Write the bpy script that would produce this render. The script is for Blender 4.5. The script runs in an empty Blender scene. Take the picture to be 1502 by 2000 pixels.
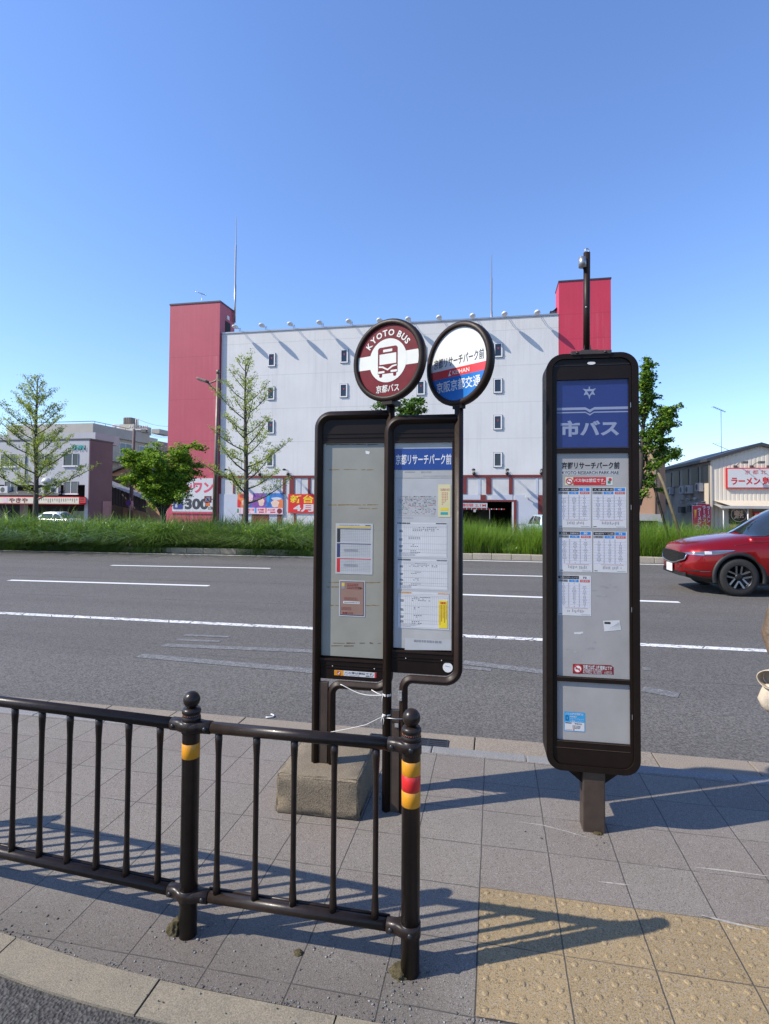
import bpy, bmesh, math, random
import numpy as np
from mathutils import Vector, Matrix
random.seed(7); rng = np.random.default_rng(7)
D = bpy.data; SC = bpy.context.scene; COL = SC.collection
R = math.radians
# ------------------------------------------------------------ camera
F_PX, YAW, PITCH, ROLL, EYE = 1085.0, R(11.2), R(1.6), R(0.41), 1.61
cf = Vector((-math.sin(YAW)*math.cos(PITCH), math.cos(YAW)*math.cos(PITCH), math.sin(PITCH)))
cr = Vector((math.cos(YAW), math.sin(YAW), 0)); cu = cr.cross(cf)
cr, cu = cr*math.cos(ROLL)+cu*math.sin(ROLL), cu*math.cos(ROLL)-cr*math.sin(ROLL)
cam = D.cameras.new('camera'); co = D.objects.new('camera', cam); COL.objects.link(co)
mw = Matrix((cr, cu, -cf)).transposed().to_4x4(); mw.translation = (0, 0, EYE); co.matrix_world = mw
cam.sensor_fit = 'VERTICAL'; cam.sensor_height = 36; cam.lens = F_PX/2000*36
cam.shift_y = -45/2000; cam.clip_start = 0.05; cam.clip_end = 5000
SC.camera = co
def ray(px, py): return cf + cr*((px-751)/F_PX) - cu*((py-955)/F_PX)
def at(px, py, Y):                 # point of the place on the vertical plane y = Y
    d = ray(px, py); t = Y/d.y; return Vector((d.x*t, Y, EYE+d.z*t))
def gp(px, py, z=0.0):             # point of the place on level ground z
    d = ray(px, py); t = (z-EYE)/d.z; return Vector((d.x*t, d.y*t, z))
# ------------------------------------------------------------ light
EL, AZ = R(41.0), R(24.5)          # the sun stands to the left and a little behind the viewer
sun_dir = Vector((-math.cos(AZ)*math.cos(EL), -math.sin(AZ)*math.cos(EL), math.sin(EL)))
w = D.worlds.new('World'); SC.world = w; w.use_nodes = True
nt = w.node_tree; bg = nt.nodes['Background']
sky = nt.nodes.new('ShaderNodeTexSky'); sky.sky_type = 'NISHITA'; sky.sun_disc = False
sky.sun_elevation = EL; sky.sun_rotation = math.atan2(sun_dir.x, sun_dir.y)
sky.altitude = 0; sky.air_density = 1.25; sky.dust_density = 0.25; sky.ozone_density = 3.0
tint = nt.nodes.new('ShaderNodeMix'); tint.data_type = 'RGBA'; tint.blend_type = 'MULTIPLY'; tint.inputs[0].default_value = 1
tint.inputs[7].default_value = (.85, .968, 1.27, 1)      # the deep clear blue of this day
nt.links.new(sky.outputs[0], tint.inputs[6]); nt.links.new(tint.outputs[2], bg.inputs[0]); bg.inputs[1].default_value = 0.138
sl = D.lights.new('sun', 'SUN'); sl.energy = 5.0; sl.angle = R(0.53); sl.color = (1, 0.92, 0.785)
so = D.objects.new('sun', sl); COL.objects.link(so); so.rotation_euler = sun_dir.to_track_quat('Z', 'Y').to_euler()
so.location = (-20, -10, 30)
SC.view_settings.view_transform = 'Standard'; SC.view_settings.look = 'None'
SC.view_settings.exposure = 0.48; SC.view_settings.gamma = 1
SC.render.engine = 'CYCLES'
# ------------------------------------------------------------ helpers: materials
class NG:
    def __init__(s, m): s.t = m.node_tree
    def n(s, typ, **kw):
        x = s.t.nodes.new('ShaderNode'+typ)
        for k, v in kw.items():
            if k.startswith('i_'):
                x.inputs[k[2:].replace('_', ' ')].default_value = v
            else: setattr(x, k, v)
        return x
    def l(s, a, b): s.t.links.new(a, b)
    def math(s, op, a, b=None, c=None, clamp=False):
        x = s.n('Math', operation=op, use_clamp=clamp)
        for i, q in enumerate((a, b, c)):
            if q is None: continue
            if isinstance(q, (int, float)): x.inputs[i].default_value = q
            else: s.l(q, x.inputs[i])
        return x.outputs[0]
    def mix(s, f, a, b, mode='MIX'):
        x = s.n('Mix', data_type='RGBA', blend_type=mode)
        for k, q in ((0, f), (6, a), (7, b)):
            if isinstance(q, (int, float)): x.inputs[k].default_value = q
            elif isinstance(q, (tuple, list)): x.inputs[k].default_value = (*q[:3], 1)
            else: s.l(q, x.inputs[k])
        return x.outputs[2]
    def pos(s, scale=(1, 1, 1), world=False):
        o = s.n('NewGeometry').outputs['Position'] if world else s.n('TexCoord').outputs['Object']
        if scale == (1, 1, 1): return o
        m = s.n('Mapping'); m.inputs['Scale'].default_value = scale; s.l(o, m.inputs[0]); return m.outputs[0]
    def noise(s, vec, scale, detail=3, rough=.55):
        x = s.n('TexNoise'); x.inputs['Scale'].default_value = scale; x.inputs['Detail'].default_value = detail
        x.inputs['Roughness'].default_value = rough; s.l(vec, x.inputs['Vector']); return x.outputs['Fac']
    def ramp(s, f, lo, hi):
        x = s.n('MapRange'); x.inputs[1].default_value = lo; x.inputs[2].default_value = hi; x.clamp = True; s.l(f, x.inputs[0]); return x.outputs[0]
MATS = {}
def new_mat(name):
    m = D.materials.new(name); m.use_nodes = True; g = NG(m); b = m.node_tree.nodes['Principled BSDF']; MATS[name] = m
    return m, g, b
def mul(c, k): return tuple(min(1, x*k) for x in c)
def mat(name, c, rough=.55, metal=0, var=.12, vs=6, bump=0, bs=60, coat=0, streak=0, spec=.5, world=False, fine=0, fs=300):
    """plain procedural paint, metal, plaster: colour broken by noise, optional vertical streaks, grain and bump"""
    c = mul(c, .80)
    m, g, b = new_mat(name)
    p = g.pos(world=world)
    col = g.mix(g.ramp(g.noise(p, vs, 4), .3, .7), mul(c, 1-var), mul(c, 1+var))
    if streak:
        st = g.ramp(g.noise(g.pos((3.0, 3.0, .12), world), 2.2, 4, .65), .5, .8)
        col = g.mix(g.math('MULTIPLY', st, streak), col, mul(c, .5))
    if fine:
        col = g.mix(fine, col, g.mix(g.ramp(g.noise(p, fs, 1), .35, .65), mul(c, .4), mul(c, 1.7)))
    g.l(col, b.inputs['Base Color'])
    b.inputs['Roughness'].default_value = rough; b.inputs['Metallic'].default_value = metal
    b.inputs['Specular IOR Level'].default_value = spec; b.inputs['Coat Weight'].default_value = coat
    b.inputs['Coat Roughness'].default_value = .06
    if var: g.l(g.math('ADD', g.math('MULTIPLY', g.noise(p, vs*2.3, 3), .2), rough-.1, clamp=True), b.inputs['Roughness'])
    if bump:
        bp = g.n('Bump', i_Strength=bump, i_Distance=.01); g.l(g.noise(p, bs, 4), bp.inputs['Height']); g.l(bp.outputs[0], b.inputs['Normal'])
    return m
# ------------------------------------------------------------ helpers: meshes
def tag(o, label=None, cat=None, group=None, kind=None):
    for k, v in (('label', label), ('category', cat), ('group', group), ('kind', kind)):
        if v: o[k] = v
    return o
def thing(name, label, cat, loc=(0, 0, 0), rz=0, group=None):
    o = D.objects.new(name, None); COL.objects.link(o); o.location = loc; o.rotation_euler.z = rz
    o.empty_display_size = .2
    return tag(o, label, cat, group)
def copy_tree(o, parent=None):
    c = o.copy(); COL.objects.link(c)
    if parent: c.parent = parent
    for ch in list(o.children): copy_tree(ch, c)
    return c
TXT = {}
def text_geo(body, bold=0.0):
    k = (body, bold)
    if k in TXT: return TXT[k]
    c = D.curves.new('t', 'FONT'); c.body = body; c.offset = bold; c.resolution_u = 3
    o = D.objects.new('t', c); COL.objects.link(o)
    me = D.meshes.new_from_object(o.evaluated_get(bpy.context.evaluated_depsgraph_get()))
    v = np.array([tuple(x.co) for x in me.vertices]); f = [tuple(p.vertices) for p in me.polygons]
    D.objects.remove(o); D.curves.remove(c); D.meshes.remove(me)
    v[:, :2] -= v[:, :2].min(0); TXT[k] = (v, f); return v, f
class MB:
    def __init__(s): s.v = []; s.f = []; s.mi = []; s.sm = []; s.mats = []
    def mid(s, m):
        m = MATS[m] if isinstance(m, str) else m
        if m not in s.mats: s.mats.append(m)
        return s.mats.index(m)
    def add(s, v, f, m, smooth=False, M=None):
        b = len(s.v)
        s.v += [tuple(M @ Vector(x)) for x in v] if M is not None else [tuple(x) for x in v]
        i = s.mid(m)
        for q in f: s.f.append(tuple(k+b for k in q)); s.mi.append(i); s.sm.append(smooth)
        return s
    def box(s, a, b, m, M=None):
        x0, y0, z0 = a; x1, y1, z1 = b
        v = [(x0,y0,z0),(x1,y0,z0),(x1,y1,z0),(x0,y1,z0),(x0,y0,z1),(x1,y0,z1),(x1,y1,z1),(x0,y1,z1)]
        return s.add(v, [(0,3,2,1),(4,5,6,7),(0,1,5,4),(1,2,6,5),(2,3,7,6),(3,0,4,7)], m, False, M)
    def bbox(s, a, b, m, r=.01, M=None):       # box with chamfered edges
        bm = bmesh.new(); bmesh.ops.create_cube(bm, size=1)
        for v in bm.verts: v.co = Vector([(a[i]+b[i])/2 + v.co[i]*(b[i]-a[i]) for i in range(3)])
        bmesh.ops.bevel(bm, geom=bm.edges[:], offset=r, segments=2, affect='EDGES', profile=.6)
        bm.verts.index_update()
        s.add([v.co.copy() for v in bm.verts], [[v.index for v in f.verts] for f in bm.faces], m, False, M); bm.free(); return s
    def tube(s, pts, r, m, n=10, closed=False, caps=True, smooth=True, M=None, sq=1.0):
        P = [Vector(p) for p in pts]; k = len(P); rs = r if isinstance(r, (list, tuple)) else [r]*k
        vs, fs = [], []; nrm = None
        for i in range(k):
            a = P[(i-1) % k] if (closed or i > 0) else P[i]; b = P[(i+1) % k] if (closed or i < k-1) else P[i]
            t = (b-a).normalized()
            if nrm is None: nrm = t.orthogonal().normalized()
            nrm = (nrm - t*nrm.dot(t)); nrm = nrm.normalized() if nrm.length > 1e-6 else t.orthogonal().normalized()
            bi = t.cross(nrm)
            for j in range(n):
                q = 2*math.pi*(j+.5*(sq < 1))/n; cq, sn = math.cos(q), math.sin(q); vs.append(P[i] + (nrm*math.copysign(abs(cq)**sq, cq)+bi*math.copysign(abs(sn)**sq, sn))*rs[i])
        for i in range(k if closed else k-1):
            for j in range(n):
                a, b = i*n+j, i*n+(j+1) % n; c, d = ((i+1) % k)*n+(j+1) % n, ((i+1) % k)*n+j
                fs.append((a, b, c, d))
        if caps and not closed: fs += [tuple(reversed(range(n))), tuple(range((k-1)*n, k*n))]
        return s.add(vs, fs, m, smooth, M)
    def lathe(s, prof, m, n=20, c=(0, 0, 0), M=None, smooth=True, caps=True):   # prof [(r, z)] about z through c
        vs, fs = [], []; k = len(prof)
        for r, z in prof:
            for j in range(n):
                a = 2*math.pi*j/n; vs.append((c[0]+r*math.cos(a), c[1]+r*math.sin(a), c[2]+z))
        for i in range(k-1):
            for j in range(n): fs.append((i*n+j, i*n+(j+1) % n, (i+1)*n+(j+1) % n, (i+1)*n+j))
        if caps and prof[0][0] > 1e-5: fs.append(tuple(reversed(range(n))))
        if caps and prof[-1][0] > 1e-5: fs.append(tuple(range((k-1)*n, k*n)))
        return s.add(vs, fs, m, smooth, M)
    def ball(s, c, r, m, n=16, k=10, M=None):
        r = r if isinstance(r, (tuple, list)) else (r, r, r)
        vs, fs = [(c[0], c[1], c[2]-r[2])], []
        for i in range(1, k):
            t = math.pi*i/k
            for j in range(n):
                a = 2*math.pi*j/n; vs.append((c[0]+r[0]*math.sin(t)*math.cos(a), c[1]+r[1]*math.sin(t)*math.sin(a), c[2]-r[2]*math.cos(t)))
        vs.append((c[0], c[1], c[2]+r[2])); L = len(vs)-1
        for j in range(n):
            fs.append((0, 1+(j+1) % n, 1+j)); fs.append((L, 1+(k-2)*n+j, 1+(k-2)*n+(j+1) % n))
            for i in range(k-2): fs.append((1+i*n+j, 1+i*n+(j+1) % n, 1+(i+1)*n+(j+1) % n, 1+(i+1)*n+j))
        return s.add(vs, fs, m, True, M)
    def prism(s, pts, y0, y1, m, M=None, smooth=False):     # polygon in (x, z), extruded along y; y0 is the front
        n = len(pts)
        if sum(pts[i][0]*pts[(i+1) % n][1]-pts[(i+1) % n][0]*pts[i][1] for i in range(n)) < 0: pts = pts[::-1]
        v = [(x, y0, z) for x, z in pts]+[(x, y1, z) for x, z in pts]
        f = [tuple(range(n)), tuple(reversed(range(n, 2*n)))]+[((i+1) % n, i, i+n, (i+1) % n+n) for i in range(n)]
        return s.add(v, f, m, smooth, M)
    def flat(s, pts, y, m, M=None):                          # polygon in (x, z) facing -y
        n = len(pts)
        if sum(pts[i][0]*pts[(i+1) % n][1]-pts[(i+1) % n][0]*pts[i][1] for i in range(n)) < 0: pts = pts[::-1]
        return s.add([(x, y, z) for x, z in pts], [tuple(range(n))], m, False, M)
    def rect(s, x0, z0, x1, z1, y, m, M=None): return s.flat([(x0, z0), (x1, z0), (x1, z1), (x0, z1)], y, m, M)
    def ring(s, o, i, y0, y1, m, M=None):                    # two loops of equal count in (x, z)
        n = len(o)
        v = [(x, y0, z) for x, z in o]+[(x, y0, z) for x, z in i]+[(x, y1, z) for x, z in o]+[(x, y1, z) for x, z in i]
        f = []
        for a in range(n):
            b = (a+1) % n
            f += [(a, b, n+b, n+a), (2*n+b, 2*n+a, 3*n+a, 3*n+b), (b, a, 2*n+a, 2*n+b), (n+a, n+b, 3*n+b, 3*n+a)]
        return s.add(v, f, m, False, M)
    def quad(s, a, b, c, d, m): return s.add([a, b, c, d], [(0, 1, 2, 3)], m)
    def text(s, body, x0, z0, x1, z1, y, m, bold=0.02, M=None, fit=True):   # fills the box, facing -y
        v, f = text_geo(body, bold); q = v.max(0)
        sx, sz = (x1-x0)/q[0], (z1-z0)/q[1]
        if not fit: sx = sz = min(sx, sz)
        return s.add([(x0+a[0]*sx, y, z0+a[1]*sz) for a in v], f, m, False, M)
    def build(s, name, parent=None, label=None, bevel=0):
        me = D.meshes.new(name); me.from_pydata(s.v, [], s.f)
        for q in s.mats: me.materials.append(q)
        me.polygons.foreach_set('material_index', s.mi); me.polygons.foreach_set('use_smooth', s.sm)
        me.update(); me.validate()
        o = D.objects.new(name, me); COL.objects.link(o)
        if parent: o.parent = parent
        if label: o['label'] = label
        return o
def big_mesh(name, V, Fc, mats, mi=None, parent=None, smooth=False):     # numpy verts and equal-sized faces
    k = Fc.shape[1]; me = D.meshes.new(name)
    me.vertices.add(len(V)); me.vertices.foreach_set('co', V.astype(np.float32).ravel())
    me.loops.add(Fc.size); me.loops.foreach_set('vertex_index', Fc.astype(np.int32).ravel())
    me.polygons.add(len(Fc)); me.polygons.foreach_set('loop_start', np.arange(0, Fc.size, k, dtype=np.int32))
    for q in mats: me.materials.append(MATS[q] if isinstance(q, str) else q)
    if mi is not None: me.polygons.foreach_set('material_index', mi.astype(np.int32))
    if smooth: me.polygons.foreach_set('use_smooth', np.ones(len(Fc), dtype=bool))
    me.update(calc_edges=True); me.validate()
    o = D.objects.new(name, me); COL.objects.link(o)
    if parent: o.parent = parent
    return o
def struct(mb, name): o = mb.build(name); o['kind'] = 'structure'; return o
def rr(x0, z0, x1, z1, r, n=6):          # rounded rectangle loop; r = one radius or (bl, br, tr, tl)
    r = r if isinstance(r, (tuple, list)) else (r,)*4; p = []
    for (cx, cz, q, a0) in ((x0+r[0], z0+r[0], r[0], 180), (x1-r[1], z0+r[1], r[1], 270), (x1-r[2], z1-r[2], r[2], 0), (x0+r[3], z1-r[3], r[3], 90)):
        for i in range(n+1):
            a = R(a0+90*i/n); p.append((cx+q*math.cos(a), cz+q*math.sin(a)))
    return p
def circ(cx, cz, r, n=40, rz=None): return [(cx+r*math.cos(2*math.pi*i/n), cz+(rz or r)*math.sin(2*math.pi*i/n)) for i in range(n)]
def arc3(c, r, a0, a1, n, plane='xz'):
    return [Vector((c[0]+r*math.cos(R(a0+(a1-a0)*i/n)), c[1], c[2]+r*math.sin(R(a0+(a1-a0)*i/n)))) for i in range(n+1)]
# ------------------------------------------------------------ materials of the setting
def asphalt(name, base, grain=170, big=.10, coarse=.9, bump=.5, warm=(1, .97, .93)):
    m, g, b = new_mat(name); p = g.pos(world=True)
    v = g.n('TexVoronoi', i_Scale=grain); g.l(p, v.inputs['Vector'])
    sep = g.n('SeparateColor'); g.l(v.outputs['Color'], sep.inputs[0])
    pat = g.ramp(g.noise(p, .45, 5, .6), .3, .7)
    col = g.mix(pat, mul(base, 1-big), mul(base, 1+big))
    spk = g.mix(g.math('POWER', sep.outputs[0], 1.6), mul(base, .35), mul(warm, min(1, base[0]*3.4)))
    col = g.mix(coarse*.55, col, spk)
    fine = g.mix(g.ramp(g.noise(p, grain*2.2, 1), .3, .7), mul(base, .45), mul(base, 1.7))
    col = g.mix(.3, col, fine)
    mid = g.noise(p, 62, 2, .7); col = g.mix(.5, col, g.mix(g.ramp(mid, .38, .62), mul(base, .28), mul(base, 2.2)))
    trk = g.ramp(g.noise(g.pos((.05, 1.1, 1), True), 1.0, 2), .35, .7)      # wheel tracks along the lanes
    col = g.mix(g.math('MULTIPLY', trk, .28), col, mul(base, .55))
    if name == 'asphalt':      # paving seams and tar lines along the lanes
        s = g.n('SeparateXYZ'); g.l(p, s.inputs[0]); yy = g.math('SUBTRACT', g.math('ADD', s.outputs[1], g.math('MULTIPLY', g.noise(g.pos((.8, .8, 1), True), 1.2, 4), .10)), g.math('MULTIPLY', s.outputs[0], .03))
        for q, wd, k in ((9.15, .015, .5), (11.42, .02, .6), (14.75, .02, .55), (16.4, .03, .4), (5.9, .012, .35)):
            d = g.math('ABSOLUTE', g.math('SUBTRACT', yy, q+.05)); col = g.mix(g.math('MULTIPLY', g.math('MULTIPLY', g.math('SUBTRACT', 1.0, g.ramp(d, wd*.5, wd*2)), g.ramp(g.noise(p, .7, 3), .42, .58)), k), col, mul(base, .3))
        oil = g.ramp(g.noise(g.pos((.35, 1.6, 1), True), .9, 5, .7), .60, .78); col = g.mix(g.math('MULTIPLY', oil, .35), col, mul(base, .4))
    g.l(col, b.inputs['Base Color']); b.inputs['Roughness'].default_value = .82; b.inputs['Specular IOR Level'].default_value = .35
    bp = g.n('Bump', i_Strength=bump, i_Distance=.006)
    g.l(g.math('ADD', v.outputs['Distance'], g.math('MULTIPLY', g.noise(p, grain*.6, 2), .5)), bp.inputs['Height']); g.l(bp.outputs[0], b.inputs['Normal'])
asphalt('asphalt', (.090, .083, .076), big=.22); asphalt('asphalt_coarse', (.050, .047, .044), 85, .12, 1.0, 1.0); asphalt('asphalt_far', (.06, .06, .062), 60)
def paver(name, cA, cB, tx, ty, ox, oy, speck=.55, fs=300, joint=.0035):
    m, g, b = new_mat(name); p = g.pos(world=True)
    wob = g.math('MULTIPLY', g.math('SUBTRACT', g.noise(p, 9, 3), .5), .006)
    s = g.n('SeparateXYZ'); g.l(p, s.inputs[0])
    u = g.math('DIVIDE', g.math('SUBTRACT', g.math('ADD', s.outputs[0], wob), ox), tx)
    v = g.math('DIVIDE', g.math('SUBTRACT', g.math('ADD', s.outputs[1], wob), oy), ty)
    fu, fv = g.math('FLOOR', u), g.math('FLOOR', v)
    cb = g.n('CombineXYZ'); g.l(fu, cb.inputs[0]); g.l(fv, cb.inputs[1])
    wn = g.n('TexWhiteNoise', noise_dimensions='2D'); g.l(cb.outputs[0], wn.inputs['Vector'])
    sc = g.n('SeparateColor'); g.l(wn.outputs['Color'], sc.inputs[0])
    col = g.mix(g.ramp(sc.outputs[0], .45, .6), cA, cB)
    lum = g.math('ADD', g.math('MULTIPLY', sc.outputs[1], .26), .86)
    col = g.mix(1.0, col, g.mix(lum, (0, 0, 0), (1, 1, 1)), 'MULTIPLY')
    # grains
    n1 = g.noise(p, fs, 2, .7); grain = g.mix(g.ramp(n1, .32, .68), mul(cA, .18), mul(cA, 1.85))
    col = g.mix(speck, col, grain)
    vo = g.n('TexVoronoi', i_Scale=fs*.9); g.l(p, vo.inputs['Vector'])
    sv = g.n('SeparateColor'); g.l(vo.outputs['Color'], sv.inputs[0])
    col = g.mix(g.math('MULTIPLY', g.ramp(sv.outputs[0], .80, .98), .55), col, (.32, .31, .29))
    col = g.mix(g.math('MULTIPLY', g.ramp(sv.outputs[1], .78, .98), .6), col, (.03, .03, .03))
    dirt = g.ramp(g.noise(p, 1.6, 5, .65), .48, .75); col = g.mix(g.math('MULTIPLY', dirt, .30), col, mul(cA, .55))
    sx = g.ramp(g.math('ADD', s.outputs[1], g.math('MULTIPLY', g.noise(p, 3.5, 4), .35)), 2.05, 2.45); nr = g.math('MULTIPLY', g.math('SUBTRACT', 1.0, sx), g.math('SUBTRACT', 1.0, g.ramp(s.outputs[0], -.25, .0)))
    col = g.mix(g.math('MULTIPLY', nr, .42), col, (.052, .046, .039))      # trodden grit along the corner kerb
    gum = g.n('TexVoronoi', i_Scale=2.3); g.l(p, gum.inputs['Vector']); col = g.mix(g.math('MULTIPLY', g.math('SUBTRACT', 1.0, g.ramp(g.math('ADD', gum.outputs['Distance'], g.math('MULTIPLY', g.noise(p, 60, 2), .02)), .030, .048)), .45), col, mul(cA, .35))
    # joints
    def edge(x, t, wd):
        f = g.math('FRACT', x); d = g.math('MULTIPLY', g.math('MINIMUM', f, g.math('SUBTRACT', 1.0, f)), t)
        return g.math('SUBTRACT', 1.0, g.ramp(d, wd*.45, wd))
    jw = g.math('MAXIMUM', edge(u, tx, joint), g.math('MULTIPLY', edge(v, ty, joint*.85), g.ramp(g.noise(p, 5, 3), .30, .50)))
    col = g.mix(g.math('MULTIPLY', jw, .85), col, (.055, .05, .045))
    g.l(col, b.inputs['Base Color']); b.inputs['Roughness'].default_value = .85; b.inputs['Specular IOR Level'].default_value = .3
    bp = g.n('Bump', i_Strength=.55, i_Distance=.004)
    g.l(g.math('SUBTRACT', n1, g.math('MULTIPLY', jw, 1.5)), bp.inputs['Height']); g.l(bp.outputs[0], b.inputs['Normal'])
TX, TY, OX, OY = .305, .302, -.057, 2.420
paver('paver', (.192, .170, .147), (.180, .148, .130), TX, TY, OX, OY)
paver('tactile_paver', (.275, .202, .108), (.265, .192, .100), TX, TY, OX, OY, .42)
def granular(name, a, c, fs, amt, rough=.85, blotch=.3, bs=2.5, bump=.4):
    m, g, b = new_mat(name); p = g.pos(world=True)
    col = g.mix(g.ramp(g.noise(p, bs, 5, .65), .35, .68), a, c)
    n1 = g.noise(p, fs, 2, .7)
    col = g.mix(amt, col, g.mix(g.ramp(n1, .33, .67), mul(a, .3), mul(a, 1.6)))
    st = g.ramp(g.noise(p, bs*6, 4, .7), .58, .75); col = g.mix(g.math('MULTIPLY', st, blotch), col, mul(a, .4))
    g.l(col, b.inputs['Base Color']); b.inputs['Roughness'].default_value = rough; b.inputs['Specular IOR Level'].default_value = .3
    bp = g.n('Bump', i_Strength=bump, i_Distance=.004); g.l(n1, bp.inputs['Height']); g.l(bp.outputs[0], b.inputs['Normal'])
granular('gutter_concrete', (.235, .197, .155), (.185, .160, .132), 150, .5)
granular('kerb_granite', (.215, .212, .208), (.175, .173, .172), 200, .5)
granular('kerb_beige', (.230, .198, .145), (.150, .136, .110), 230, .42, bs=9, blotch=.55)
granular('median_concrete', (.40, .345, .27), (.31, .27, .215), 60, .3, bs=1.5)
granular('block_concrete', (.195, .158, .110), (.120, .098, .072), 170, .55, bs=9, blotch=.7, bump=.9)
granular('soil', (.13, .09, .055), (.10, .075, .05), 40, .4)
granular('ground', (.20, .19, .175), (.16, .155, .15), 20, .3, bs=.3)
granular('stone', (.26, .25, .24), (.16, .155, .15), 90, .4, bs=25)
granular('moss', (.075, .060, .026), (.04, .034, .02), 220, .6, bs=40, bump=1)
def road_paint(name, cover, crack=False, white=.72):      # worn white paint: the asphalt shows through in chips
    m, g, b = new_mat(name); p = g.pos(world=True)
    n = g.noise(p, 26, 5, .75); k = g.ramp(n, cover-.06, cover+.06)
    k = g.math('MULTIPLY', k, g.ramp(g.noise(p, 190, 1), .12, .36)) if white > .5 else g.math('MULTIPLY', g.math('ADD', g.math('MULTIPLY', k, .55), .35), g.ramp(g.noise(p, 70, 3, .8), .40, .56))
    if crack:
        v = g.n('TexVoronoi', feature='DISTANCE_TO_EDGE'); v.inputs['Scale'].default_value = 2.4; v.inputs['Randomness'].default_value = 1
        g.l(g.pos((1, 2.5, 1), True), v.inputs['Vector']); k = g.math('MULTIPLY', k, g.ramp(v.outputs['Distance'], .012, .03))
    col = g.mix(k, (.062, .060, .058), g.mix(g.noise(p, 5, 3), (white, white, white*.98), (white*.78, white*.78, white*.76)))
    g.l(col, b.inputs['Base Color']); b.inputs['Roughness'].default_value = .7
road_paint('paint_fresh', .26); road_paint('paint_worn', .43, True); road_paint('paint_faint', .50, False, .29)
mat('scuff', (.37, .345, .31), .85, var=.35, vs=45)
# ------------------------------------------------------------ ground, roads, kerbs
FAR = -.70
struct(MB().quad((-900, -300, FAR-.06), (900, -300, FAR-.06), (900, 1500, FAR-.06), (-900, 1500, FAR-.06), 'ground'), 'ground')
def skew(y): return .018*(y-4.2)/13.3*2.2      # the lanes fan out a little to the right
rd = MB(); YK = 3.745; YG = 4.20
rd.add([(-90, YG, -.104), (90, YG, -.104), (90, 21.5, -.104), (-90, 15.2, -.104)], [(0, 1, 2, 3)], 'asphalt')
rd.add([(-90, YG, -.104), (90, YG, -.104), (90, YG, -.9), (-90, YG, -.9)], [(0, 3, 2, 1)], 'asphalt')
struct(rd, 'road')
gm = MB()
x = -40.0
while x < 40:
    jx = .62 if abs(x+.9) > .3 else .62
    gm.bbox((x+.004, YK+.002, -.5), (x+.6, YG, -.098+rng.normal(0, .0012)), 'gutter_concrete', .006); x += .604
struct(gm, 'gutter')
km = MB(); x = -40.2
while x < 40:
    km.bbox((x+.003, 3.645, -.5), (x+.6, YK, .002+rng.normal(0, .0012)), 'kerb_granite', .009); x += .603
struct(km, 'kerb')
# corner kerb of beige stones: outer and inner edge lines read from the ground
def ko(x):    # pavement-side edge of the corner kerb
    return 1.735 + .020*max(0, x+.30) + (.052*max(0, -.75-x)**2.0 if x < -.75 else 0) + (.03*(-1.4-x) if x < -1.4 else 0)
def kw(x): return .137
xs = [-5.2+.05*i for i in range(0, 206)]
sw = MB(); pts = [(-40, 3.645, 0), (40, 3.645, 0), (40, 1.80, 0), (5.0, 1.80, 0)]
up = [(x, ko(x)) for x in xs if x < 5.0]
sv = [(-40, 3.645, 0), (40, 3.645, 0)]
top = [(x, 3.645, 0) for x, y in up]; bot = [(x, min(y, 3.6), 0) for x, y in up]; n = len(up)
sw.add(top+bot, [(i, n+i, n+i+1, i+1) for i in range(n-1)], 'paver')
sw.add([(-40, 3.645, 0), (up[0][0], 3.645, 0), (up[0][0], bot[0][1], 0), (-40, bot[0][1], 0)], [(0, 3, 2, 1)], 'paver')
sw.add([(up[-1][0], 3.645, 0), (40, 3.645, 0), (40, bot[-1][1], 0), (up[-1][0], bot[-1][1], 0)], [(0, 3, 2, 1)], 'paver')
struct(sw, 'sidewalk')
ck = MB()
cuts = [-5.2]
while cuts[-1] < 5: cuts.append(cuts[-1]+.62)
off = -1.105-min(cuts, key=lambda q: abs(q+1.105)); cuts = [c+off for c in cuts]
for a, b_ in zip(cuts, cuts[1:]):
    k = 6; X = [a+.003+(b_-a-.006)*i/k for i in range(k+1)]; h = rng.normal(.003, .0015)
    v = [(q, ko(q)-.004, h) for q in X]+[(q-.0, ko(q)-kw(q), h) for q in X]+[(q, ko(q)-.004, -.2) for q in X]+[(q, ko(q)-kw(q), -.2) for q in X]
    f = []; s_ = k+1
    for i in range(k):
        f += [(i, s_+i, s_+i+1, i+1), (s_+i, 3*s_+i, 3*s_+i+1, s_+i+1), (i+1, 2*s_+i+1, 2*s_+i, i)]
    f += [(0, 2*s_, 3*s_, s_), (k, s_+k, 3*s_+k, 2*s_+k)]
    ck.add(v, f, 'kerb_beige')
struct(ck, 'corner_kerb')
struct(MB().quad((-60, -60, -.004), (60, -60, -.004), (60, 1.72, -.004), (-60, 1.72, -.004), 'asphalt_coarse'), 'side_street')
struct(MB().quad((-6, 1.721, -.004), (-1.7, 1.721, -.004), (-1.7, 3.6, -.004), (-6, 3.6, -.004), 'asphalt_coarse'), 'side_street_edge')
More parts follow.
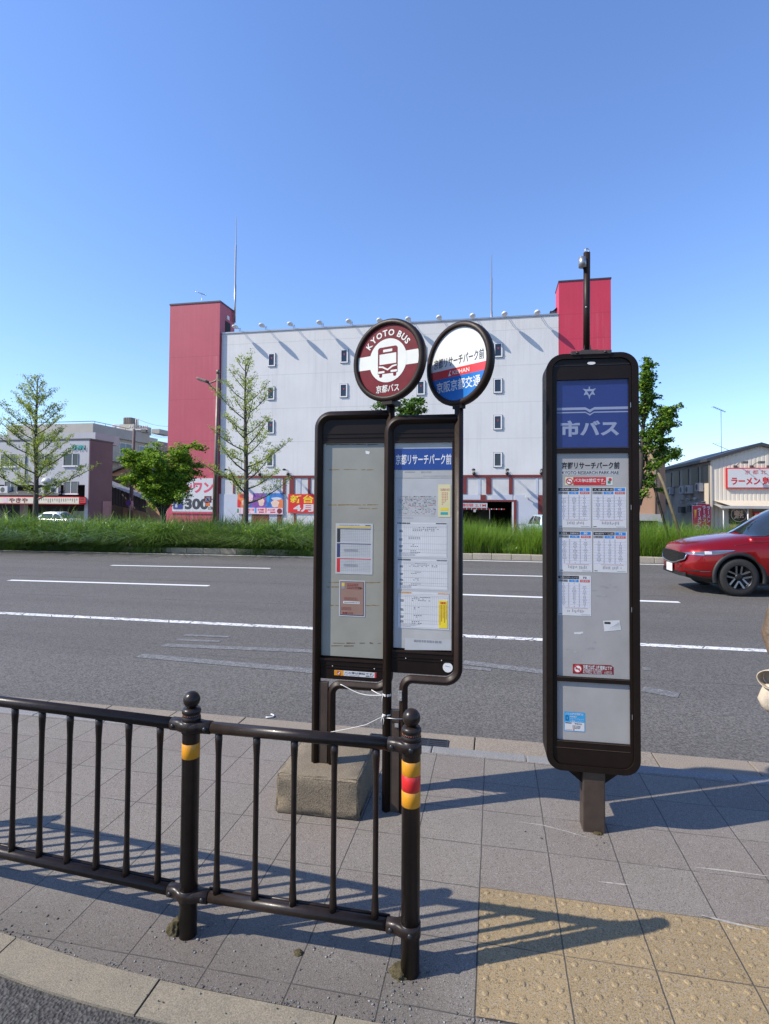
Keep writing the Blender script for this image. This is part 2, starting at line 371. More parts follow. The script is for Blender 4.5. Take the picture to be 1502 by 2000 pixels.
# tactile paving: two rows of domed yellow slabs
tp = MB(); XT0, NT = OX, 20; YT1, YT0 = OY, OY-2*TY
tp.add([(XT0, YT0, .004), (XT0+NT*TX, YT0, .004), (XT0+NT*TX, YT1, .004), (XT0, YT1, .004)], [(0, 1, 2, 3)], 'tactile_paver')
dv, df = [], []
for i, (r_, z_) in enumerate(((.0125, .0), (.0105, .0024), (.006, .0036))):
    dv += [(r_*math.cos(2*math.pi*j/9), r_*math.sin(2*math.pi*j/9), z_+.004) for j in range(9)]
for i in range(2): df += [(i*9+j, i*9+(j+1) % 9, (i+1)*9+(j+1) % 9, (i+1)*9+j) for j in range(9)]
df.append(tuple(range(18, 27)))
for a in range(NT):
    for c in range(2):
        for i in range(5):
            for j in range(5):
                k = random.uniform(.95, 1.05)
                tp.add([(q[0]*k+XT0+a*TX+.0305+i*.061, q[1]*k+YT0+c*TY+.0302+j*.0604, (q[2]-.004)*random.uniform(.8, 1.1)+.004) for q in dv], df, 'tactile_paver', True)
struct(tp, 'tactile_paving')
# white scuffs on the slabs
def strip(mb, pts, wd, z, m):
    P = [Vector((p[0], p[1], z)) for p in pts]; v = []; n = len(P)
    for i, p in enumerate(P):
        t = (P[min(i+1, n-1)]-P[max(i-1, 0)]).normalized(); q = Vector((-t.y, t.x, 0)); k = wd*math.sin(math.pi*(i+.25)/(n-.5))
        v += [p+q*k/2, p-q*k/2]
    mb.add(v, [(2*i, 2*i+1, 2*i+3, 2*i+2) for i in range(n-1)], m)
sf = MB()
for pp, wd in (([(1005, 1604), (1060, 1612), (1110, 1625), (1160, 1640)], .008), ([(1168, 1722), (1200, 1726), (1240, 1730)], .01), ([(1355, 1694), (1420, 1701), (1502, 1712)], .012), ([(1370, 1790), (1420, 1803), (1502, 1822)], .014)):
    strip(sf, [gp(*q) for q in pp], wd, .0014 if pp[0][1] < 1760 else .0054, 'scuff')
struct(sf, 'pavement_scuffs')
# lane markings as worn paint, 4 mm above the asphalt
lm = MB(); Zr = -.1
def line(p0, p1, wd, m, z=Zr):
    a, b_ = gp(*p0, z), gp(*p1, z); t = (b_-a).normalized(); q = Vector((-t.y, t.x, 0))*wd/2
    lm.quad(a-q, b_-q, b_+q, a+q, m)
def ext(p0, p1, L0, L1, wd, m):     # extend past the frame
    a, b_ = gp(*p0, Zr), gp(*p1, Zr); t = (b_-a).normalized(); a, b_ = a-t*L0, b_+t*L1; q = Vector((-t.y, t.x, 0))*wd/2
    lm.quad(a-q, b_-q, b_+q, a+q, m)
ext((0, 1197), (1502, 1271), 25, 25, .15, 'paint_worn')
line((18, 1133), (408, 1144), .15, 'paint_fresh'); line((700, 1154), (1327, 1176), .15, 'paint_fresh')
line((217, 1104), (528, 1110), .15, 'paint_fresh'); line((800, 1119), (1180, 1128.5), .15, 'paint_fresh')
ext((0, 1075), (1250, 1101.8), 30, 30, .15, 'paint_fresh')
for a, b_, wd in (((360, 1240), (448, 1243.5), .09), ((345, 1249), (430, 1252.5), .09), ((318, 1259.5), (640, 1273), .14), ((272, 1280), (620, 1311), .15), ((905, 1293), (1062, 1312), .16), ((1255, 1345), (1326, 1358), .17), ((905, 1303), (960, 1308), .1), ((1254, 1305), (1272, 1307), .1)):
    line(a, b_, wd, 'paint_faint')
struct(lm, 'lane_markings')
# the median: kerb, soil
e0, e1 = gp(300, 1078.6, -.1), gp(1255, 1098.9, -.1); dm = (e1-e0).normalized(); am = math.atan2(dm.y, dm.x)
def med(u, v, z): return Vector((e0.x+dm.x*u-dm.y*v, e0.y+dm.y*u+dm.x*v, z))    # along, across
MM = Matrix.Translation((e0.x, e0.y, 0)) @ Matrix.Rotation(am, 4, 'Z')
mk = MB(); u = -40
while u < 60:
    mk.bbox((u+.006, .02, -.5), (u+.6, .20, .07+rng.normal(0, .004)), 'median_concrete', .015, MM); u += .606
struct(mk, 'median_kerb')
struct(MB().box((-40, .205, -.9), (60, 4.2, .03), 'soil', MM), 'median_soil')
fr = MB(); fr.quad((-90, 21.6, FAR), (90, 25, FAR), (90, 37, FAR), (-90, 33, FAR), 'asphalt_far'); struct(fr, 'far_road')
struct(MB().quad((-90, 33, FAR+.1), (90, 37, FAR+.1), (90, 90, FAR+.1), (-90, 90, FAR+.1), 'ground'), 'far_pavement')
# ------------------------------------------------------------ street furniture: materials
mat('brown_steel', (.024, .0135, .0095), .45, 0, .18, 14, .05, 220, spec=.22)
mat('cabinet_brown', (.013, .0082, .0062), .5, 0, .18, 14, .05, 220, spec=.16); mat('brown_plate', (.060, .042, .031), .45, 0, .2, 20, .05, 150)
mat('dark_brown', (.013, .0075, .0055), .45, 0, .2, 9, spec=.2)
mat('fence_brown', (.022, .0145, .0112), .34, 0, .3, 22, .04, 260, coat=.03, spec=.30, fine=.14, fs=170)
mat('black_plastic', (.012, .012, .013), .4, var=.1)
mat('bolt_grey', (.05, .05, .052), .35, .6, .2, 40)
mat('galv', (.45, .45, .46), .38, .8, .15, 30)
mat('white_paint', (.78, .78, .76), .5, var=.04); mat('paper', (.62, .625, .635), .6, var=.05, vs=9)
mat('paper_grey', (.46, .47, .48), .6, var=.06, vs=12)
mat('panel_grey', (.37, .36, .352), .35, var=.10, vs=5, coat=.25)
mat('panel_cream', (.30, .294, .252), .4, var=.10, vs=4, coat=.25)
mat('panel_white', (.44, .435, .42), .4, var=.12, vs=6, coat=.2)
mat('residue', (.24, .165, .06), .7, var=.35, vs=60); mat('residue_dark', (.13, .09, .06), .7, var=.4, vs=60)
mat('smudge', (.33, .33, .33), .5, var=.2, vs=30)
mat('blue_panel', (.016, .032, .17), .35, var=.08, vs=5, coat=.15); mat('lettering_pale', (.27, .31, .44), .35, var=.05)
mat('blue_strip', (.012, .06, .28), .35, var=.08); mat('sky_blue', (.02, .22, .62), .4, var=.05); mat('cyan_blue', (.03, .33, .66), .4, var=.06)
mat('maroon', (.155, .006, .009), .38, var=.12, vs=14, spec=.25); mat('ivory', (.70, .70, .64), .35, var=.06, vs=10, coat=.3)
mat('keihan_white', (.76, .77, .76), .33, var=.04, coat=.35); mat('keihan_red', (.68, .035, .035), .35, var=.06, coat=.3); mat('keihan_blue', (.005, .16, .52), .3, var=.06, coat=.4)
mat('ink', (.015, .015, .017), .6, var=.1); mat('ink_grey', (.25, .25, .27), .6, var=.1); mat('line_grey', (.24, .25, .27), .6, var=.05)
mat('red', (.55, .02, .022), .45, var=.08); mat('dark_red', (.20, .015, .018), .45, var=.1); mat('red_ink', (.55, .12, .12), .5, var=.1)
mat('yellow', (.80, .62, .03), .5, var=.06); mat('amber', (.72, .30, .012), .42, var=.08, vs=30, coat=.2); mat('vermilion', (.68, .02, .02), .42, var=.08, vs=30, coat=.2)
mat('cream_yellow', (.68, .62, .36), .55, var=.06); mat('green_ink', (.03, .25, .12), .5); mat('teal', (.02, .36, .38), .5, var=.06)
mat('band_tint', (.62, .62, .72), .6, var=.03); mat('tan', (.28, .17, .13), .5, var=.08); mat('navy', (.025, .035, .11), .5); mat('gold', (.62, .45, .08), .5)
mat('string_white', (.72, .70, .66), .8, var=.1); mat('silver_tape', (.52, .50, .48), .25, .5, .3, 60, .3, 80)
mat('green_tape', (.0, .16, .10), .4)
def rows(mb, x0, z0, x1, z1, y, m, n, wmin=.3, wmax=.95, h=.45, seed=0):      # lines of print too small to read
    r = random.Random(seed); H = (z1-z0)/n
    for i in range(n):
        z = z1-(i+.5)*H; x = x0; e = x0+(x1-x0)*r.uniform(wmin, wmax)
        while x < e:
            wd = r.uniform(.03, .12)*(x1-x0); mb.rect(x, z-H*h/2, min(x+wd, e), z+H*h/2, y, m); x += wd+(x1-x0)*r.uniform(.008, .03)
def no_smoking(mb, cx, cz, r, y):
    mb.flat(circ(cx, cz, r*.95, 24), y, 'white_paint')
    mb.rect(cx-r*.5, cz-r*.16, cx+r*.5, cz+r*.08, y-.0004, 'ink')
    mb.ring(circ(cx, cz, r, 24), circ(cx, cz, r*.78, 24), y-.0012, y, 'red')
    a = R(-42); d = Vector((math.cos(a), math.sin(a))); q = Vector((-d.y, d.x))*r*.12; d = d*r*.8
    mb.flat([(cx+p.x, cz+p.y) for p in (-d-q, d-q, d+q, -d+q)], y-.0008, 'red')
# ------------------------------------------------------------ the two tube-framed bus stops
def tube_stop(x0, Y, W, z0, zt, zb, px0, pxo, zp0, zp1, ang, label, name='bus_stop_sign', roff=0, dz=0, plate=-.165):
    """x0, Y: left tube; W: width between tubes; z0 foot, zt top tube, zb bottom tube, panel x px0..pxo and z zp0..zp1"""
    t = thing(name, label, 'bus stop', (x0, Y, 0)); r = .0205
    c = .07
    path = [(0, 0, z0), (0, 0, zt-c)]+arc3((c, 0, zt-c), c, 180, 90, 8)[1:]+[(W-.012, 0, zt)]
    MB().tube(path, r*.98, 'brown_steel', 20, sq=.42).build('left_tube', t)
    q = .05; xb = .088
    path = [(xb, 0, z0), (xb, 0, zb-q)]+arc3((xb+q, 0, zb-q), q, 180, 90, 7)[1:]+[(W-c, 0, zb)]+arc3((W-c, 0, zb+c), c, 270, 360, 8)[1:]+[(W, 0, zt+.065)]
    MB().tube(path, r*.92, 'brown_steel', 20, sq=.42).build('right_tube', t)
    MB().bbox((.021, -.012, z0), (xb-.019, .012, zb+plate), 'brown_plate', .003).build('foot_plate', t)
    d = MB(); l, rt = .017, W-.017; y0, y1 = .0, .022
    d.prism(rr(l, zb+.028, rt, zp0, (.012, .055, .002, .002)), y0, y1, 'dark_brown')
    d.prism(rr(l, zp1, rt, zt-.016, (.002, .002, .012, .06)), y0, y1, 'dark_brown')
    d.box((l, y0, zp0), (px0, y1, zp1), 'dark_brown'); d.box((pxo, y0, zp0), (rt, y1, zp1), 'dark_brown')
    for z in (zp1+.030, zp1+.052, zp0-.035, zp0-.05): d.box((l+.012, y0-.003, z-.002), (rt-.004, y0+.001, z+.002), 'dark_brown')
    d.box((px0-.004, y0-.004, zp0-.012), (pxo+.006, y0+.001, zp0-.001), 'brown_steel'); d.box((px0-.004, y0-.004, zp1+.001), (pxo+.006, y0+.001, zp1+.010), 'brown_steel')
    d.box((pxo+.001, y0-.004, zp0), (pxo+.008, y0+.001, zp1), 'brown_steel')
    for bx in (px0+.07, pxo-.05): d.lathe([(.004, 0), (.003, .003), (0, .003)], 'galv', 10, M=Matrix.Translation((bx, y0-.001, zp0-.0425)) @ Matrix.Rotation(R(90), 4, 'X'))
    d.build('door', t)
    MB().prism(rr(l, zb+.028, rt, zt-.016, (.012, .055, .012, .06)), .0225, .05, 'brown_steel').build('back_plate', t)
    # roundel: ring, disc
    cx, cz, RR = W, zt+.065+.222+dz, .222
    RM = Matrix.Translation((cx, -roff, cz)) @ Matrix.Rotation(-ang, 4, 'Z')
    g = MB(); n = 48
    prof = [(RR-.030, -.019), (RR-.022, -.024), (RR-.006, -.021), (RR, -.012), (RR, .014), (RR-.008, .022), (RR-.030, .022)]
    v, f = [], []; k = len(prof)
    for i in range(n):
        a = 2*math.pi*i/n
        for rad, y in prof: v.append((rad*math.cos(a), y, rad*math.sin(a)))
    for i in range(n):
        for j in range(k):
            f.append((i*k+j, i*k+(j+1) % k, ((i+1) % n)*k+(j+1) % k, ((i+1) % n)*k+j))
    g.add(v, f, 'brown_steel', True, RM); g.box((-.03, -.017, -RR-.014), (.03, .017+roff, -RR+.012), 'brown_steel', RM)
    g.build('roundel_ring', t)
    return t, RM, RR-.024
# ---- first stop, on its concrete block
Y1 = 2.955; xa = at(621.5, 1000, Y1).x; W1 = at(763, 790, Y1).x-xa
L1 = lambda px, py: ((at(px, py, Y1).x-xa), at(px, py, Y1).z)
s1, RM1, r1 = tube_stop(xa, Y1, W1, .2, L1(690, 811)[1], L1(690, 1339)[1], L1(630, 900)[0], L1(752, 900)[0], L1(690, 1288)[1], L1(690, 865)[1], R(21),
    'bus stop with a maroon bus roundel and nearly empty panel on a concrete block', roff=.062, dz=-.010, plate=.012)
b = MB(); v = []
bb = [gp(534, 1595), gp(697, 1606)]
bl = Vector((-1.122, 2.775, 0)); dx_, dy_ = .452, .44
bot = [(bl.x, bl.y), (bl.x+dx_, bl.y+.012), (bl.x+dx_-.012, bl.y+dy_+.012), (bl.x-.012, bl.y+dy_)]
ins = lambda k: [((p[0]*(1-k)+k*(bl.x+dx_/2)), (p[1]*(1-k)+k*(bl.y+dy_/2))) for p in bot]
bm = bmesh.new()
vb = [bm.verts.new((x-xa, y-Y1, 0)) for x, y in bot]; vt = [bm.verts.new((x-xa, y-Y1, .2)) for x, y in ins(.022)]
bm.faces.new(vb[::-1]); bm.faces.new(vt)
for i in range(4): bm.faces.new((vb[i], vb[(i+1) % 4], vt[(i+1) % 4], vt[i]))
bmesh.ops.bevel(bm, geom=bm.edges[:], offset=.016, segments=2, affect='EDGES', profile=.5)
bmesh.ops.subdivide_edges(bm, edges=bm.edges[:], cuts=5, use_grid_fill=True)
for q in bm.verts:
    q.co += Vector((rng.normal(0, .0014), rng.normal(0, .0014), rng.normal(0, .0012) if q.co.z > .01 else 0))
bm.verts.index_update(); b.add([q.co.copy() for q in bm.verts], [[q.index for q in f.verts] for f in bm.faces], 'block_concrete', True); bm.free()
b.build('concrete_base', s1)
def panel(mb, L, a, c, y, m): x0, z1 = L(*a); x1, z0 = L(*c); mb.rect(x0, z0, x1, z1, y, m)
def prect(L, a, c): x0, z1 = L(*a); x1, z0 = L(*c); return x0, z0, x1, z1
p = MB(); x0, z0, x1, z1 = prect(L1, (630, 865), (752, 1288)); p.box((x0, .009, z0), (x1, .0215, z1), 'panel_cream')
rd_ = random.Random(3)
for yy, xs_, m in ((868, (636, 740), 'residue_dark'), (917, (642, 730), 'residue'), (986, (640, 738), 'residue'), (993, (700, 736), 'residue'), (1138, (640, 742), 'residue'), (1147, (636, 668), 'residue'), (1183, (644, 740), 'residue'), (1257, (650, 744), 'residue_dark'), (1262, (646, 690), 'residue_dark')):
    xx = xs_[0]
    while xx < xs_[1]:
        e = min(xs_[1], xx+rd_.uniform(3, 26)); a, c = L1(xx, yy+rd_.uniform(-.6, .6)), L1(e, yy+rd_.uniform(-.6, .6)); h = rd_.uniform(.0018, .004)
        p.flat([(a[0], a[1]-h), (c[0], c[1]-h*.5), (c[0], c[1]+h*.7), (a[0], a[1]+h)], .0086, m); xx = e+rd_.choice((0, 0, 3, 9))
p.rect(*prect(L1, (632, 1034), (752, 1035)), .0085, 'smudge'); p.flat([L1(713, 880), L1(722, 882), L1(720, 887), L1(714, 886)], .0082, 'white_paint')
p.build('notice_panel', s1)
def tilted(L, a, c, y): return prect(L, a, c)
n_ = MB(); x0, z0, x1, z1 = prect(L1, (655, 1022), (727, 1123)); y = .0075; n_.rect(x0, z0, x1, z1, y, 'paper_grey')
w_, h_ = x1-x0, z1-z0
n_.rect(x0+.04*w_, z1-.085*h_, x1-.05*w_, z1-.055*h_, y-.0005, 'gold'); n_.rect(x1-.2*w_, z1-.045*h_, x1-.06*w_, z1-.03*h_, y-.0005, 'navy')
rows(n_, x0+.1*w_, z1-.05*h_, x1-.35*w_, z1-.02*h_, y-.0005, 'ink_grey', 1, .9, 1)
for i, m in enumerate(('ink', 'navy', 'red')):
    zt_ = z1-(.10+.295*i)*h_; zb_ = zt_-.275*h_
    n_.rect(x0+.04*w_, zb_, x0+.125*w_, zt_, y-.0005, m); n_.rect(x0+.125*w_, zt_-.014*h_, x1-.05*w_, zt_, y-.0005, m)
    for k in range(1, 9): n_.rect(x0+.125*w_, zt_-k*.03*h_-.0004, x1-.05*w_, zt_-k*.03*h_+.0002, y-.0004, 'line_grey')
    for k in range(1, 16): n_.rect(x0+(.125+.052*k)*w_, zb_, x0+(.125+.052*k)*w_+.0006, zt_-.014*h_, y-.0004, 'line_grey')
    if i: n_.ring(rr(x0+.23*w_, zb_+.12*h_, x0+.6*w_, zb_+.16*h_, .0005, 1), rr(x0+.235*w_, zb_+.124*h_, x0+.595*w_, zb_+.156*h_, .0005, 1), y-.001, y-.0004, 'ink_grey'); rows(n_, x0+.26*w_, zb_+.128*h_, x0+.57*w_, zb_+.152*h_, y-.0007, 'ink_grey', 1, 1, 1)
n_.build('timetable', s1, 'white timetable sheet with black, blue and red rows')
n_ = MB(); x0, z0, x1, z1 = prect(L1, (662, 1133), (712, 1206)); w_, h_ = x1-x0, z1-z0; n_.rect(x0, z0, x1, z1, y, 'paper_grey'); n_.rect(x0+.04*w_, z0+.03*h_, x1-.04*w_, z1-.03*h_, y-.0004, 'navy'); n_.rect(x0+.06*w_, z0+.05*h_, x1-.06*w_, z1-.04*h_, y-.0008, 'tan')
n_.prism(rr(x0+.09*w_, z1-.24*h_, x0+.22*w_, z1-.06*h_, .002, 2), y-.0016, y-.0008, 'ink_grey'); n_.rect(x0+.10*w_, z1-.17*h_, x0+.21*w_, z1-.08*h_, y-.0019, 'gold')
rows(n_, x0+.3*w_, z1-.25*h_, x1-.12*w_, z1-.08*h_, y-.0012, 'dark_red', 4, .7, 1, .5, 4); n_.text('Tips', x1-.28*w_, z1-.24*h_, x1-.1*w_, z1-.19*h_, y-.0014, 'ink')
rows(n_, x0+.2*w_, z1-.55*h_, x1-.25*w_, z1-.47*h_, y-.0012, 'dark_red', 3, .8, 1, .4, 5); n_.rect(x0+.16*w_, z0+.355*h_, x1-.2*w_, z0+.42*h_, y-.0012, 'paper'); rows(n_, x0+.2*w_, z0+.37*h_, x1-.22*w_, z0+.405*h_, y-.0016, 'ink', 1, 1, 1)
rows(n_, x0+.09*w_, z0+.17*h_, x0+.5*w_, z0+.26*h_, y-.0012, 'dark_red', 3, .8, 1, .4, 6); n_.text('京都バス', x0+.13*w_, z0+.065*h_, x0+.55*w_, z0+.12*h_, y-.0014, 'dark_red', .03)
n_.build('poster', s1, 'small brown poster below the timetable sheet')
n_ = MB(); x0, z0, x1, z1 = prect(L1, (653, 1308.5), (735, 1324)); y = -.0012; w_, h_ = x1-x0, z1-z0
n_.box((x0, y, z0), (x1, -.0001, z1), 'paper'); n_.rect(x0, z0, x0+.22*w_, z1, y-.0004, 'amber'); n_.rect(x1-.04*w_, z0, x1, z1, y-.0004, 'red')
no_smoking(n_, x0+.11*w_, (z0+z1)/2, h_*.38, y-.0006)
n_.text('バス停は禁煙です。', x0+.245*w_, z0+.42*h_, x1-.06*w_, z1-.12*h_, y-.0006, 'ink', .014); n_.text('No Smoking', x0+.245*w_, z0+.08*h_, x0+.6*w_, z0+.35*h_, y-.0006, 'ink_grey', .01); n_.text('京都バス', x0+.75*w_, z0+.1*h_, x1-.08*w_, z0+.36*h_, y-.0006, 'ink', .03)
n_.build('no_smoking_sticker', s1)
dsc = MB(); r = r1; dsc.prism(circ(0, 0, r, 48), -.010, .016, 'maroon', RM1)
y = -.0105; hw = .037
dsc.flat([(-math.sqrt(r*r-hw*hw)*.997, -hw), (math.sqrt(r*r-hw*hw)*.997, -hw), (math.sqrt(r*r-hw*hw)*.997, hw), (-math.sqrt(r*r-hw*hw)*.997, hw)], y, 'ivory', RM1)
dsc.flat(circ(0, 0, .117, 44), y-.0005, 'ivory', RM1)
y2 = y-.0011     # the bus emblem
M_ = RM1 @ Matrix.Diagonal((.93, 1, .88, 1))
dsc.ring(rr(-.066, -.045, .066, .083, (.004, .004, .016, .016), 4), rr(-.057, -.022, .057, .042, (.003,)*4, 4), y2-.0002, y2+.0005, 'maroon', M_)
dsc.flat(rr(-.031, .052, .031, .068, .003, 3), y2-.0006, 'ivory', M_)
dsc.flat([(-.060, -.030), (-.03, -.034), (0, -.052), (.03, -.034), (.060, -.030), (.060, -.039), (.035, -.043), (0, -.062), (-.035, -.043), (-.060, -.039)], y2-.0007, 'ivory', M_)
dsc.flat(rr(-.066, -.080, .066, -.0445, .004, 3), y2, 'maroon', M_)
for sx in (-1, 1):
    dsc.flat(rr(sx*.042-.021, -.075, sx*.042+.021, -.062, .001, 2), y2-.0007, 'ivory', M_); dsc.flat(rr(sx*.047-.010, -.1, sx*.047+.010, -.078, (.008, .008, 0, 0), 3), y2, 'maroon', M_)
dsc.text('京都バス', -.072, -.171, .072, -.129, y2, 'ivory', .015, RM1)
s_ = 'KYOTO BUS'; wid = [text_geo(c, .03)[0][:, 0].max() if c != ' ' else .25 for c in s_]; tot = sum(wid)+.13*(len(s_)-1); k = .034/.73; a = tot*k/2/.150
for c, q in zip(s_, wid):
    mid_ = a-(q*k/2)/.150
    if c != ' ':
        dsc.text(c, -q*k/2, 0, q*k/2, .034, y2, 'ivory', .03, RM1 @ Matrix.Rotation(-mid_, 4, 'Y') @ Matrix.Translation((0, 0, .1315)))
    a -= (q+.13)*k/.150
dsc.build('roundel', s1)
# ---- second stop
Y2 = 2.92; xb_ = at(758.5, 1000, Y2).x; W2 = at(896.5, 795, Y2).x-xb_
L2 = lambda px, py: ((at(px, py, Y2).x-xb_), at(px, py, Y2).z)
s2, RM2, r2 = tube_stop(xb_, Y2, W2, 0.0, L2(830, 819)[1], L2(830, 1328)[1], L2(770, 900)[0], L2(883, 900)[0], L2(830, 1272)[1], L2(830, 864)[1], R(37),
    'bus stop with a white, red and blue roundel and a panel papered with timetables')
p = MB(); x0, z0, x1, z1 = prect(L2, (770, 864), (883, 1272)); p.box((x0, .009, z0), (x1, .0215, z1), 'panel_white')
for a, c, m in (((790, 920.5), (810, 923), 'smudge'), ((822, 920), (842, 923.5), 'smudge'), ((771, 933), (882, 934), 'smudge'), ((826, 929), (882, 930), 'smudge'), ((771, 947), (860, 948), 'paper'), ((880, 1020), (881, 1200), 'smudge')): p.rect(*prect(L2, a, c), .0086, m)
p.build('notice_panel', s2)
n_ = MB(); x0, z0, x1, z1 = prect(L2, (770, 876.5), (883, 917)); n_.box((x0, .0072, z0), (x1, .0088, z1), 'blue_strip'); n_.text('京都リサーチパーク前', x0+.025*(x1-x0), z0+.24*(z1-z0), x1-.015*(x1-x0), z1-.26*(z1-z0), .0067, 'white_paint', .014); n_.build('stop_name_strip', s2)
def grid_table(L, a, c, head, seed, par, name, label=None, yy=.0076):
    n = MB(); x0, z0, x1, z1 = prect(L, a, c); w_, h_ = x1-x0, z1-z0; r = random.Random(seed)
    n.rect(x0, z0, x1, z1, yy, 'paper'); y = yy-.0005; t = .0006
    rows(n, x0+.01*w_, z1-.045*h_, x0+.27*w_, z1-.005*h_, y, head, 1, 1, 1, .9, seed); rows(n, x0+.78*w_, z1-.045*h_, x1-.01*w_, z1-.005*h_, y, head, 1, 1, 1, .7, seed+1)
    g0, g1 = z0+.03*h_, z1-.06*h_
    for z in (g0, g0+.10*h_, g0+.19*h_, g0+.36*h_, g0+.58*h_, g1-.08*h_, g1-.04*h_, g1): n.rect(x0, z-t/2, x1-.01*w_, z+t/2, y, 'ink_grey')
    for i in range(21):
        x = x0+.15*w_+i*.0405*w_; n.rect(x-t*.4, g0+.10*h_, x+t*.4, g1-.04*h_, y, 'line_grey')
    for x in (x0, x1-.01*w_): n.rect(x, g0, x+t, g1, y, 'ink')
    for b0, b1, k in ((.58, .86, 2), (.36, .58, 1), (.19, .36, 1), (.10, .19, 1)):
        rows(n, x0+.05*w_, g0+(b0+b1)/2*h_-.035*h_, x0+.125*w_, g0+(b0+b1)/2*h_+.035*h_, y, 'ink', 3, .8, 1, .6, seed+int(b0*50))
        for q in range(k+1):
            for i in range(r.randint(2, 5), r.randint(8, 17) if k == 2 else r.randint(5, 8)):
                if r.random() < .75: x = x0+.17*w_+i*.0405*w_; z = g0+b1*h_-.035*h_-q*.045*h_; n.rect(x-.009*w_, z-.009*h_, x+.009*w_, z+.009*h_, y, 'ink')
    rows(n, x0+.05*w_, g0+.005*h_, x0+.45*w_, g0+.09*h_, y, 'ink_grey', 3, .5, 1, .35, seed+9)
    return n.build(name, par, label)
n_ = MB(); x0, z0, x1, z1 = prect(L2, (772.5, 935), (881.5, 1233)); n_.rect(x0, z0, x1, z1, .0082, 'paper_grey')
x0, z0, x1, z1 = prect(L2, (776, 968), (851, 1008)); r = random.Random(2); y = .0077
for i in range(13):
    z = z1-(i+.5)*(z1-z0)/14
    for j in range(26):
        x = x0+j*(x1-x0)/26
        if r.random() < (.8 if i < 4 else .5): n_.rect(x, z-.0016, x+r.uniform(.002, .008), z+.0016, y, r.choice(('ink_grey', 'ink_grey', 'red_ink', 'ink', 'green_ink', 'line_grey')))
    n_.rect(x0, z-.0022, x1, z-.0018, y+.0002, 'line_grey')
n_.rect(x0, z0, x1, z0+.0008, y, 'red_ink'); rows(n_, x0, z0-.015, x0+.1, z0-.008, y, 'ink_grey', 1)
n_.build('route_sheet', s2)
grid_table(L2, (774.5, 1020), (873, 1090), 'ink', 11, s2, 'timetable', 'upper timetable grid')
grid_table(L2, (775.5, 1091.5), (874.5, 1154), 'ink', 12, s2, 'timetable', 'middle timetable grid')
grid_table(L2, (776.5, 1155), (877, 1231), 'amber', 13, s2, 'timetable', 'lower timetable grid with orange heading', .0071)
n_ = MB(); x0, z0, x1, z1 = prect(L2, (855.5, 946), (880, 1010)); w_, h_ = x1-x0, z1-z0; n_.rect(x0, z0, x1, z1, .0069, 'cream_yellow'); n_.text('【お知らせ】', x0+.2*w_, z1-.2*h_, x1-.12*w_, z1-.12*h_, .0064, 'red_ink', .01)
for k in range(4): xx = x0+(.3+.13*k)*w_; [n_.rect(xx, z1-(.27+.05*i)*h_, xx+.055*w_, z1-(.245+.05*i)*h_, .0064, 'red') for i in range((8, 7, 6, 5)[k])]
n_.rect(x0+.2*w_, z0+.20*h_, x1-.2*w_, z0+.28*h_, .0064, 'yellow'); n_.rect(x0+.2*w_, z0+.07*h_, x1-.22*w_, z0+.15*h_, .0064, 'teal'); n_.build('notice', s2, 'pale yellow notice with red print')
n_ = MB(); x0, z0, x1, z1 = prect(L2, (857, 1173), (873.5, 1228)); w_, h_ = x1-x0, z1-z0; n_.box((x0, .0058, z0), (x1, .0069, z1), 'yellow'); n_.text('【重要】', x0+.15*w_, z1-.13*h_, x1-.15*w_, z1-.05*h_, .0053, 'red', .02)
for k in range(5): xx = x0+(.1+.18*k)*w_; [n_.rect(xx, z1-(.19+.04*i)*h_, xx+.07*w_, z1-(.165+.04*i)*h_, .0053, 'ink' if k % 2 else 'red') for i in range(18-(k*3) % 7)]
n_.build('notice', s2, 'bright yellow notice strip')
n_ = MB(); q = [L2(791, 1246), L2(850, 1250), L2(882.5, 1249), L2(882.5, 1271), L2(790, 1270)]; n_.flat(q, .0079, 'paper_grey'); rows(n_, *L2(808, 1257), *L2(862, 1250), .0074, 'ink_grey', 1, 1, 1); n_.build('notice', s2, 'curled paper strip at the bottom of the panel')
n_ = MB(); cx, cz = L2(874.5, 1303.5); n_.prism(circ(cx, cz, .0255, 28), -.0015, -.0001, 'white_paint'); n_.flat([(cx-.014, cz+.006), (cx+.015, cz+.002), (cx+.015, cz+.004), (cx-.013, cz+.009)], -.0019, 'line_grey'); n_.build('round_sticker', s2)
n_ = MB(); a = L2(783, 1356); n_.bbox((a[0]-.012, -.026, a[1]-.027), (a[0]+.010, -.018, a[1]+.026), 'silver_tape', .003); n_.build('tape', s2); n_ = MB(); a = L2(775, 1414); n_.box((a[0]-.008, -.0225, a[1]-.009), (a[0]+.012, -.0125, a[1]+.009), 'silver_tape'); n_.build('tape', s2)
dsc = MB(); r = r2; dsc.prism(circ(0, 0, r, 48), -.010, .016, 'keihan_white', RM2); y = -.0106
def seg(z0, z1, m, y):
    p = [(math.sqrt(max(0, r*r-z*z))*.995, z) for z in np.linspace(z0, z1, 16)]; dsc.flat(p+[(-x, z) for x, z in p[::-1]], y, m, RM2)
seg(-.018, -.062+.0, 'keihan_red', y); seg(-.062, -r*.999, 'keihan_blue', y)
dsc.text('京都リサーチパーク前', -.170, -.004, .172, .050, y-.0005, 'ink', .008, RM2)
dsc.text('KEIHAN', -.036, -.052, .078, -.030, y-.0006, 'keihan_white', .012, RM2); dsc.flat([(-.066, -.055), (-.054, -.028), (-.044, -.028), (-.055, -.04), (-.047, -.055)], y-.0006, 'keihan_white', RM2)
dsc.text('京阪京都交通', -.150, -.138, .150, -.078, y-.0006, 'keihan_white', .012, RM2)
dsc.build('roundel', s2)
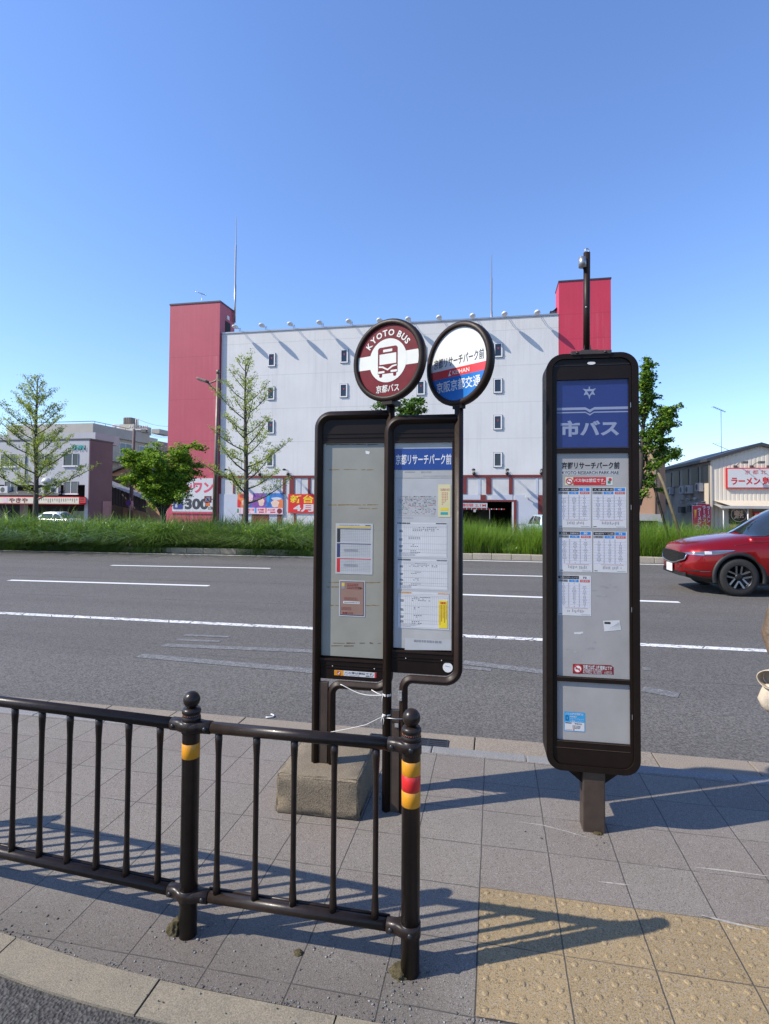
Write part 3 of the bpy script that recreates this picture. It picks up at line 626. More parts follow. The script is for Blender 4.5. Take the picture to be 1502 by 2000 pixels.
# ---- white string between the two stops
st = MB(); a = Vector((xa+L1(667, 1334)[0], Y1-.022, L1(667, 1334)[1])); b = Vector((xb_+L2(750, 1356)[0], Y2-.02, L2(750, 1356)[1]))
pts = [a.lerp(b, i/14)+Vector((0, 0, -.022*math.sin(math.pi*i/14)**1.3)) for i in range(15)]; st.tube(pts, .0022, 'string_white', 6)
a2 = Vector((xa+L1(727, 1345)[0], Y1-.02, L1(727, 1345)[1])); st.tube([a2, a2.lerp(b, .5)+Vector((0, 0, -.003)), b], .0022, 'string_white', 6)
def wrap(z, r, n=3, y=Y2, x=xb_):
    return [Vector((x+r*math.cos(t), y+r*math.sin(t), z+.004*t/6.28)) for t in np.linspace(0, 6.28*n, 18*n)]
st.tube(wrap(b.z-.006, .0225), .0020, 'string_white', 5)
st.tube([b+Vector((-.002, -.003, 0)), b+Vector((-.006, -.004, -.02)), b+Vector((-.004, -.002, -.045))], .0018, 'string_white', 5)
c = Vector((xb_+L2(750, 1396)[0], Y2-.022, L2(750, 1396)[1])); d = Vector((xa+L1(640, 1428)[0], Y1-.024, L1(640, 1428)[1]))
st.tube([c, c.lerp(d, .3)+Vector((0, 0, -.018)), c.lerp(d, .6)+Vector((0, 0, -.012)), d], .0017, 'string_white', 5); st.tube(wrap(c.z, .0225, 2), .0018, 'string_white', 5); st.ball(c, .008, 'string_white', 8, 6)
for dx in (-.003, .004): st.tube([c, c+Vector((dx*2-.004, -.004, -.02)), c+Vector((dx-.003, -.003, -.042))], .0018, 'string_white', 5)
tag(st.build('string'), 'thin white string tied slack between the legs of the two roundel bus stops', 'string')
wr = MB(); z = L2(760, 1400)[1]
wr.tube([(xb_-.024, Y2-.02, z), (xb_+.05, Y2-.026, z+.002), (xb_+.112, Y2-.02, z+.004), (xb_+.112, Y2+.02, z+.004), (xb_-.024, Y2+.022, z)], .0028, 'galv', 6, closed=True)
tag(wr.build('wire_tie'), 'grey wire looped round the leg of the stop with the white, red and blue roundel', 'wire')
# ------------------------------------------------------------ the tall city bus stop board
YT = 2.93; t = thing('bus_stop_board', 'tall dark brown bus stop cabinet with a blue lettered panel and a pole on top', 'bus stop', (.485, YT, 0), R(1.6))
L3 = lambda px, py: (at(px, py, YT).x-.485, at(px, py, YT).z)
xl, xr, zt, zb = L3(1066, 1000)[0], L3(1248, 1000)[0], L3(1155, 691)[1], L3(1160, 1507)[1]; c = .085
lo = rr(xl, zb, xr, zt, (.075, .075, c, c), 9); li = rr(xl+.030, zb+.026, xr-.030, zt-.026, (.055, .055, c-.028, c-.028), 9)
m = MB(); m.prism(rr(xl+.004, zb+.004, xr-.004, zt-.004, (.073, .073, c, c), 9), .014, .15, 'cabinet_brown'); m.ring(lo, li, -.016, .155, 'cabinet_brown'); m.build('cabinet', t)
px0, px1 = L3(1087, 900)[0], L3(1229, 1000)[0]
zz = {k: L3(1155, v)[1] for k, v in dict(b1=741, b0=874, w1=885, w0=1323.5, l1=1333, l0=1449).items()}
m = MB(); y0, y1 = -.006, .0139
dl, dr = xl+.032, xr-.032
for a, b_ in ((zb+.028, zz['l0']), (zz['l1'], zz['w0']), (zz['w1'], zz['b0'])):
    if a < zb+.03: m.prism(rr(dl, a, dr, b_, (.053, .053, 0.001, 0.001), 7), y0, y1, 'dark_brown')
    else: m.box((px0, y0, a), (px1, y1, b_), 'dark_brown')
m.prism(rr(dl, zz['b1'], dr, zt-.028, (.001, .001, c-.03, c-.03), 7), y0, y1, 'dark_brown')
m.box((dl, y0, zz['l0']), (px0, y1, zz['b1']), 'dark_brown'); m.box((px1, y0, zz['l0']), (dr, y1, zz['b1']), 'dark_brown')
m.box((dl+.008, y0-.002, zz['b1']+.070), (dr-.008, y0+.001, zz['b1']+.073), 'black_plastic'); m.box((dl+.01, y0-.002, zz['l0']-.036), (dr-.014, y0+.001, zz['l0']-.034), 'brown_plate')
for z in (zz['w0'], zz['l0'], zz['b0']): m.box((px0, y0-.0015, z-.0045), (px1, y0+.001, z-.002), 'brown_plate')
m.build('door', t)
m = MB(); cx, cz = L3(1154.5, 710); m.prism(circ(cx, cz, .0195, 24, .0075), y0-.002, y0-.0001, 'white_paint'); m.build('name_badge', t)
m = MB(); x, z = L3(1148, 690)[0], zt
m.bbox((x-.085, -.022, zt-.008), (x+.11, .06, zt+.012), 'brown_plate', .003); m.bbox((x-.035, -.005, zt+.012), (x+.05, .05, zt+.02), 'brown_plate', .002)
for q in (-.055, .08): m.ball((x+q, -.022, zt+.002), .007, 'bolt_grey', 8, 6)
m.build('pole_bracket', t)
m = MB(); zp = L3(1148, 490)[1]; m.tube([(x-.002, .022, zt+.018), (x+.001, .022, zp)], .0165, 'brown_steel', 14)
m.prism([(x-.02, zt+.02), (x-.014, zt+.05), (x+.014, zt+.05), (x+.02, zt+.02)], .010, .034, 'brown_plate'); m.ball((x-.006, .006, zt+.24), .005, 'galv', 8, 6); m.build('pole', t)
m = MB(); m.tube([(x+.001+.0085*math.cos(a), .022, zp+.010+.012*math.sin(a)) for a in np.linspace(0, 6.28, 16)[:-1]], .003, 'galv', 6, closed=True); m.build('eye_bolt', t)
m = MB(); zc = L3(1140, 512)[1]; m.lathe([(.0, .0), (.019, .002), (.019, .052), (0, .054)], 'galv', 16, (x-.024, .004, zc-.027)); m.box((x-.02, -.0, zc-.022), (x-.008, .03, zc+.02), 'galv'); m.tube([(x-.018, .012, zc-.026), (x-.012, .018, zc-.036), (x-.004, .02, zc-.034)], .004, 'black_plastic', 6); m.build('sensor', t)
m = MB(); pz = zb+.002; xc0, xc1 = L3(1139, 1560)[0], L3(1183, 1560)[0]; m.bbox((xc0, .004, -.1), (xc1, .105, pz), 'brown_plate', .006); m.build('post', t)
for sx in (-1, 1):
    xe = xc0 if sx < 0 else xc1; m = MB(); m.prism([(xe, pz), (xe+sx*.098, pz), (xe, pz-.078)], .04, .062, 'dark_brown'); m.build('gusset', t)
def panel_part(name, z0, z1, mm, label=None):
    m = MB(); m.box((px0-.002, .006, z0-.002), (px1+.002, .0138, z1+.002), mm); return m
yb = .0055
m = panel_part('x', zz['b0'], zz['b1'], 'blue_panel')
cx, cz = L3(1151.5, 767); k = .0325
em = [(-.22, 1.0), (-.08, .93), (-.09, .62), (-.45, .56), (-1.0, .70), (-.60, .22), (-.86, -.36), (-.40, -.22), (-.15, -.45), (0, -1.05), (.15, -.45), (.40, -.22), (.86, -.36), (.60, .22), (1.0, .70), (.45, .56), (.09, .62), (.08, .93), (.22, 1.0), (0, .96)]
tri = [(-.36, .27), (.36, .27), (0, -.34)]
m.flat([(cx+a*k, cz+b_*k) for a, b_ in em], yb, 'lettering_pale'); m.flat([(cx+a*k, cz+b_*k) for a, b_ in tri], yb-.0005, 'blue_panel')
def book(z, h):
    c_ = L3(1152.5, 800)[0]; up_ = [(px0+.001, z+h), (c_-.022, z+h), (c_, z+h-.012), (c_+.022, z+h), (px1-.001, z+h)]; dn = [(px1-.001, z), (c_+.020, z), (c_, z-.014), (c_-.020, z), (px0+.001, z)]; m.flat(up_+dn, yb, 'lettering_pale')
book(L3(1151, 800)[1], .013); book(L3(1151, 806)[1], .006)
a, b_ = L3(1095, 853), L3(1210, 819); m.text('市バス', a[0], a[1], b_[0], b_[1], yb, 'lettering_pale', .04)
m.build('blue_panel', t)
m = panel_part('x', zz['w0'], zz['w1'], 'panel_grey')
a, b_ = L3(1097, 916), L3(1211, 901.5); m.text('京都リサーチパーク前', a[0], a[1], b_[0], b_[1], yb, 'ink', .03)
x0, z0, x1, z1 = prect(L3, (1096.5, 919), (1211, 927)); m.rect(x0, z0, x1, z1, yb+.0002, 'paper_grey'); m.text('KYOTO RESEARCH PARK-MAE', x0+.004, z0+.003, x1-.004, z1-.003, yb-.0003, 'ink', .0)
r = random.Random(5)
for q in range(16):
    px, py = r.choice(((1190, 1140), (1200, 1150), (1180, 1150), (1150, 1250), (1210, 1243), (1160, 1265), (1120, 1268), (1172, 1160))); a = L3(px+r.uniform(-14, 14), py+r.uniform(-6, 6)); w_ = r.uniform(.004, .02)
    m.flat([(a[0]+w_*math.cos(u)*r.uniform(.6, 1.2), a[1]+.004*math.sin(u)*r.uniform(.5, 1.5)) for u in np.linspace(0, 6.28, 11)[:-1]], .0057-.00001*q, 'smudge')
m.build('notice_panel', t)
m = panel_part('x', zz['l0'], zz['l1'], 'panel_grey'); m.build('lower_panel', t)
m = MB(); x0, z0, x1, z1 = prect(L3, (1104, 932), (1198, 947.5)); w_, h_ = x1-x0, z1-z0; m.rect(x0, z0, x1, z1, yb, 'cream_yellow'); m.rect(x0+.17*w_, z0, x1-.145*w_, z1, yb-.0004, 'red'); no_smoking(m, x0+.085*w_, (z0+z1)/2, h_*.42, yb-.0004)
m.text('バス停は禁煙です。', x0+.19*w_, z0+.36*h_, x1-.16*w_, z1-.16*h_, yb-.0009, 'white_paint', .012); m.text('京都市', x1-.25*w_, z0+.1*h_, x1-.17*w_, z0+.26*h_, yb-.0009, 'white_paint', .0); m.rect(x1-.14*w_, z0+.02*h_, x1-.01*w_, z1-.03*h_, yb-.0004, 'paper'); m.flat(circ(x1-.06*w_, z1-.3*h_, .2*h_, 10), yb-.0008, 'red'); m.rect(x1-.11*w_, z0+.2*h_, x1-.05*w_, z0+.55*h_, yb-.0008, 'green_ink'); m.build('no_smoking_sticker', t, 'red no smoking sticker near the top of the white panel')
def city_table(a, c, no, head, hb, lab, seed):
    n = MB(); x0, z0, x1, z1 = prect(L3, a, c); w_, h_ = x1-x0, z1-z0; y = yb-.0003; r = random.Random(seed)
    n.box((x0, y, z0), (x1, .0059, z1), 'paper'); y -= .0004; X = lambda f: x0+f*w_; Zq = lambda f: z1-f*h_
    n.rect(X(.0), Zq(.09), X(.63), Zq(.012), y, 'ink'); n.rect(X(.65), Zq(.09), X(.96), Zq(.012), y, hb); n.text(no, X(.75), Zq(.078), X(.86), Zq(.026), y-.0004, 'paper' if hb != 'paper' else 'ink', .03)
    n.text(head, X(.05), Zq(.075), X(.60), Zq(.03), y-.0004, 'paper', .0)
    n.rect(X(.0), Zq(.165), X(.30), Zq(.105), y, 'line_grey'); n.rect(X(.33), Zq(.165), X(.62), Zq(.105), y, 'sky_blue'); n.rect(X(.66), Zq(.165), X(.96), Zq(.105), y, 'red_ink')
    n.text('平日', X(.05), Zq(.155), X(.25), Zq(.115), y-.0004, 'ink', .0); n.text('土曜', X(.38), Zq(.155), X(.56), Zq(.115), y-.0004, 'paper', .0); n.text('休日', X(.70), Zq(.155), X(.90), Zq(.115), y-.0004, 'paper', .0)
    for i in range(18):
        z = .19+i*.0335
        if i % 2: n.rect(X(.01), Zq(z+.03), X(.96), Zq(z), y, 'band_tint')
        for cc in (.16, .485, .80):
            k = r.choice((1, 2, 2, 3)) if 1 < i < 16 else r.choice((0, 1))
            for q in range(k): xx = cc+(q-(k-1)/2)*.045; n.rect(X(xx-.013), Zq(z+.022), X(xx+.013), Zq(z+.008), y-.0003, 'ink_grey')
        for cc in (.315, .64): n.rect(X(cc-.012), Zq(z+.022), X(cc+.012), Zq(z+.008), y-.0003, 'ink_grey')
    n.rect(X(.22), Zq(.817), X(.9), Zq(.811), y, 'red_ink')
    for i in range(12):
        if r.random() < .9: xx = .28+i*.048; n.rect(X(xx), Zq(.93-r.uniform(0, .03)), X(xx+.018), Zq(.84-r.uniform(-.03, .005)), y, 'ink_grey')
    n.rect(X(.02), Zq(.975), X(.12), Zq(.96), y, 'ink'); n.rect(X(.7), Zq(.975), X(.96), Zq(.966), y, 'ink_grey')
    n.build('timetable', t, lab)
city_table((1090.5, 952), (1154.5, 1031), '32', '京外大前・銀閣寺', 'sky_blue', 'timetable for route 32, upper left', 1)
city_table((1157.5, 952), (1224.5, 1032), '43', '久 世 橋 東 詰', 'sky_blue', 'timetable for route 43, upper right', 2)
city_table((1092, 1037), (1157, 1118), '80', '五条坂・京都駅前', 'sky_blue', 'timetable for route 80, middle left', 3)
city_table((1159.5, 1038), (1226, 1119.5), '75', '映画村・山越', 'sky_blue', 'timetable for route 75, middle right', 4)
city_table((1090.5, 1123), (1155, 1204), '73', '洛西バスターミナル', 'paper', 'timetable for route 73 with a white number, lowest', 5)
m = MB(); q = [L3(1178.5, 1213), L3(1211, 1212), L3(1214, 1231), L3(1181, 1234)]; m.flat(q, yb-.0004, 'paper'); 
for i in range(6): a = L3(1206-i*3.5, 1217+i*2.4); b_ = L3(1211, 1218.2+i*2.4); m.rect(a[0], b_[1], b_[0], a[1], yb-.0008, 'ink_grey')
a, b_ = L3(1181, 1219), L3(1193, 1215.5); m.rect(a[0], a[1], b_[0], b_[1], yb-.0008, 'ink'); m.build('notice', t, 'small torn fare notice')
m = MB(); a = [L3(1121, 1235), L3(1139, 1234), L3(1140, 1238), L3(1136, 1237.6), L3(1135, 1239.5), L3(1122, 1239)]; m.flat(a, yb-.0004, 'paper'); m.build('paper_scrap', t)
m = MB(); q = [L3(1119, 1297), L3(1194, 1300), L3(1199, 1304), L3(1199, 1318.5), L3(1119, 1315.5)]; m.flat(q, yb-.0004, 'dark_red'); a = L3(1128.5, 1306.3); no_smoking(m, a[0], a[1], .0215, yb-.0008)
a, b_ = L3(1139, 1307), L3(1196, 1302); m.text('京都では路上喫煙禁止です', a[0], a[1], b_[0], b_[1], yb-.0008, 'paper', .02); a, b_ = L3(1139, 1310.5), L3(1177, 1307.8); m.text('Stop smoking on the streets', a[0], a[1], b_[0], b_[1], yb-.0008, 'paper', .0); a, b_ = L3(1139, 1315.5), L3(1196, 1312); m.text('路上喫煙禁止／路上吸煙禁止　노상흡연금지', a[0], a[1], b_[0], b_[1], yb-.0008, 'paper', .0); m.build('no_smoking_sticker', t, 'dark red no smoking sticker low on the white panel')
m = MB(); x0, z0, x1, z1 = prect(L3, (1102, 1389.5), (1143, 1431)); w_, h_ = x1-x0, z1-z0; m.rect(x0, z0, x1, z1, yb-.0002, 'cyan_blue'); m.rect(x0+.03*w_, z0+.04*h_, x1-.03*w_, z0+.47*h_, yb-.0006, 'paper'); m.text('バスの接近情報は', x0+.06*w_, z1-.16*h_, x1-.08*w_, z1-.05*h_, yb-.0007, 'paper', .02)
m.ring(rr(x0+.07*w_, z1-.44*h_, x0+.2*w_, z1-.2*h_, .001, 2), rr(x0+.09*w_, z1-.41*h_, x0+.18*w_, z1-.23*h_, .001, 2), yb-.0012, yb-.0003, 'navy')
for i, s_ in enumerate(('携帯電話', 'スマートフォンで', 'ご確認ください。')): m.text(s_, x0+.28*w_, z1-(.285+.115*i)*h_, x0+(.6 if i == 0 else .95)*w_, z1-(.205+.115*i)*h_, yb-.0007, 'paper', .01)
m.text('使用方法', x0+.5*w_, z0+.36*h_, x0+.84*w_, z0+.44*h_, yb-.0009, 'ink', .02); rows(m, x0+.4*w_, z0+.14*h_, x1-.05*w_, z0+.32*h_, yb-.0009, 'ink', 3, .6, 1, .5, 8); m.rect(x0+.05*w_, z0+.4*h_, x0+.35*w_, z0+.45*h_, yb-.0009, 'navy'); m.flat(circ(x0+.46*w_, z0+.09*h_, .035*w_, 12), yb-.0009, 'red'); rows(m, x0+.06*w_, z0+.07*h_, x0+.4*w_, z0+.11*h_, yb-.0009, 'red_ink', 1, 1, 1)
m.build('notice', t, 'blue and white phone notice on the lower panel')
m = MB(); a = L3(1252, 1355); m.box((xr+.0005, -.01, a[1]-.045), (xr+.0012, .02, a[1]+.04), 'green_tape'); m.build('tape', t)
m = MB()
for py in (790, 990, 1190, 1400): m = MB(); a = L3(1237, py); m.box((dr-.006, -.0075, a[1]-.014), (dr-.003, -.0055, a[1]+.010), 'galv'); m.build('hinge', t)
# ------------------------------------------------------------ pedestrian guard fence
FY = 1.94
P1 = at(802, 1700, FY); P1.z = 0; P0 = at(369, 1700, FY); P0.z = 0
dL = Vector((-math.cos(R(4)), math.sin(R(4)), 0)); PL = P0+dL*2.0
zt_f = at(600, 1436, FY).z; zb_f = at(600, 1782, FY).z
zt_f, zb_f = at(600, 1438, FY).z, at(600, 1781, FY).z
fence = thing('guard_fence', 'dark brown tubular guard fence with ball-topped posts and reflective bands', 'fence', (P1.x, P1.y, 0))
FO = Vector((P1.x, P1.y, 0))
def fpost(P, bands):
    q = P-FO; c = (q.x, q.y, 0); m = MB()
    m.lathe([(.0325, -.15), (.0325, .792), (.0345, .794), (.0345, .806), (.0315, .809), (.0315, .818), (.0348, .821), (.0348, .831), (.030, .838), (.016, .841)], 'fence_brown', 28, c)
    o = m.build('post', fence)
    b_ = MB(); b_.ball((c[0], c[1], .8685), .0312, 'fence_brown', 24, 16); b_.build('ball_cap', o)
    mm = MB(); mm.lathe([(.0318, .8093), (.0320, .8095), (.0320, .8175), (.0318, .8177)], 'black_plastic', 28, c)
    for i in range(26):
        a = 2*math.pi*i/26; mm.ball((c[0]+.0320*math.cos(a), c[1]+0.0320*math.sin(a), .8135), .0017, 'orange_dot', 6, 4)
    mm.build('reflector_ring', o)
    for z0, z1, k in bands:
        e = MB(); e.lathe([(.0326, z0), (.0331, z0+.0005), (.0331, z1-.0005), (.0326, z1)], k, 28, c); e.build('reflective_band', o)
mat('orange_dot', (.55, .12, .03), .3)
zf = lambda py, px=803: at(px, py, FY).z
fpost(P1, ((zf(1510.5)+.0003, zf(1483), 'amber'), (zf(1541)+.0003, zf(1510.5)-.0003, 'vermilion'), (zf(1571), zf(1541)-.0003, 'amber')))
fpost(P0, ((zf(1477, 370), zf(1448.5, 370), 'amber'),)); fpost(PL, ((.74, .77, 'amber'),))
def on_line(px, A, d):          # where the sight line through column px meets the fence line
    r = ray(px, 1600); n = Vector((-d.y, d.x)); t = (A.x*n.x+A.y*n.y)/(r.x*n.x+r.y*n.y); return Vector((r.x*t, r.y*t, 0))
def fpanel(A, B, pxs, gapA=.075, gapB=.075, extra=()):
    d = (B-A).normalized(); a, b_ = A-FO+d*gapA, B-FO-d*gapB
    for nm, z, r in (('top_rail', zt_f, .0215), ('bottom_rail', zb_f, .0205)):
        m = MB(); m.tube([(a.x, a.y, z), (b_.x, b_.y, z)], r, 'fence_brown', 20)
        if nm == 'bottom_rail': n_ = Vector((-d.y, d.x, 0)); n_ = n_ if n_.y > 0 else -n_; m.tube([a+n_*.019+Vector((0, 0, z+.016)), b_+n_*.019+Vector((0, 0, z+.016))], .0065, 'fence_brown', 8)
        m.build(nm, fence)
    Q = [on_line(px, A, d)-FO for px in pxs]+[A-FO+d*e for e in extra]
    for q in Q:
        m = MB(); z0, z1 = zb_f+.016, zt_f-.016; h = z1-z0
        m.tube([(q.x, q.y, z0+h*k) for k in (0, .05, .14, .3, .7, .86, .95, 1)], [.0135, .0135, .0108, .0100, .0100, .0108, .0135, .0135], 'fence_brown', 14); m.build('baluster', fence)
fpanel(P0, P1, (425, 499.5, 573.5, 652, 734)); 
dq = on_line(24, P0, dL)-P0; fpanel(P0, PL, (310, 248.5, 189.5, 133, 78, 24.5), extra=[dq.length+.128*k for k in range(1, 9) if dq.length+.128*k < 1.88])
def clamp(P, dA, dB, z, end):
    """pressed sheet clamp: wraps the post and tapers on to the rails; with round bolts"""
    q = P-FO; m = MB(); prof = []
    for d in (dA, dB):
        if d is None: continue
        n = Vector((-d.y, d.x, 0)); k = 10
        secs = []
        for s_, hy, hz in ((.005, .0362, .020), (.026, .0350, .0215), (.036, .0300, .0225), (.050, .0240, .0232), (.082, .0232, .0232), (.083, .0205, .0210)):
            loop = []
            for i in range(16):
                a = 2*math.pi*i/16; ca, sa = math.cos(a), math.sin(a); e = .62 if s_ < .05 else .8
                loop.append(q+d*s_+n*(hy*abs(ca)**e*(1 if ca > 0 else -1))+Vector((0, 0, z+hz*abs(sa)**e*(1 if sa > 0 else -1))))
            secs.append(loop)
        v = [x for l in secs for x in l]; f = []
        for i in range(len(secs)-1):
            for j in range(16): f.append((i*16+j, i*16+(j+1) % 16, (i+1)*16+(j+1) % 16, (i+1)*16+j))
        if d.x < 0: f = [x[::-1] for x in f]
        m.add(v, f, 'fence_brown', True)
    m.lathe([(.0330, -.023), (.0362, -.022), (.0362, .021), (.0330, .022)], 'fence_brown', 28, (q.x, q.y, z))
    o = m.build('clamp', fence)
    bl_ = []
    for d in (dA, dB):
        if d is None: continue
        n = Vector((d.y, -d.x, 0)); n = n if n.y < 0 else -n; bl_.append(q+d*.066+n*.0235+Vector((0, 0, z-.001)))
    if end: bl_.append(q+Vector((.004, -.0375, z-.001)))
    for p in bl_:
        b_ = MB(); b_.ball(p, (.0088, .006, .0088), 'bolt_grey', 12, 8); b_.build('bolt', o)
dR = (P1-P0).normalized()
for z in (zt_f, zb_f): clamp(P1, -dR, None, z, True); clamp(P0, dR, dL, z, False); clamp(PL, -dL, None, z, True)
# ------------------------------------------------------------ drain grate in the gutter
g0, g1 = gp(722, 1441, -.098), gp(874, 1446, -.098); cy = 4.00; gx0, gx1 = at(719, 1440, 4.0).x, at(873, 1450, 3.9).x
m = MB(); hy = .088; zg = -.092
m.box((gx0, cy-hy, -.2), (gx0+.014, cy+hy, zg), 'bolt_grey'); m.box((gx1-.014, cy-hy, -.2), (gx1, cy+hy, zg), 'bolt_grey')
m.box((gx0+.014, cy-hy, -.2), (gx1-.014, cy-hy+.012, zg), 'bolt_grey'); m.box((gx0+.014, cy+hy-.012, -.2), (gx1-.014, cy+hy, zg), 'bolt_grey')
tg = thing('drain_grate', 'dark iron drain grate in the gutter behind the roundel bus stops', 'drain grate', (0, 0, 0)); m.build('grate_frame', tg)
m = MB(); m.box((gx0+.015, cy-hy+.013, -.0955), (gx1-.015, cy+hy-.013, -.0945), 'black_plastic')  # black sheet below the bars stands in for the shade down the drain
for k in range(1, 5): yy = cy-hy+.012+k*(2*hy-.024)/5; m.box((gx0+.014, yy-.006, -.0943), (gx1-.014, yy+.006, zg-.0012), 'bolt_grey')
for k in range(1, 4): xx = gx0+k*(gx1-gx0)/4; m.box((xx-.008, cy-hy+.012, -.0942), (xx+.008, cy+hy-.012, zg-.0006), 'galv' if k == 2 else 'bolt_grey')
m.build('bars', tg)
# white hook of litter on the road by the gutter
m = MB(); c = gp(523, 1399, -.1); m.tube([(c.x+.05*math.cos(a), c.y+.035*math.sin(a), -.095) for a in np.linspace(-1.6, 1.3, 9)], .006, 'white_paint', 6); tag(m.build('litter'), 'small curled white scrap of litter at the road edge beside the gutter', 'litter')
# ------------------------------------------------------------ pebbles, moss
def pebble_field(name, spots, lab=None):
    V, Fc, n = [], [], 0
    base = np.array([(1, 0, 0), (-1, 0, 0), (0, 1, 0), (0, -1, 0), (0, 0, 1), (0, 0, -.4), (.6, .6, .55), (-.6, .55, .6), (.55, -.6, .6), (-.6, -.6, .5)])
    tri = np.array([(0, 6, 8), (8, 6, 4), (4, 6, 7), (4, 7, 9), (4, 9, 8), (0, 2, 6), (6, 2, 7), (7, 2, 1), (7, 1, 9), (9, 1, 3), (9, 3, 8), (8, 3, 0), (0, 5, 2), (2, 5, 1), (1, 5, 3), (3, 5, 0)])
    for x, y, z, s in spots:
        a = rng.uniform(0, 6.28); q = base*rng.uniform(.6, 1.15, (10, 1))*np.array([s*rng.uniform(.8, 1.5), s*rng.uniform(.7, 1.1), s*rng.uniform(.5, .9)])
        ca, sa = math.cos(a), math.sin(a); q = np.c_[q[:, 0]*ca-q[:, 1]*sa+x, q[:, 0]*sa+q[:, 1]*ca+y, q[:, 2]+z+s*.25]
        V.append(q); Fc.append(tri+n); n += 10
    o = big_mesh(name, np.vstack(V), np.vstack(Fc), ['stone', 'stone_dark'], rng.integers(0, 2, len(spots)).repeat(16)); o['kind'] = 'stuff'; return o
granular('stone_dark', (.085, .085, .088), (.05, .05, .052), 90, .4)
S = []
for _ in range(560):
    x = rng.uniform(-2.2, .1); k = rng.random()
    y = ko(x)+abs(rng.normal(0, .012)) if k < .55 else ko(x)+rng.uniform(.01, .28)*rng.random()
    S.append((x, y, .0, rng.choice([.0018, .0025, .0035, .005], p=[.4, .35, .18, .07])))
for P, n, sg in ((P0, 60, .07), (P1, 40, .06), (Vector((.49, 2.93, 0)), 40, .10), (Vector((-.35, 1.83, 0)), 40, .07), (Vector((-.60, 2.0, 0)), 16, .03), (Vector((-.05, 1.81, 0)), 60, .03), (Vector((.1, 2.8, 0)), 10, .1)):
    for _ in range(n): S.append((P.x+rng.normal(0, sg), P.y+rng.normal(-.02, sg*.7), 0, rng.choice([.0016, .0025, .0036, .005])))
S = [s for s in S if not (abs(s[0]-.485) < .06 and 2.92 < s[1] < 3.05)]
for _ in range(26): x = rng.uniform(-1.9, -.4); S.append((x, ko(x)-rng.uniform(.01, .13), .004, rng.choice([.002, .003, .004])))
pebble_field('pebbles', S)
# loose chippings on the coarse side street
S = [(rng.uniform(-2.2, .2), 0, -.0085, rng.choice([.002, .003, .0042])) for _ in range(900)]; S = [(x, ko(x)-kw(x)-.004-abs(rng.normal(0, .16)), z, s) for x, y, z, s in S]
pebble_field('chippings', S)
def clump(name, c, rx, ry, h, m, lab, cat):
    bm = bmesh.new(); bmesh.ops.create_icosphere(bm, subdivisions=4, radius=1)
    from mathutils import noise as mn
    for v in bm.verts:
        k = 1+.35*mn.noise(v.co*2.2+Vector((c.x*9, c.y*7, 0)))+.16*mn.noise(v.co*7); v.co = Vector((v.co.x*rx*k, v.co.y*ry*k, max(v.co.z, -.3)*h*k))
    bm.verts.index_update(); b_ = MB(); b_.add([v.co+Vector((c.x, c.y, .001)) for v in bm.verts], [[v.index for v in f.verts] for f in bm.faces], m, True); bm.free(); o = b_.build(name); return tag(o, lab, cat)
clump('moss_clump', gp(341, 1822)+Vector((.0, .012, 0)), .030, .034, .042, 'moss', 'brown-green lump of moss at the foot of the post with one yellow band', 'moss')
clump('moss_clump', gp(781, 1904)+Vector((0, .01, 0)), .034, .036, .016, 'moss', 'flat brown moss patch at the foot of the post with red and yellow bands', 'moss')
clump('moss_clump', gp(583, 1862), .016, .014, .008, 'rust_moss' if 'rust_moss' in MATS else 'moss', 'small rusty tuft on the slabs below the right fence panel', 'moss')
clump('moss_clump', gp(1167, 1626)+Vector((.0, -.012, 0)), .022, .014, .008, 'moss', 'small pale patch at the foot of the tall bus stop post', 'moss')
# ------------------------------------------------------------ grass on the median
def foliage(name, a, c, trans=.35, vs=1.3, rough=.6):
    m, g, b = new_mat(name); p = g.pos(world=True)
    n = g.ramp(g.noise(p, vs, 3), .3, .7); n2 = g.n('TexWhiteNoise'); v = g.n('Mapping'); v.inputs['Scale'].default_value = (7, 7, 7); g.l(p, v.inputs[0])
    n3 = g.ramp(g.noise(p, vs*14, 1), .3, .7)
    col = g.mix(n, a, c); col = g.mix(n3, mul(a, .7), col)
    g.l(col, b.inputs['Base Color']); b.inputs['Roughness'].default_value = rough; b.inputs['Specular IOR Level'].default_value = .3
    t = g.n('BsdfTranslucent'); g.l(g.mix(1.0, col, (1.0, 1.05, .55), 'MULTIPLY'), t.inputs[0])
    mx = g.n('MixShader'); mx.inputs[0].default_value = trans; g.l(b.outputs[0], mx.inputs[1]); g.l(t.outputs[0], mx.inputs[2])
    g.l(mx.outputs[0], m.node_tree.nodes['Material Output'].inputs[0])
foliage('grass_blade', (.19, .32, .035), (.31, .47, .06), .5, .8, .42); foliage('grass_dark', (.115, .215, .055), (.24, .38, .10), .3, .9, .30); foliage('grass_dry', (.22, .20, .10), (.16, .17, .06), .3)
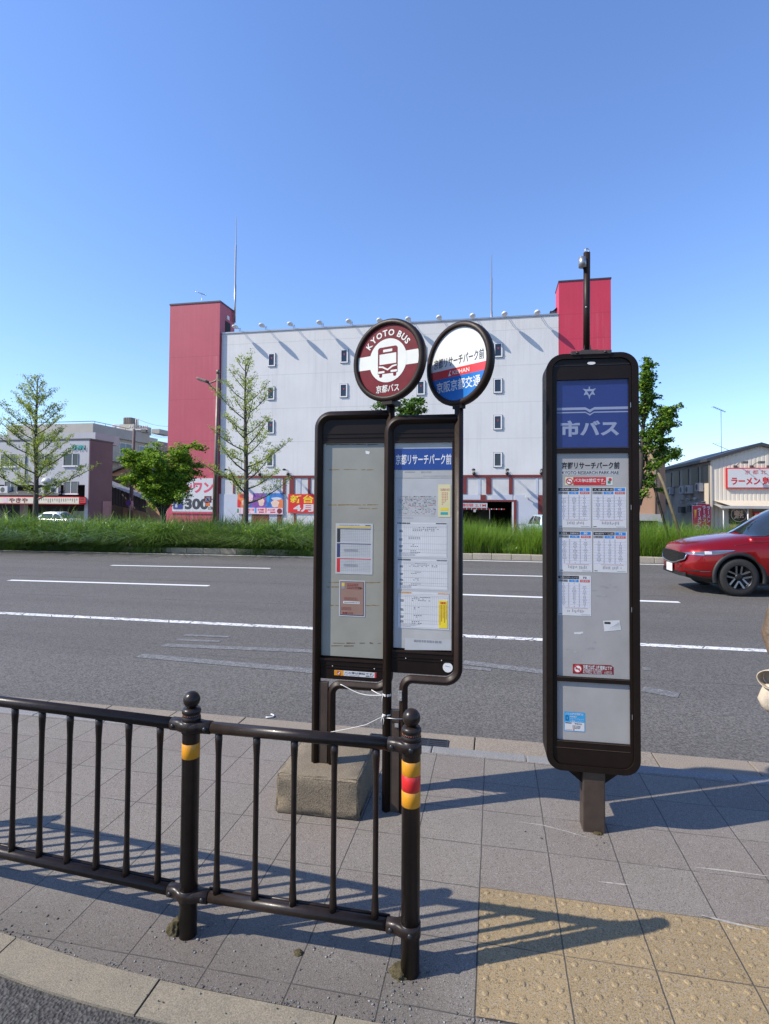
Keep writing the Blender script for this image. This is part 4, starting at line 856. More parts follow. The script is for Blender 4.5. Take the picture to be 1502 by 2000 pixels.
def grass_mesh(N, fn):
    u, v, h, lean, az, wd, mi = fn(N); K = 4
    base = np.c_[e0.x+dm.x*u-dm.y*v, e0.y+dm.y*u+dm.x*v]
    V = np.zeros((N, K+1, 2, 3)); t = np.linspace(0, 1, K+1)
    fa = az+rng.normal(0, .7, N)+1.57
    for i, s in enumerate(t):
        out = lean*h*(s**1.8); z = h*(s-.42*np.clip(lean, 0, 1.6)*s**2.6)
        wq = wd*(1-s)**.6*.5+.0004
        for j, sg in enumerate((-1, 1)):
            V[:, i, j, 0] = base[:, 0]+np.cos(az)*out+sg*np.cos(fa)*wq
            V[:, i, j, 1] = base[:, 1]+np.sin(az)*out+sg*np.sin(fa)*wq
            V[:, i, j, 2] = .03+z
    idx = np.arange(N)[:, None]*(2*(K+1)); F_ = np.concatenate([idx+np.array([[2*i, 2*i+1, 2*i+3, 2*i+2]]) for i in range(K)], 1).reshape(-1, 4)
    return V.reshape(-1, 3), F_, np.repeat(mi, K)
def front_u(px): p = gp(px, 1090, -.05); return (p.x-e0.x)*dm.x+(p.y-e0.y)*dm.y
uA, uB = front_u(-420), front_u(1900); uM = front_u(620)
def grass_fn(N):
    nt_ = 2300; tu = rng.uniform(uA, uB, nt_); tv = .38+rng.random(nt_)**1.5*3.3
    # clumps: tall mounds on the left, thinner straight grass on the right
    left = 1/(1+np.exp((tu-uM)/.8)); th = (.80+.28*rng.random(nt_))*left+(.82+.26*rng.random(nt_))*(1-left)
    ph = np.sin(tu*1.9+1.0)+.7*np.sin(tu*4.3+2)+.5*np.sin(tu*.8); th *= 1+.13*ph*np.where(tv < 1.2, 1, .45); th *= rng.choice([.5, .7, .9, 1, 1.1, 1.2], nt_)
    hole = (np.abs(tu-front_u(328)) < .85) & (tv < .8); th = np.where(hole, th*.62, th)
    front = (tv < .8) & (left > .4) & ~hole & (rng.random(nt_) < .75); tv = np.where(front, tv*.6+.1, tv)
    k = rng.integers(0, nt_, N); az = rng.uniform(0, 6.28, N); rad = np.abs(rng.normal(0, .13, N))
    L = left[k]; u = tu[k]+np.cos(az)*rad*1.3; v = np.maximum(.30, tv[k]+np.sin(az)*rad); v = np.where(front[k], np.maximum(.2, tv[k]+np.sin(az)*rad), v)
    lean = np.abs(rng.normal(1.0, .40, N))*L+np.abs(rng.normal(.38, .24, N))*(1-L); lean = np.where(front[k] & (np.sin(az) < 0), lean*2.0, lean)
    h = th[k]*rng.uniform(.55, 1.15, N)*(1+.16*L); wd = rng.uniform(.0065, .0135, N)*(1+1.6*L)
    mi = np.where(rng.random(N) < .04, 2, np.where(rng.random(N) < .12+.7*L*(v < 1.9), 1, 0))
    return u, v, h, lean, az+am, wd, mi
Vg, Fg, mg = grass_mesh(175000, grass_fn)
go = big_mesh('grass', Vg, Fg, ['grass_blade', 'grass_dark', 'grass_dry'], mg); go['kind'] = 'stuff'
# drooping mounds of the same grass hanging over the kerb on the left
def mounds(nm, per):
    V, mi_, Fl = [], [], 0; K = 3; allV = []
    uu = np.linspace(uA, front_u(640), nm)+rng.normal(0, .12, nm)
    for u0 in uu:
        if abs(u0-front_u(326)) < 1.35 or rng.random() < .06: continue
        a, b_, h = rng.uniform(.38, .62), rng.uniform(.34, .52), rng.uniform(.55, .88); v0 = rng.uniform(.28, .46)
        th = rng.uniform(-.15*np.pi, 1.15*np.pi, per); ph = np.arccos(rng.uniform(-.22, 1, per))
        n = np.c_[np.sin(ph)*np.cos(th), -np.sin(ph)*np.sin(th), np.cos(ph)]
        p0 = np.c_[u0+a*n[:, 0], v0+b_*n[:, 1], h*n[:, 2]]*1.0
        d = n+rng.normal(0, .35, (per, 3)); d[:, 2] += .35; d /= np.linalg.norm(d, axis=1)[:, None]; L = rng.uniform(.20, .42, per)[:, None]; sd = np.cross(d, rng.normal(0, 1, (per, 3))); sd /= np.linalg.norm(sd, axis=1)[:, None]; wd = rng.uniform(.008, .017, per)[:, None]
        bl = np.zeros((per, K+1, 2, 3))
        for i in range(K+1):
            s = i/K; c = p0+d*L*s+np.array([0, 0, -1])*(L*s*s*.95)
            for j, sg in enumerate((-1, 1)): bl[:, i, j] = c+sd*sg*wd*(1-s)**.6*.6
        allV.append(bl)
    B = np.concatenate(allV); N = len(B); W = B.reshape(-1, 3); W[:, 2] = np.maximum(W[:, 2]+.03, -.09)
    W = np.c_[e0.x+dm.x*W[:, 0]-dm.y*W[:, 1], e0.y+dm.y*W[:, 0]+dm.x*W[:, 1], W[:, 2]]
    idx = np.arange(N)[:, None]*(2*(K+1)); F_ = np.concatenate([idx+np.array([[2*i, 2*i+1, 2*i+3, 2*i+2]]) for i in range(K)], 1).reshape(-1, 4)
    o = big_mesh('grass', W, F_, ['grass_dark', 'grass_blade'], np.repeat((rng.random(N) < .35).astype(int), K)); o['kind'] = 'stuff'
mounds(46, 1150)
# ------------------------------------------------------------ trees
foliage('leaf_ginkgo', (.30, .37, .09), (.48, .53, .17), .55, 2); foliage('leaf_bright', (.22, .36, .035), (.38, .52, .06), .45, 1.6); foliage('leaf_deep', (.075, .16, .028), (.14, .25, .045), .35, 2)
mat('bark', (.085, .068, .055), .85, var=.3, vs=20, bump=.6, bs=60); mat('bark_dark', (.045, .036, .030), .85, var=.3, vs=20); mat('bamboo', (.20, .16, .085), .7, var=.2, vs=10); mat('pole_dark', (.045, .032, .022), .8, var=.2)
def leaves_mesh(C, size, flat=.5):
    """one bent leaf (two triangles-as-quad) at every centre"""
    N = len(C); n = rng.normal(0, 1, (N, 3)); n[:, 2] = np.abs(n[:, 2])+flat; n /= np.linalg.norm(n, axis=1)[:, None]
    a = np.cross(n, rng.normal(0, 1, (N, 3))); a /= np.linalg.norm(a, axis=1)[:, None]; b_ = np.cross(n, a); s = size*rng.uniform(.6, 1.25, N)[:, None]
    V = np.stack([C-a*s*.5, C-b_*s*.38+n*s*.08, C+a*s*.5, C+b_*s*.38+n*s*.08], 1).reshape(-1, 3)
    return V, np.arange(4*N).reshape(N, 4)
def bez(p, q, sag, n=6):
    return [p.lerp(q, i/n)+Vector((0, 0, sag*math.sin(math.pi*i/n))) for i in range(n+1)]
def make_tree(name, label, base, trunk, branches, leaf, size, per_m, spread, bark, flat=.5, fork=2, twig=.0, clus=9, group='trees on the grass median', extra=None):
    t = thing(name, label, 'tree', base, 0, group); tm = MB(); C = []
    tm.tube(trunk[0], trunk[1], bark, 9)
    for pts, r, lf in branches:
        n = len(pts); tm.tube(pts, [r*(1-.8*i/(n-1)) for i in range(n)], bark, 5, caps=False)
        L = sum((pts[i+1]-pts[i]).length for i in range(n-1)); k = max(3, int(L*per_m*lf))
        for _ in range(k):          # leaf clusters on twigs
            s = random.random()**.75*.86+.14; i = min(n-2, int(s*(n-1))); p = pts[i].lerp(pts[i+1], s*(n-1)-i)
            d = Vector(rng.normal(0, 1, 3)); d.z = abs(d.z)*.7+.1; q = p+d.normalized()*random.uniform(.2, 1)*spread*(1.15-.5*s)
            if random.random() < twig: tm.tube([p, q], [.006, .003], bark, 3, caps=False)
            C.append(np.array(q)+rng.normal(0, spread*.28, (clus, 3))*np.array([1, 1, .6]))
    C = np.vstack(C)
    if extra is not None: C = np.vstack([C, extra])
    V, Fc = leaves_mesh(C, size, flat); tm.build('trunk', t); big_mesh('crown', V, Fc, leaf, rng.integers(0, len(leaf), len(Fc)) if len(leaf) > 1 else None, t); return t
def ginkgo(label, px, pytop, Y, levels, zb, seed, wide, per_m, size, bot=1.9, lean=0.0, topw=.05):
    random.seed(seed); base = at(px, 1010, Y); top = at(px, pytop, Y).z; base.z = 0; H = top; br = []
    tr = ([Vector((lean*s*H+.04*math.sin(5*s), .03*math.sin(7*s), H*s)) for s in np.linspace(0, 1, 12)], [.105*(1-s)**.8+.012 for s in np.linspace(0, 1, 12)])
    def tp(z): s = z/H; return Vector((lean*s*H+.04*math.sin(5*s), .03*math.sin(7*s), z))
    for i in range(levels):
        f = i/(levels-1); z = zb+(H*.97-zb)*f**.92; a = i*2.4+random.uniform(-.4, .4)
        L = wide*((1-f)**.85+topw)*random.uniform(.65, 1.12); up = (.42+.60*f)*L+random.uniform(0, .2)
        p = tp(z); q = p+Vector((math.cos(a)*L, math.sin(a)*L, up)); pts = bez(p, q, -.08*L); br.append((pts, .030*(1-.7*f)+.006, 1.0))
        for k in range(3 if L > .7 else 1):
            s = random.uniform(.3, .8); m = pts[int(s*6)]; d = (q-p).normalized(); d = Matrix.Rotation(random.choice((-1, 1))*random.uniform(.4, .9), 3, 'Z') @ d
            br.append((bez(m, m+d*L*random.uniform(.28, .5)+Vector((0, 0, .1*L)), 0, 4), .010, 1.0))
    t = make_tree('ginkgo_tree', label, base, tr, br, ['leaf_ginkgo'], size, per_m, .20, 'bark', .4, clus=7)
    m = MB()      # low timber stake frame round the foot
    for sx in (-.42, .38): m.tube([(sx, -.12, -.05), (sx*.75, -.10, .92)], .035, 'bark_dark', 7)
    m.tube([(-.42, -.16, .86), (.40, -.16, .87)], .035, 'bark_dark', 7); m.build('stake', t)
    return t
YM = 19.3
ginkgo('broad sparse ginkgo tree with fresh leaves in front of the grey building with teal lettering', 66, 733, YM, 38, 1.7, 4, 2.25, 19, .060, lean=.008)
ginkgo('slim sparse ginkgo tree in front of the white wall, right of the street lamp', 478, 700, YM-.2, 36, 1.6, 11, 1.55, 15, .056, lean=-.002, topw=.22)
def bushy(label, px, Y, ztop, zc0, rx, leaf, size, n, seed, limbs, trunk_r=.10, cx=0, shape=None, dens=34, bark='bark_dark', name='broadleaf_tree', n2=5, basepx=None, sp=.26):
    random.seed(seed); base = at(basepx or px, 1010, Y); base.z = 0; br = []
    fork = Vector((.0, 0, zc0*.72)); tr = ([Vector((0, 0, 0)), Vector((.03, .02, fork.z*.5)), fork], [trunk_r*1.1, trunk_r*.9, trunk_r*.75])
    for q in limbs:
        q = Vector(q); p = fork+Vector((0, 0, -random.uniform(0, .2))); pts = bez(p, q, .05); br.append((pts, trunk_r*.55, .5))
        for k in range(n2):
            i = random.randint(2, 6); m = pts[i]; a = random.uniform(0, 6.28); L = random.uniform(.35, .8)*rx*.55
            e = m+Vector((math.cos(a)*L, math.sin(a)*L*.8, random.uniform(-.05, .5)*L)); b2 = bez(m, e, .03, 4); br.append((b2, .02, 1))
            for kk in range(2): e2 = e+Vector(rng.normal(0, .25, 3)); br.append((bez(b2[2], e2, 0, 3), .008, 1))
    return make_tree(name, label, base, tr, br, leaf, size, dens, sp, bark, .7, clus=11)
# spreading bright tree beside the parking sign
lim = [(-1.3, -.2, 3.45), (-1.0, .4, 2.75), (-.75, -.5, 3.2), (-.1, .2, 3.4), (.45, -.4, 3.3), (1.0, .3, 3.5), (1.3, -.2, 3.0), (1.2, .2, 2.8), (.65, -.5, 2.75), (-1.1, -.3, 2.35), (-.6, -.6, 2.5), (.1, -.7, 2.75), (.55, .5, 3.75), (.95, -.5, 2.75)]
bushy('low spreading bright green tree between the tiled shed and the red tower', 318, YM, 3.75, 1.8, 1.7, ['leaf_bright', 'leaf_bright', 'leaf_deep'], .095, 0, 21, lim, .11, n2=5, dens=27)
lim = [(-.75, 0, 5.0), (-.1, .1, 4.9), (.6, -.1, 5.15), (.85, .2, 4.7), (-.3, .2, 4.4), (.3, -.3, 4.2)]
bushy('dark leafy tree showing only between the tops of the two roundel bus stops', 772, YM, 5.2, 3.2, 1.2, ['leaf_deep'], .11, 0, 22, lim, .10, n2=4, dens=24)
# upright lumpy tree at the right with two timber props
bx = at(1236, 1010, YM).x; rel = lambda px, py, dy=0: tuple(Vector((at(px, py, YM+dy).x-bx, dy, at(px, py, YM+dy).z)))
lim = [rel(1264, 703), rel(1266, 740, .1), rel(1258, 760, -.2), rel(1270, 775, .2), rel(1252, 800, .1), rel(1300, 797, 0), rel(1312, 803, .2), rel(1308, 820, -.2), rel(1290, 835, .2), rel(1305, 846, 0), rel(1275, 850, -.3), rel(1262, 870, .1), rel(1298, 880, .3), rel(1322, 888, 0), rel(1290, 905, -.2), rel(1272, 940, 0), rel(1222, 840, .1), rel(1215, 780, 0), rel(1262, 962, -.1)]
def right_tree():
    random.seed(31); br = []; tr = ([Vector((0, 0, 0)), Vector((.1, 0, 1.4)), Vector((.25, 0, 2.6)), Vector((.32, 0, 4.0)), Vector(rel(1262, 760)), Vector(rel(1263, 710))], [.13, .11, .095, .06, .035, .012])
    for q in lim:
        q = Vector(q); z = min(q.z-.25, max(1.2, q.z*.80)); k = min(1, z/6); p = Vector((.1+.24*min(1, z/3), 0, z)); pts = bez(p, q, .06); br.append((pts, .035, .7)); 
        for kk in range(4):
            e = q+Vector(rng.normal(0, 1, 3))*Vector((.20, .25, .17)).length*.45; br.append((bez(pts[random.randint(3, 5)], e, 0, 4), .010, 1.2))
    base = Vector((bx, YM, 0)); t = make_tree('broadleaf_tree', 'upright lumpy tree with two timber props behind the tall bus stop board', base, tr, br, ['leaf_deep', 'leaf_deep', 'leaf_bright'], .095, 22, .20, 'bark_dark', .7, clus=11)
    m = MB(); m.tube([Vector(rel(1256, 876, .1)), Vector(rel(1278, 950, .05)), Vector(rel(1310, 1035, -.3))+Vector((0, 0, -.5))], .045, 'pole_dark', 8); m.build('prop_pole', t)
    m = MB(); m.tube([Vector(rel(1266, 878, -.1)), Vector(rel(1296, 945, -.3)), Vector(rel(1336, 1036, -.7))+Vector((0, 0, -.5))], .050, 'bamboo', 8); m.build('prop_pole', t)
right_tree()
# ------------------------------------------------------------ buildings: materials
def cladding(name, c, rib=.33, seams=(), streak=.35, fade=None, var=.05, world_z=True, rough=.5, pale=False, sw=.02, bumpk=.05):
    """sheet cladding: fine upright ribs, level seams, rain streaks below the seams"""
    c = mul(c, .86); fade = fade and mul(fade, .86)
    m, g, b = new_mat(name); p = g.pos(world=True); s = g.n('SeparateXYZ'); g.l(p, s.inputs[0])
    col = g.mix(g.ramp(g.noise(p, .35, 5, .6), .3, .7), mul(c, 1-var), mul(c, 1+var))
    st = g.ramp(g.noise(g.pos((2.6, 2.6, .10), True), 1.6, 5, .7), .46, .78); st2 = g.ramp(g.noise(g.pos((.5, .5, .22), True), 1.0, 4), .35, .7)
    tgt = fade or mul(c, .62); col = g.mix(g.math('MULTIPLY', g.math('MULTIPLY', st, st2), streak), col, tgt)
    for z in seams:
        d = g.math('ABSOLUTE', g.math('SUBTRACT', s.outputs[2], z)); k = g.math('SUBTRACT', 1.0, g.ramp(d, sw, sw*2.2))
        col = g.mix(g.math('MULTIPLY', k, .26), col, mul(c, .45))
        below = g.math('SUBTRACT', z, s.outputs[2]); run = g.math('MULTIPLY', g.ramp(below, 0, .05), g.math('SUBTRACT', 1.0, g.ramp(below, .3, 2.0)))
        drip = g.ramp(g.noise(g.pos((1.7, 1.7, .02), True), 1.5, 4, .75), .57, .72); col = g.mix(g.math('MULTIPLY', g.math('MULTIPLY', run, drip), .55 if fade else .22), col, fade or mul(c, .7))
    g.l(col, b.inputs['Base Color']); b.inputs['Roughness'].default_value = rough; b.inputs['Specular IOR Level'].default_value = .35
    if rib:
        wv = g.n('TexWave', wave_type='BANDS', bands_direction='X'); wv.inputs['Scale'].default_value = 1/rib*.5*math.pi/ math.pi; g.l(p, wv.inputs['Vector'])
        bp = g.n('Bump', i_Strength=bumpk, i_Distance=.02); g.l(wv.outputs['Fac'], bp.inputs['Height']); g.l(bp.outputs[0], b.inputs['Normal'])
cladding('hall_white', (.655, .65, .64), .3, (13.0, 10.0, 7.05, 15.9), .55)
cladding('tower_red', (.46, .085, .115), .3, (14.9, 11.0, 7.2, 4.2), .35, fade=(.62, .20, .23)); cladding('tower_red_fresh', (.54, .042, .080), .3, (14.9, 16.9), .25, fade=(.60, .16, .20))
mat('trim_maroon', (.17, .022, .020), .55, var=.1, vs=1); mat('wall_low', (.60, .60, .60), .6, var=.08, vs=1, streak=.2); mat('wall_pale', (.50, .53, .60), .6, var=.05, vs=1)
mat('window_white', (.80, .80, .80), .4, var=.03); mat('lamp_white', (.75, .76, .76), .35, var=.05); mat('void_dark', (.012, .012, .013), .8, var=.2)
mat('glass_dark', (.016, .020, .030), .06, var=.15, vs=1.5, spec=.7); mat('glass_matt', (.012, .013, .016), .4, var=.2, spec=.15); mat('glass_blue', (.05, .075, .11), .06, var=.2, vs=1, spec=.7)
mat('roof_dark', (.045, .045, .052), .5, var=.15, vs=2); mat('shin_grey', (.46, .46, .485), .7, var=.06, vs=.7, streak=.15, world=True); mat('shin_plum', (.145, .088, .105), .7, var=.07, vs=.6, world=True)
mat('plum_door', (.33, .20, .21), .6, var=.1, vs=2); mat('teal_letter', (.0, .42, .40), .4); mat('apartment_cream', (.47, .44, .37), .7, var=.07, vs=.5, streak=.25, world=True); mat('apartment_pale', (.50, .50, .50), .7, var=.07, vs=.5, streak=.2, world=True)
mat('apartment_band', (.44, .42, .375), .7, var=.07, vs=.6, streak=.25, world=True); mat('sign_cream', (.72, .66, .52), .5, var=.05); mat('aircon', (.62, .62, .60), .5, var=.06); mat('aircon_dark', (.10, .10, .10), .6)
mat('shed_brown', (.105, .082, .066), .7, var=.15, vs=.8, streak=.2, world=True); mat('tile_grey', (.30, .285, .28), .55, var=.25, vs=5); mat('house_orange', (.55, .32, .20), .75, var=.06, vs=.6, world=True)
mat('orange_wall', (.52, .30, .18), .75, var=.06, vs=.4, streak=.15, world=True); mat('concrete_pale', (.40, .39, .37), .8, var=.1, vs=1); mat('ramen_beige', (.62, .545, .44), .7, var=.05, vs=.6, streak=.15, world=True)
mat('tank_brown', (.17, .135, .11), .5, var=.2, vs=2, streak=.3); mat('pole_plum', (.12, .088, .09), .8, var=.15, vs=3); mat('wire_black', (.04, .04, .045), .6); mat('lamp_bronze', (.20, .145, .115), .45, .2, .15, 3)
cladding('ramen_siding', (.66, .60, .50), .42, (), .15)
def corrug(mb, p0, p1, z0, z1, m, pitch=.4, dep=.03):       # upright ribbed sheet wall from p0 to p1 (plan), z0 up to z1 (numbers or functions of distance)
    a, b_ = Vector((p0[0], p0[1], 0)), Vector((p1[0], p1[1], 0)); d = (b_-a); L = d.length; d /= L; n = Vector((d.y, -d.x, 0)); k = int(L/pitch); v = []
    ff = lambda z, s: z(s) if callable(z) else z
    for i in range(k):
        for s, o in ((0, 0), (.55, 0), (.65, dep), (.9, dep)):
            q = (i+s)*pitch
            if q > L: continue
            p = a+d*q-n*o; v += [(p.x, p.y, ff(z0, q)), (p.x, p.y, ff(z1, q))]
    p = b_; v += [(p.x, p.y, ff(z0, L)), (p.x, p.y, ff(z1, L))]
    mb.add(v, [(2*i, 2*i+2, 2*i+3, 2*i+1) for i in range(len(v)//2-1)], m)
GZ = FAR+.1-.02; YH = 46.0
X = lambda px, Y=YH, py=900: at(px, py, Y).x
Zh = lambda py, px=700, Y=YH: at(px, py, Y).z
# ------------------------------------------------------------ the red and white hall
hall = thing('parking_hall', 'large windowless white hall with a red tower at each end across the road', 'building', (-8, YH, GZ)); HO = Vector((-8, YH, GZ)); HM = Matrix.Translation(-HO)
xw0, xw1, zr = X(433, py=651), X(1091, py=615), 16.92
gx0, gx1, gz1 = X(890), X(1003.5), Zh(979.5, 950)
m = MB(); m.box((xw0, YH+.02, 3.95), (xw1, 84, zr), 'hall_white', HM); m.box((xw0, YH+.02, GZ), (gx0, 84, 3.95), 'wall_low', HM); m.box((gx1, YH+.02, GZ), (xw1, 84, 3.95), 'wall_low', HM)
m.box((gx0, YH+.02, gz1), (gx1, 84, 3.95), 'wall_low', HM); m.build('wall', hall)
m = MB(); m.box((xw0+.02, YH-.05, zr), (xw1-.02, YH+.35, zr+.12), 'galv', HM); m.build('roof_edge', hall)
tx0, tx1 = X(335.5, py=597), X(432.6, py=595)
m = MB(); m.box((tx0, YH-.26, GZ), (tx1, YH+2.6, 19.75), 'tower_red', HM); o = m.build('tower', hall, 'faded red left tower'); m = MB(); m.box((tx0-.05, YH-.31, 19.75), (tx1+.05, YH+2.65, 19.88), 'roof_dark', HM); m.build('coping', o)
m = MB(); m.box((tx1+.004, YH+.75, 17.05), (tx1+.03, YH+1.75, 18.4), 'void_dark', HM); m.box((tx1+.004, YH+1.0, 18.6), (tx1+.08, YH+1.4, 18.95), 'white_paint', HM); m.build('roof_door', o)
t2, t3 = X(1091.5, py=550), X(1193, py=545)
m = MB(); m.box((t2, YH-.02, GZ), (t3, YH+2.4, 19.55), 'tower_red_fresh', HM); o2 = m.build('tower', hall, 'brighter red right tower'); m = MB(); m.box((t2-.04, YH-.06, 19.55), (t3+.04, YH+2.45, 19.66), 'roof_dark', HM); m.build('coping', o2)
m = MB(); m.box((t2-.55, YH+1.4, 17.65), (t2, YH+2.3, 17.75), 'roof_dark', HM); m.add([(t2-.6, YH+1.3, 17.5), (t2-.6, YH+2.3, 17.5), (t2, YH+2.3, 18.0), (t2, YH+1.3, 18.0)], [(0, 1, 2, 3)], 'roof_dark', False, HM); m.build('canopy', o2)
cols = [529, 671, 822, 972.5]; rws = [(703, 695.7, 689, 684), (768, 763, 757.5, 753.5), (834, 830, 827, 825), (898.5, 898.5, 898, 898)]
marks = {0: (0, 1, 2, 3), 1: (0, 1, 2), 2: (0, 2, 3)}
for r_, ys in enumerate(rws):
    for c_, px in enumerate(cols):
        p = at(px, ys[c_], YH); p.x = X(cols[c_]+(.6 if r_ == 0 else 0), py=800); m = MB(); w2, h2 = .335, .585; y = YH
        m.ring([(p.x-w2, p.z-h2), (p.x+w2, p.z-h2), (p.x+w2, p.z+h2), (p.x-w2, p.z+h2)], [(p.x-w2+.085, p.z-h2+.10), (p.x+w2-.11, p.z-h2+.10), (p.x+w2-.11, p.z+h2-.085), (p.x-w2+.085, p.z+h2-.085)], y-.07, y+.03, 'window_white', HM)
        m.tube([(p.x+w2+.02, y-.03, p.z-h2+.28), (p.x+w2+.09, y-.05, p.z-h2+.22), (p.x+w2+.09, y-.03, p.z-h2+.14)], .012, 'galv', 5, M=HM)
        m.ring([(p.x-w2-.03, p.z-h2-.03), (p.x+w2+.03, p.z-h2-.03), (p.x+w2+.03, p.z+h2+.03), (p.x-w2-.03, p.z+h2+.03)], [(p.x-w2-.002, p.z-h2-.002), (p.x+w2+.002, p.z-h2-.002), (p.x+w2+.002, p.z+h2+.002), (p.x-w2-.002, p.z+h2+.002)], y-.01, y+.015, 'roof_dark', HM)
        o = m.build('window', hall); g = MB(); g.rect(p.x-w2+.08, p.z-h2+.09, p.x+w2-.10, p.z+h2-.08, y-.02, 'glass_dark', HM)
        if r_ in marks and c_ in marks[r_]: g.flat([(p.x-.09, p.z+.22), (p.x+.08, p.z+.22), (p.x-.005, p.z+.06)], y-.023, 'red', HM)
        g.build('pane', o)
# lower storey: maroon beam, uprights and chequers
y0 = YH-.035; zb1, zb0 = Zh(928.4, 700), Zh(933.4, 700)
m = MB(); m.box((X(428), y0-.02, zb0), (X(1063), YH+.015, zb1), 'trim_maroon', HM); m.build('beam', hall)
def patch(pa, pb, ya, yb_, m='trim_maroon', dy=0, nm='upright'): MBp = MB(); MBp.box((X(pa), y0+dy, Zh(yb_, (pa+pb)/2)), (X(pb), YH+.016, Zh(ya, (pa+pb)/2)), m, HM); MBp.build(nm, hall)
for a in ((426, 432.5, 933.6, 964.5), (456, 459.3, 933.6, 964), (553.3, 558, 933.6, 965), (566, 575.6, 933.6, 965), (602.2, 607, 933.6, 965), (620, 627, 933.6, 965), (904, 911.8, 933.6, 965), (949.5, 959.4, 933.6, 965), (994, 1001.6, 933.6, 965), (939, 949, 966.5, 976.6), (1051, 1062.5, 967, 1024), (494, 527, 1004.5, 1024), (575, 578.6, 1003, 1030), (543, 552, 1004.5, 1024), (474, 479, 1004.5, 1024)): patch(*a)
for a in ((534, 548, 933.8, 964.5), (580, 588, 933.8, 965), (933.5, 939, 933.8, 966), (1046, 1051, 933.8, 966), (900, 938.5, 966.5, 976.4), (959.8, 1001, 966.5, 976.4), (434, 552.5, 965.5, 1024), (1005.5, 1050.6, 966.5, 1024)): patch(*a, 'wall_pale', .022, 'pale_panel')
m = MB(); m.box((gx0-.2, y0-.05, gz1), (gx1+.22, YH+.016, gz1+.14), 'trim_maroon', HM); m.box((gx1, y0-.05, GZ), (gx1+.22, YH+.016, gz1), 'trim_maroon', HM); m.box((gx1-.14, y0-.03, GZ), (gx1-.001, YH+.3, gz1-.001), 'wall_low', HM); m.build('garage_frame', hall)
m = MB(); YB = YH+11
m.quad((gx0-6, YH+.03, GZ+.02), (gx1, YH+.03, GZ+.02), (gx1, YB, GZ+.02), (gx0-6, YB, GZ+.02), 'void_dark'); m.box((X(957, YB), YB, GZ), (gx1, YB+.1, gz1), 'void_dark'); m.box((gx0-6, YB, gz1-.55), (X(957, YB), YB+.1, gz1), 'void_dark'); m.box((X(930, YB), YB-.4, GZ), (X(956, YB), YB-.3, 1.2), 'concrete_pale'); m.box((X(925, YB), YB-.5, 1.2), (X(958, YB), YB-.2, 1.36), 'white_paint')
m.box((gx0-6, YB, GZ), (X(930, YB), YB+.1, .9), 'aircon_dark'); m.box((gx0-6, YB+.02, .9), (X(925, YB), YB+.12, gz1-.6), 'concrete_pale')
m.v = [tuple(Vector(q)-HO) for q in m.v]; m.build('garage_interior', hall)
m = MB(); a, b_ = at(872, 991.3, YH), at(952, 982.2, YH); m.box((a.x, YH-.02, a.z), (b_.x, YH+.06, b_.z), 'paper_grey', HM); m.text('高さ制限 2.1M', a.x+.45, a.z+.07, b_.x-.12, b_.z-.06, YH-.024, 'red', .01, HM); m.build('height_limit_sign', hall)
m = MB()
for i in range(24): m.box((a.x+i*.2, YH-.01, a.z-.14), (a.x+i*.2+.1, YH+.05, a.z-.05), 'red' if i % 2 else 'paper_grey', HM)
m.build('warning_bar', hall)
def banner(name, p0, p1, mm, fn, lab, th=.03):
    a, b_ = at(p0[0], p0[1], YH-.09), at(p1[0], p1[1], YH-.09); y = YH-.09; m = MB(); m.box((a.x, y, b_.z), (b_.x, y+th, a.z), mm, HM); fn(m, a.x, b_.z, b_.x, a.z, y-.004); return m.build(name, hall, lab)
mat('b_purple', (.22, .07, .33), .6, var=.3, vs=3); mat('b_orange', (.75, .20, .06), .6, var=.2, vs=3); mat('b_blue', (.03, .16, .48), .6, var=.35, vs=4); mat('b_pink', (.80, .56, .64), .6, var=.05); mat('b_skin', (.78, .56, .44), .6, var=.08, vs=4); mat('sign_pink', (.66, .085, .14), .5, var=.05); mat('digit_grey', (.045, .05, .055), .5); mat('p_blue', (.025, .04, .26), .5); mat('b_red', (.66, .015, .015), .55, var=.06); mat('b_yellow', (.82, .62, .02), .5)
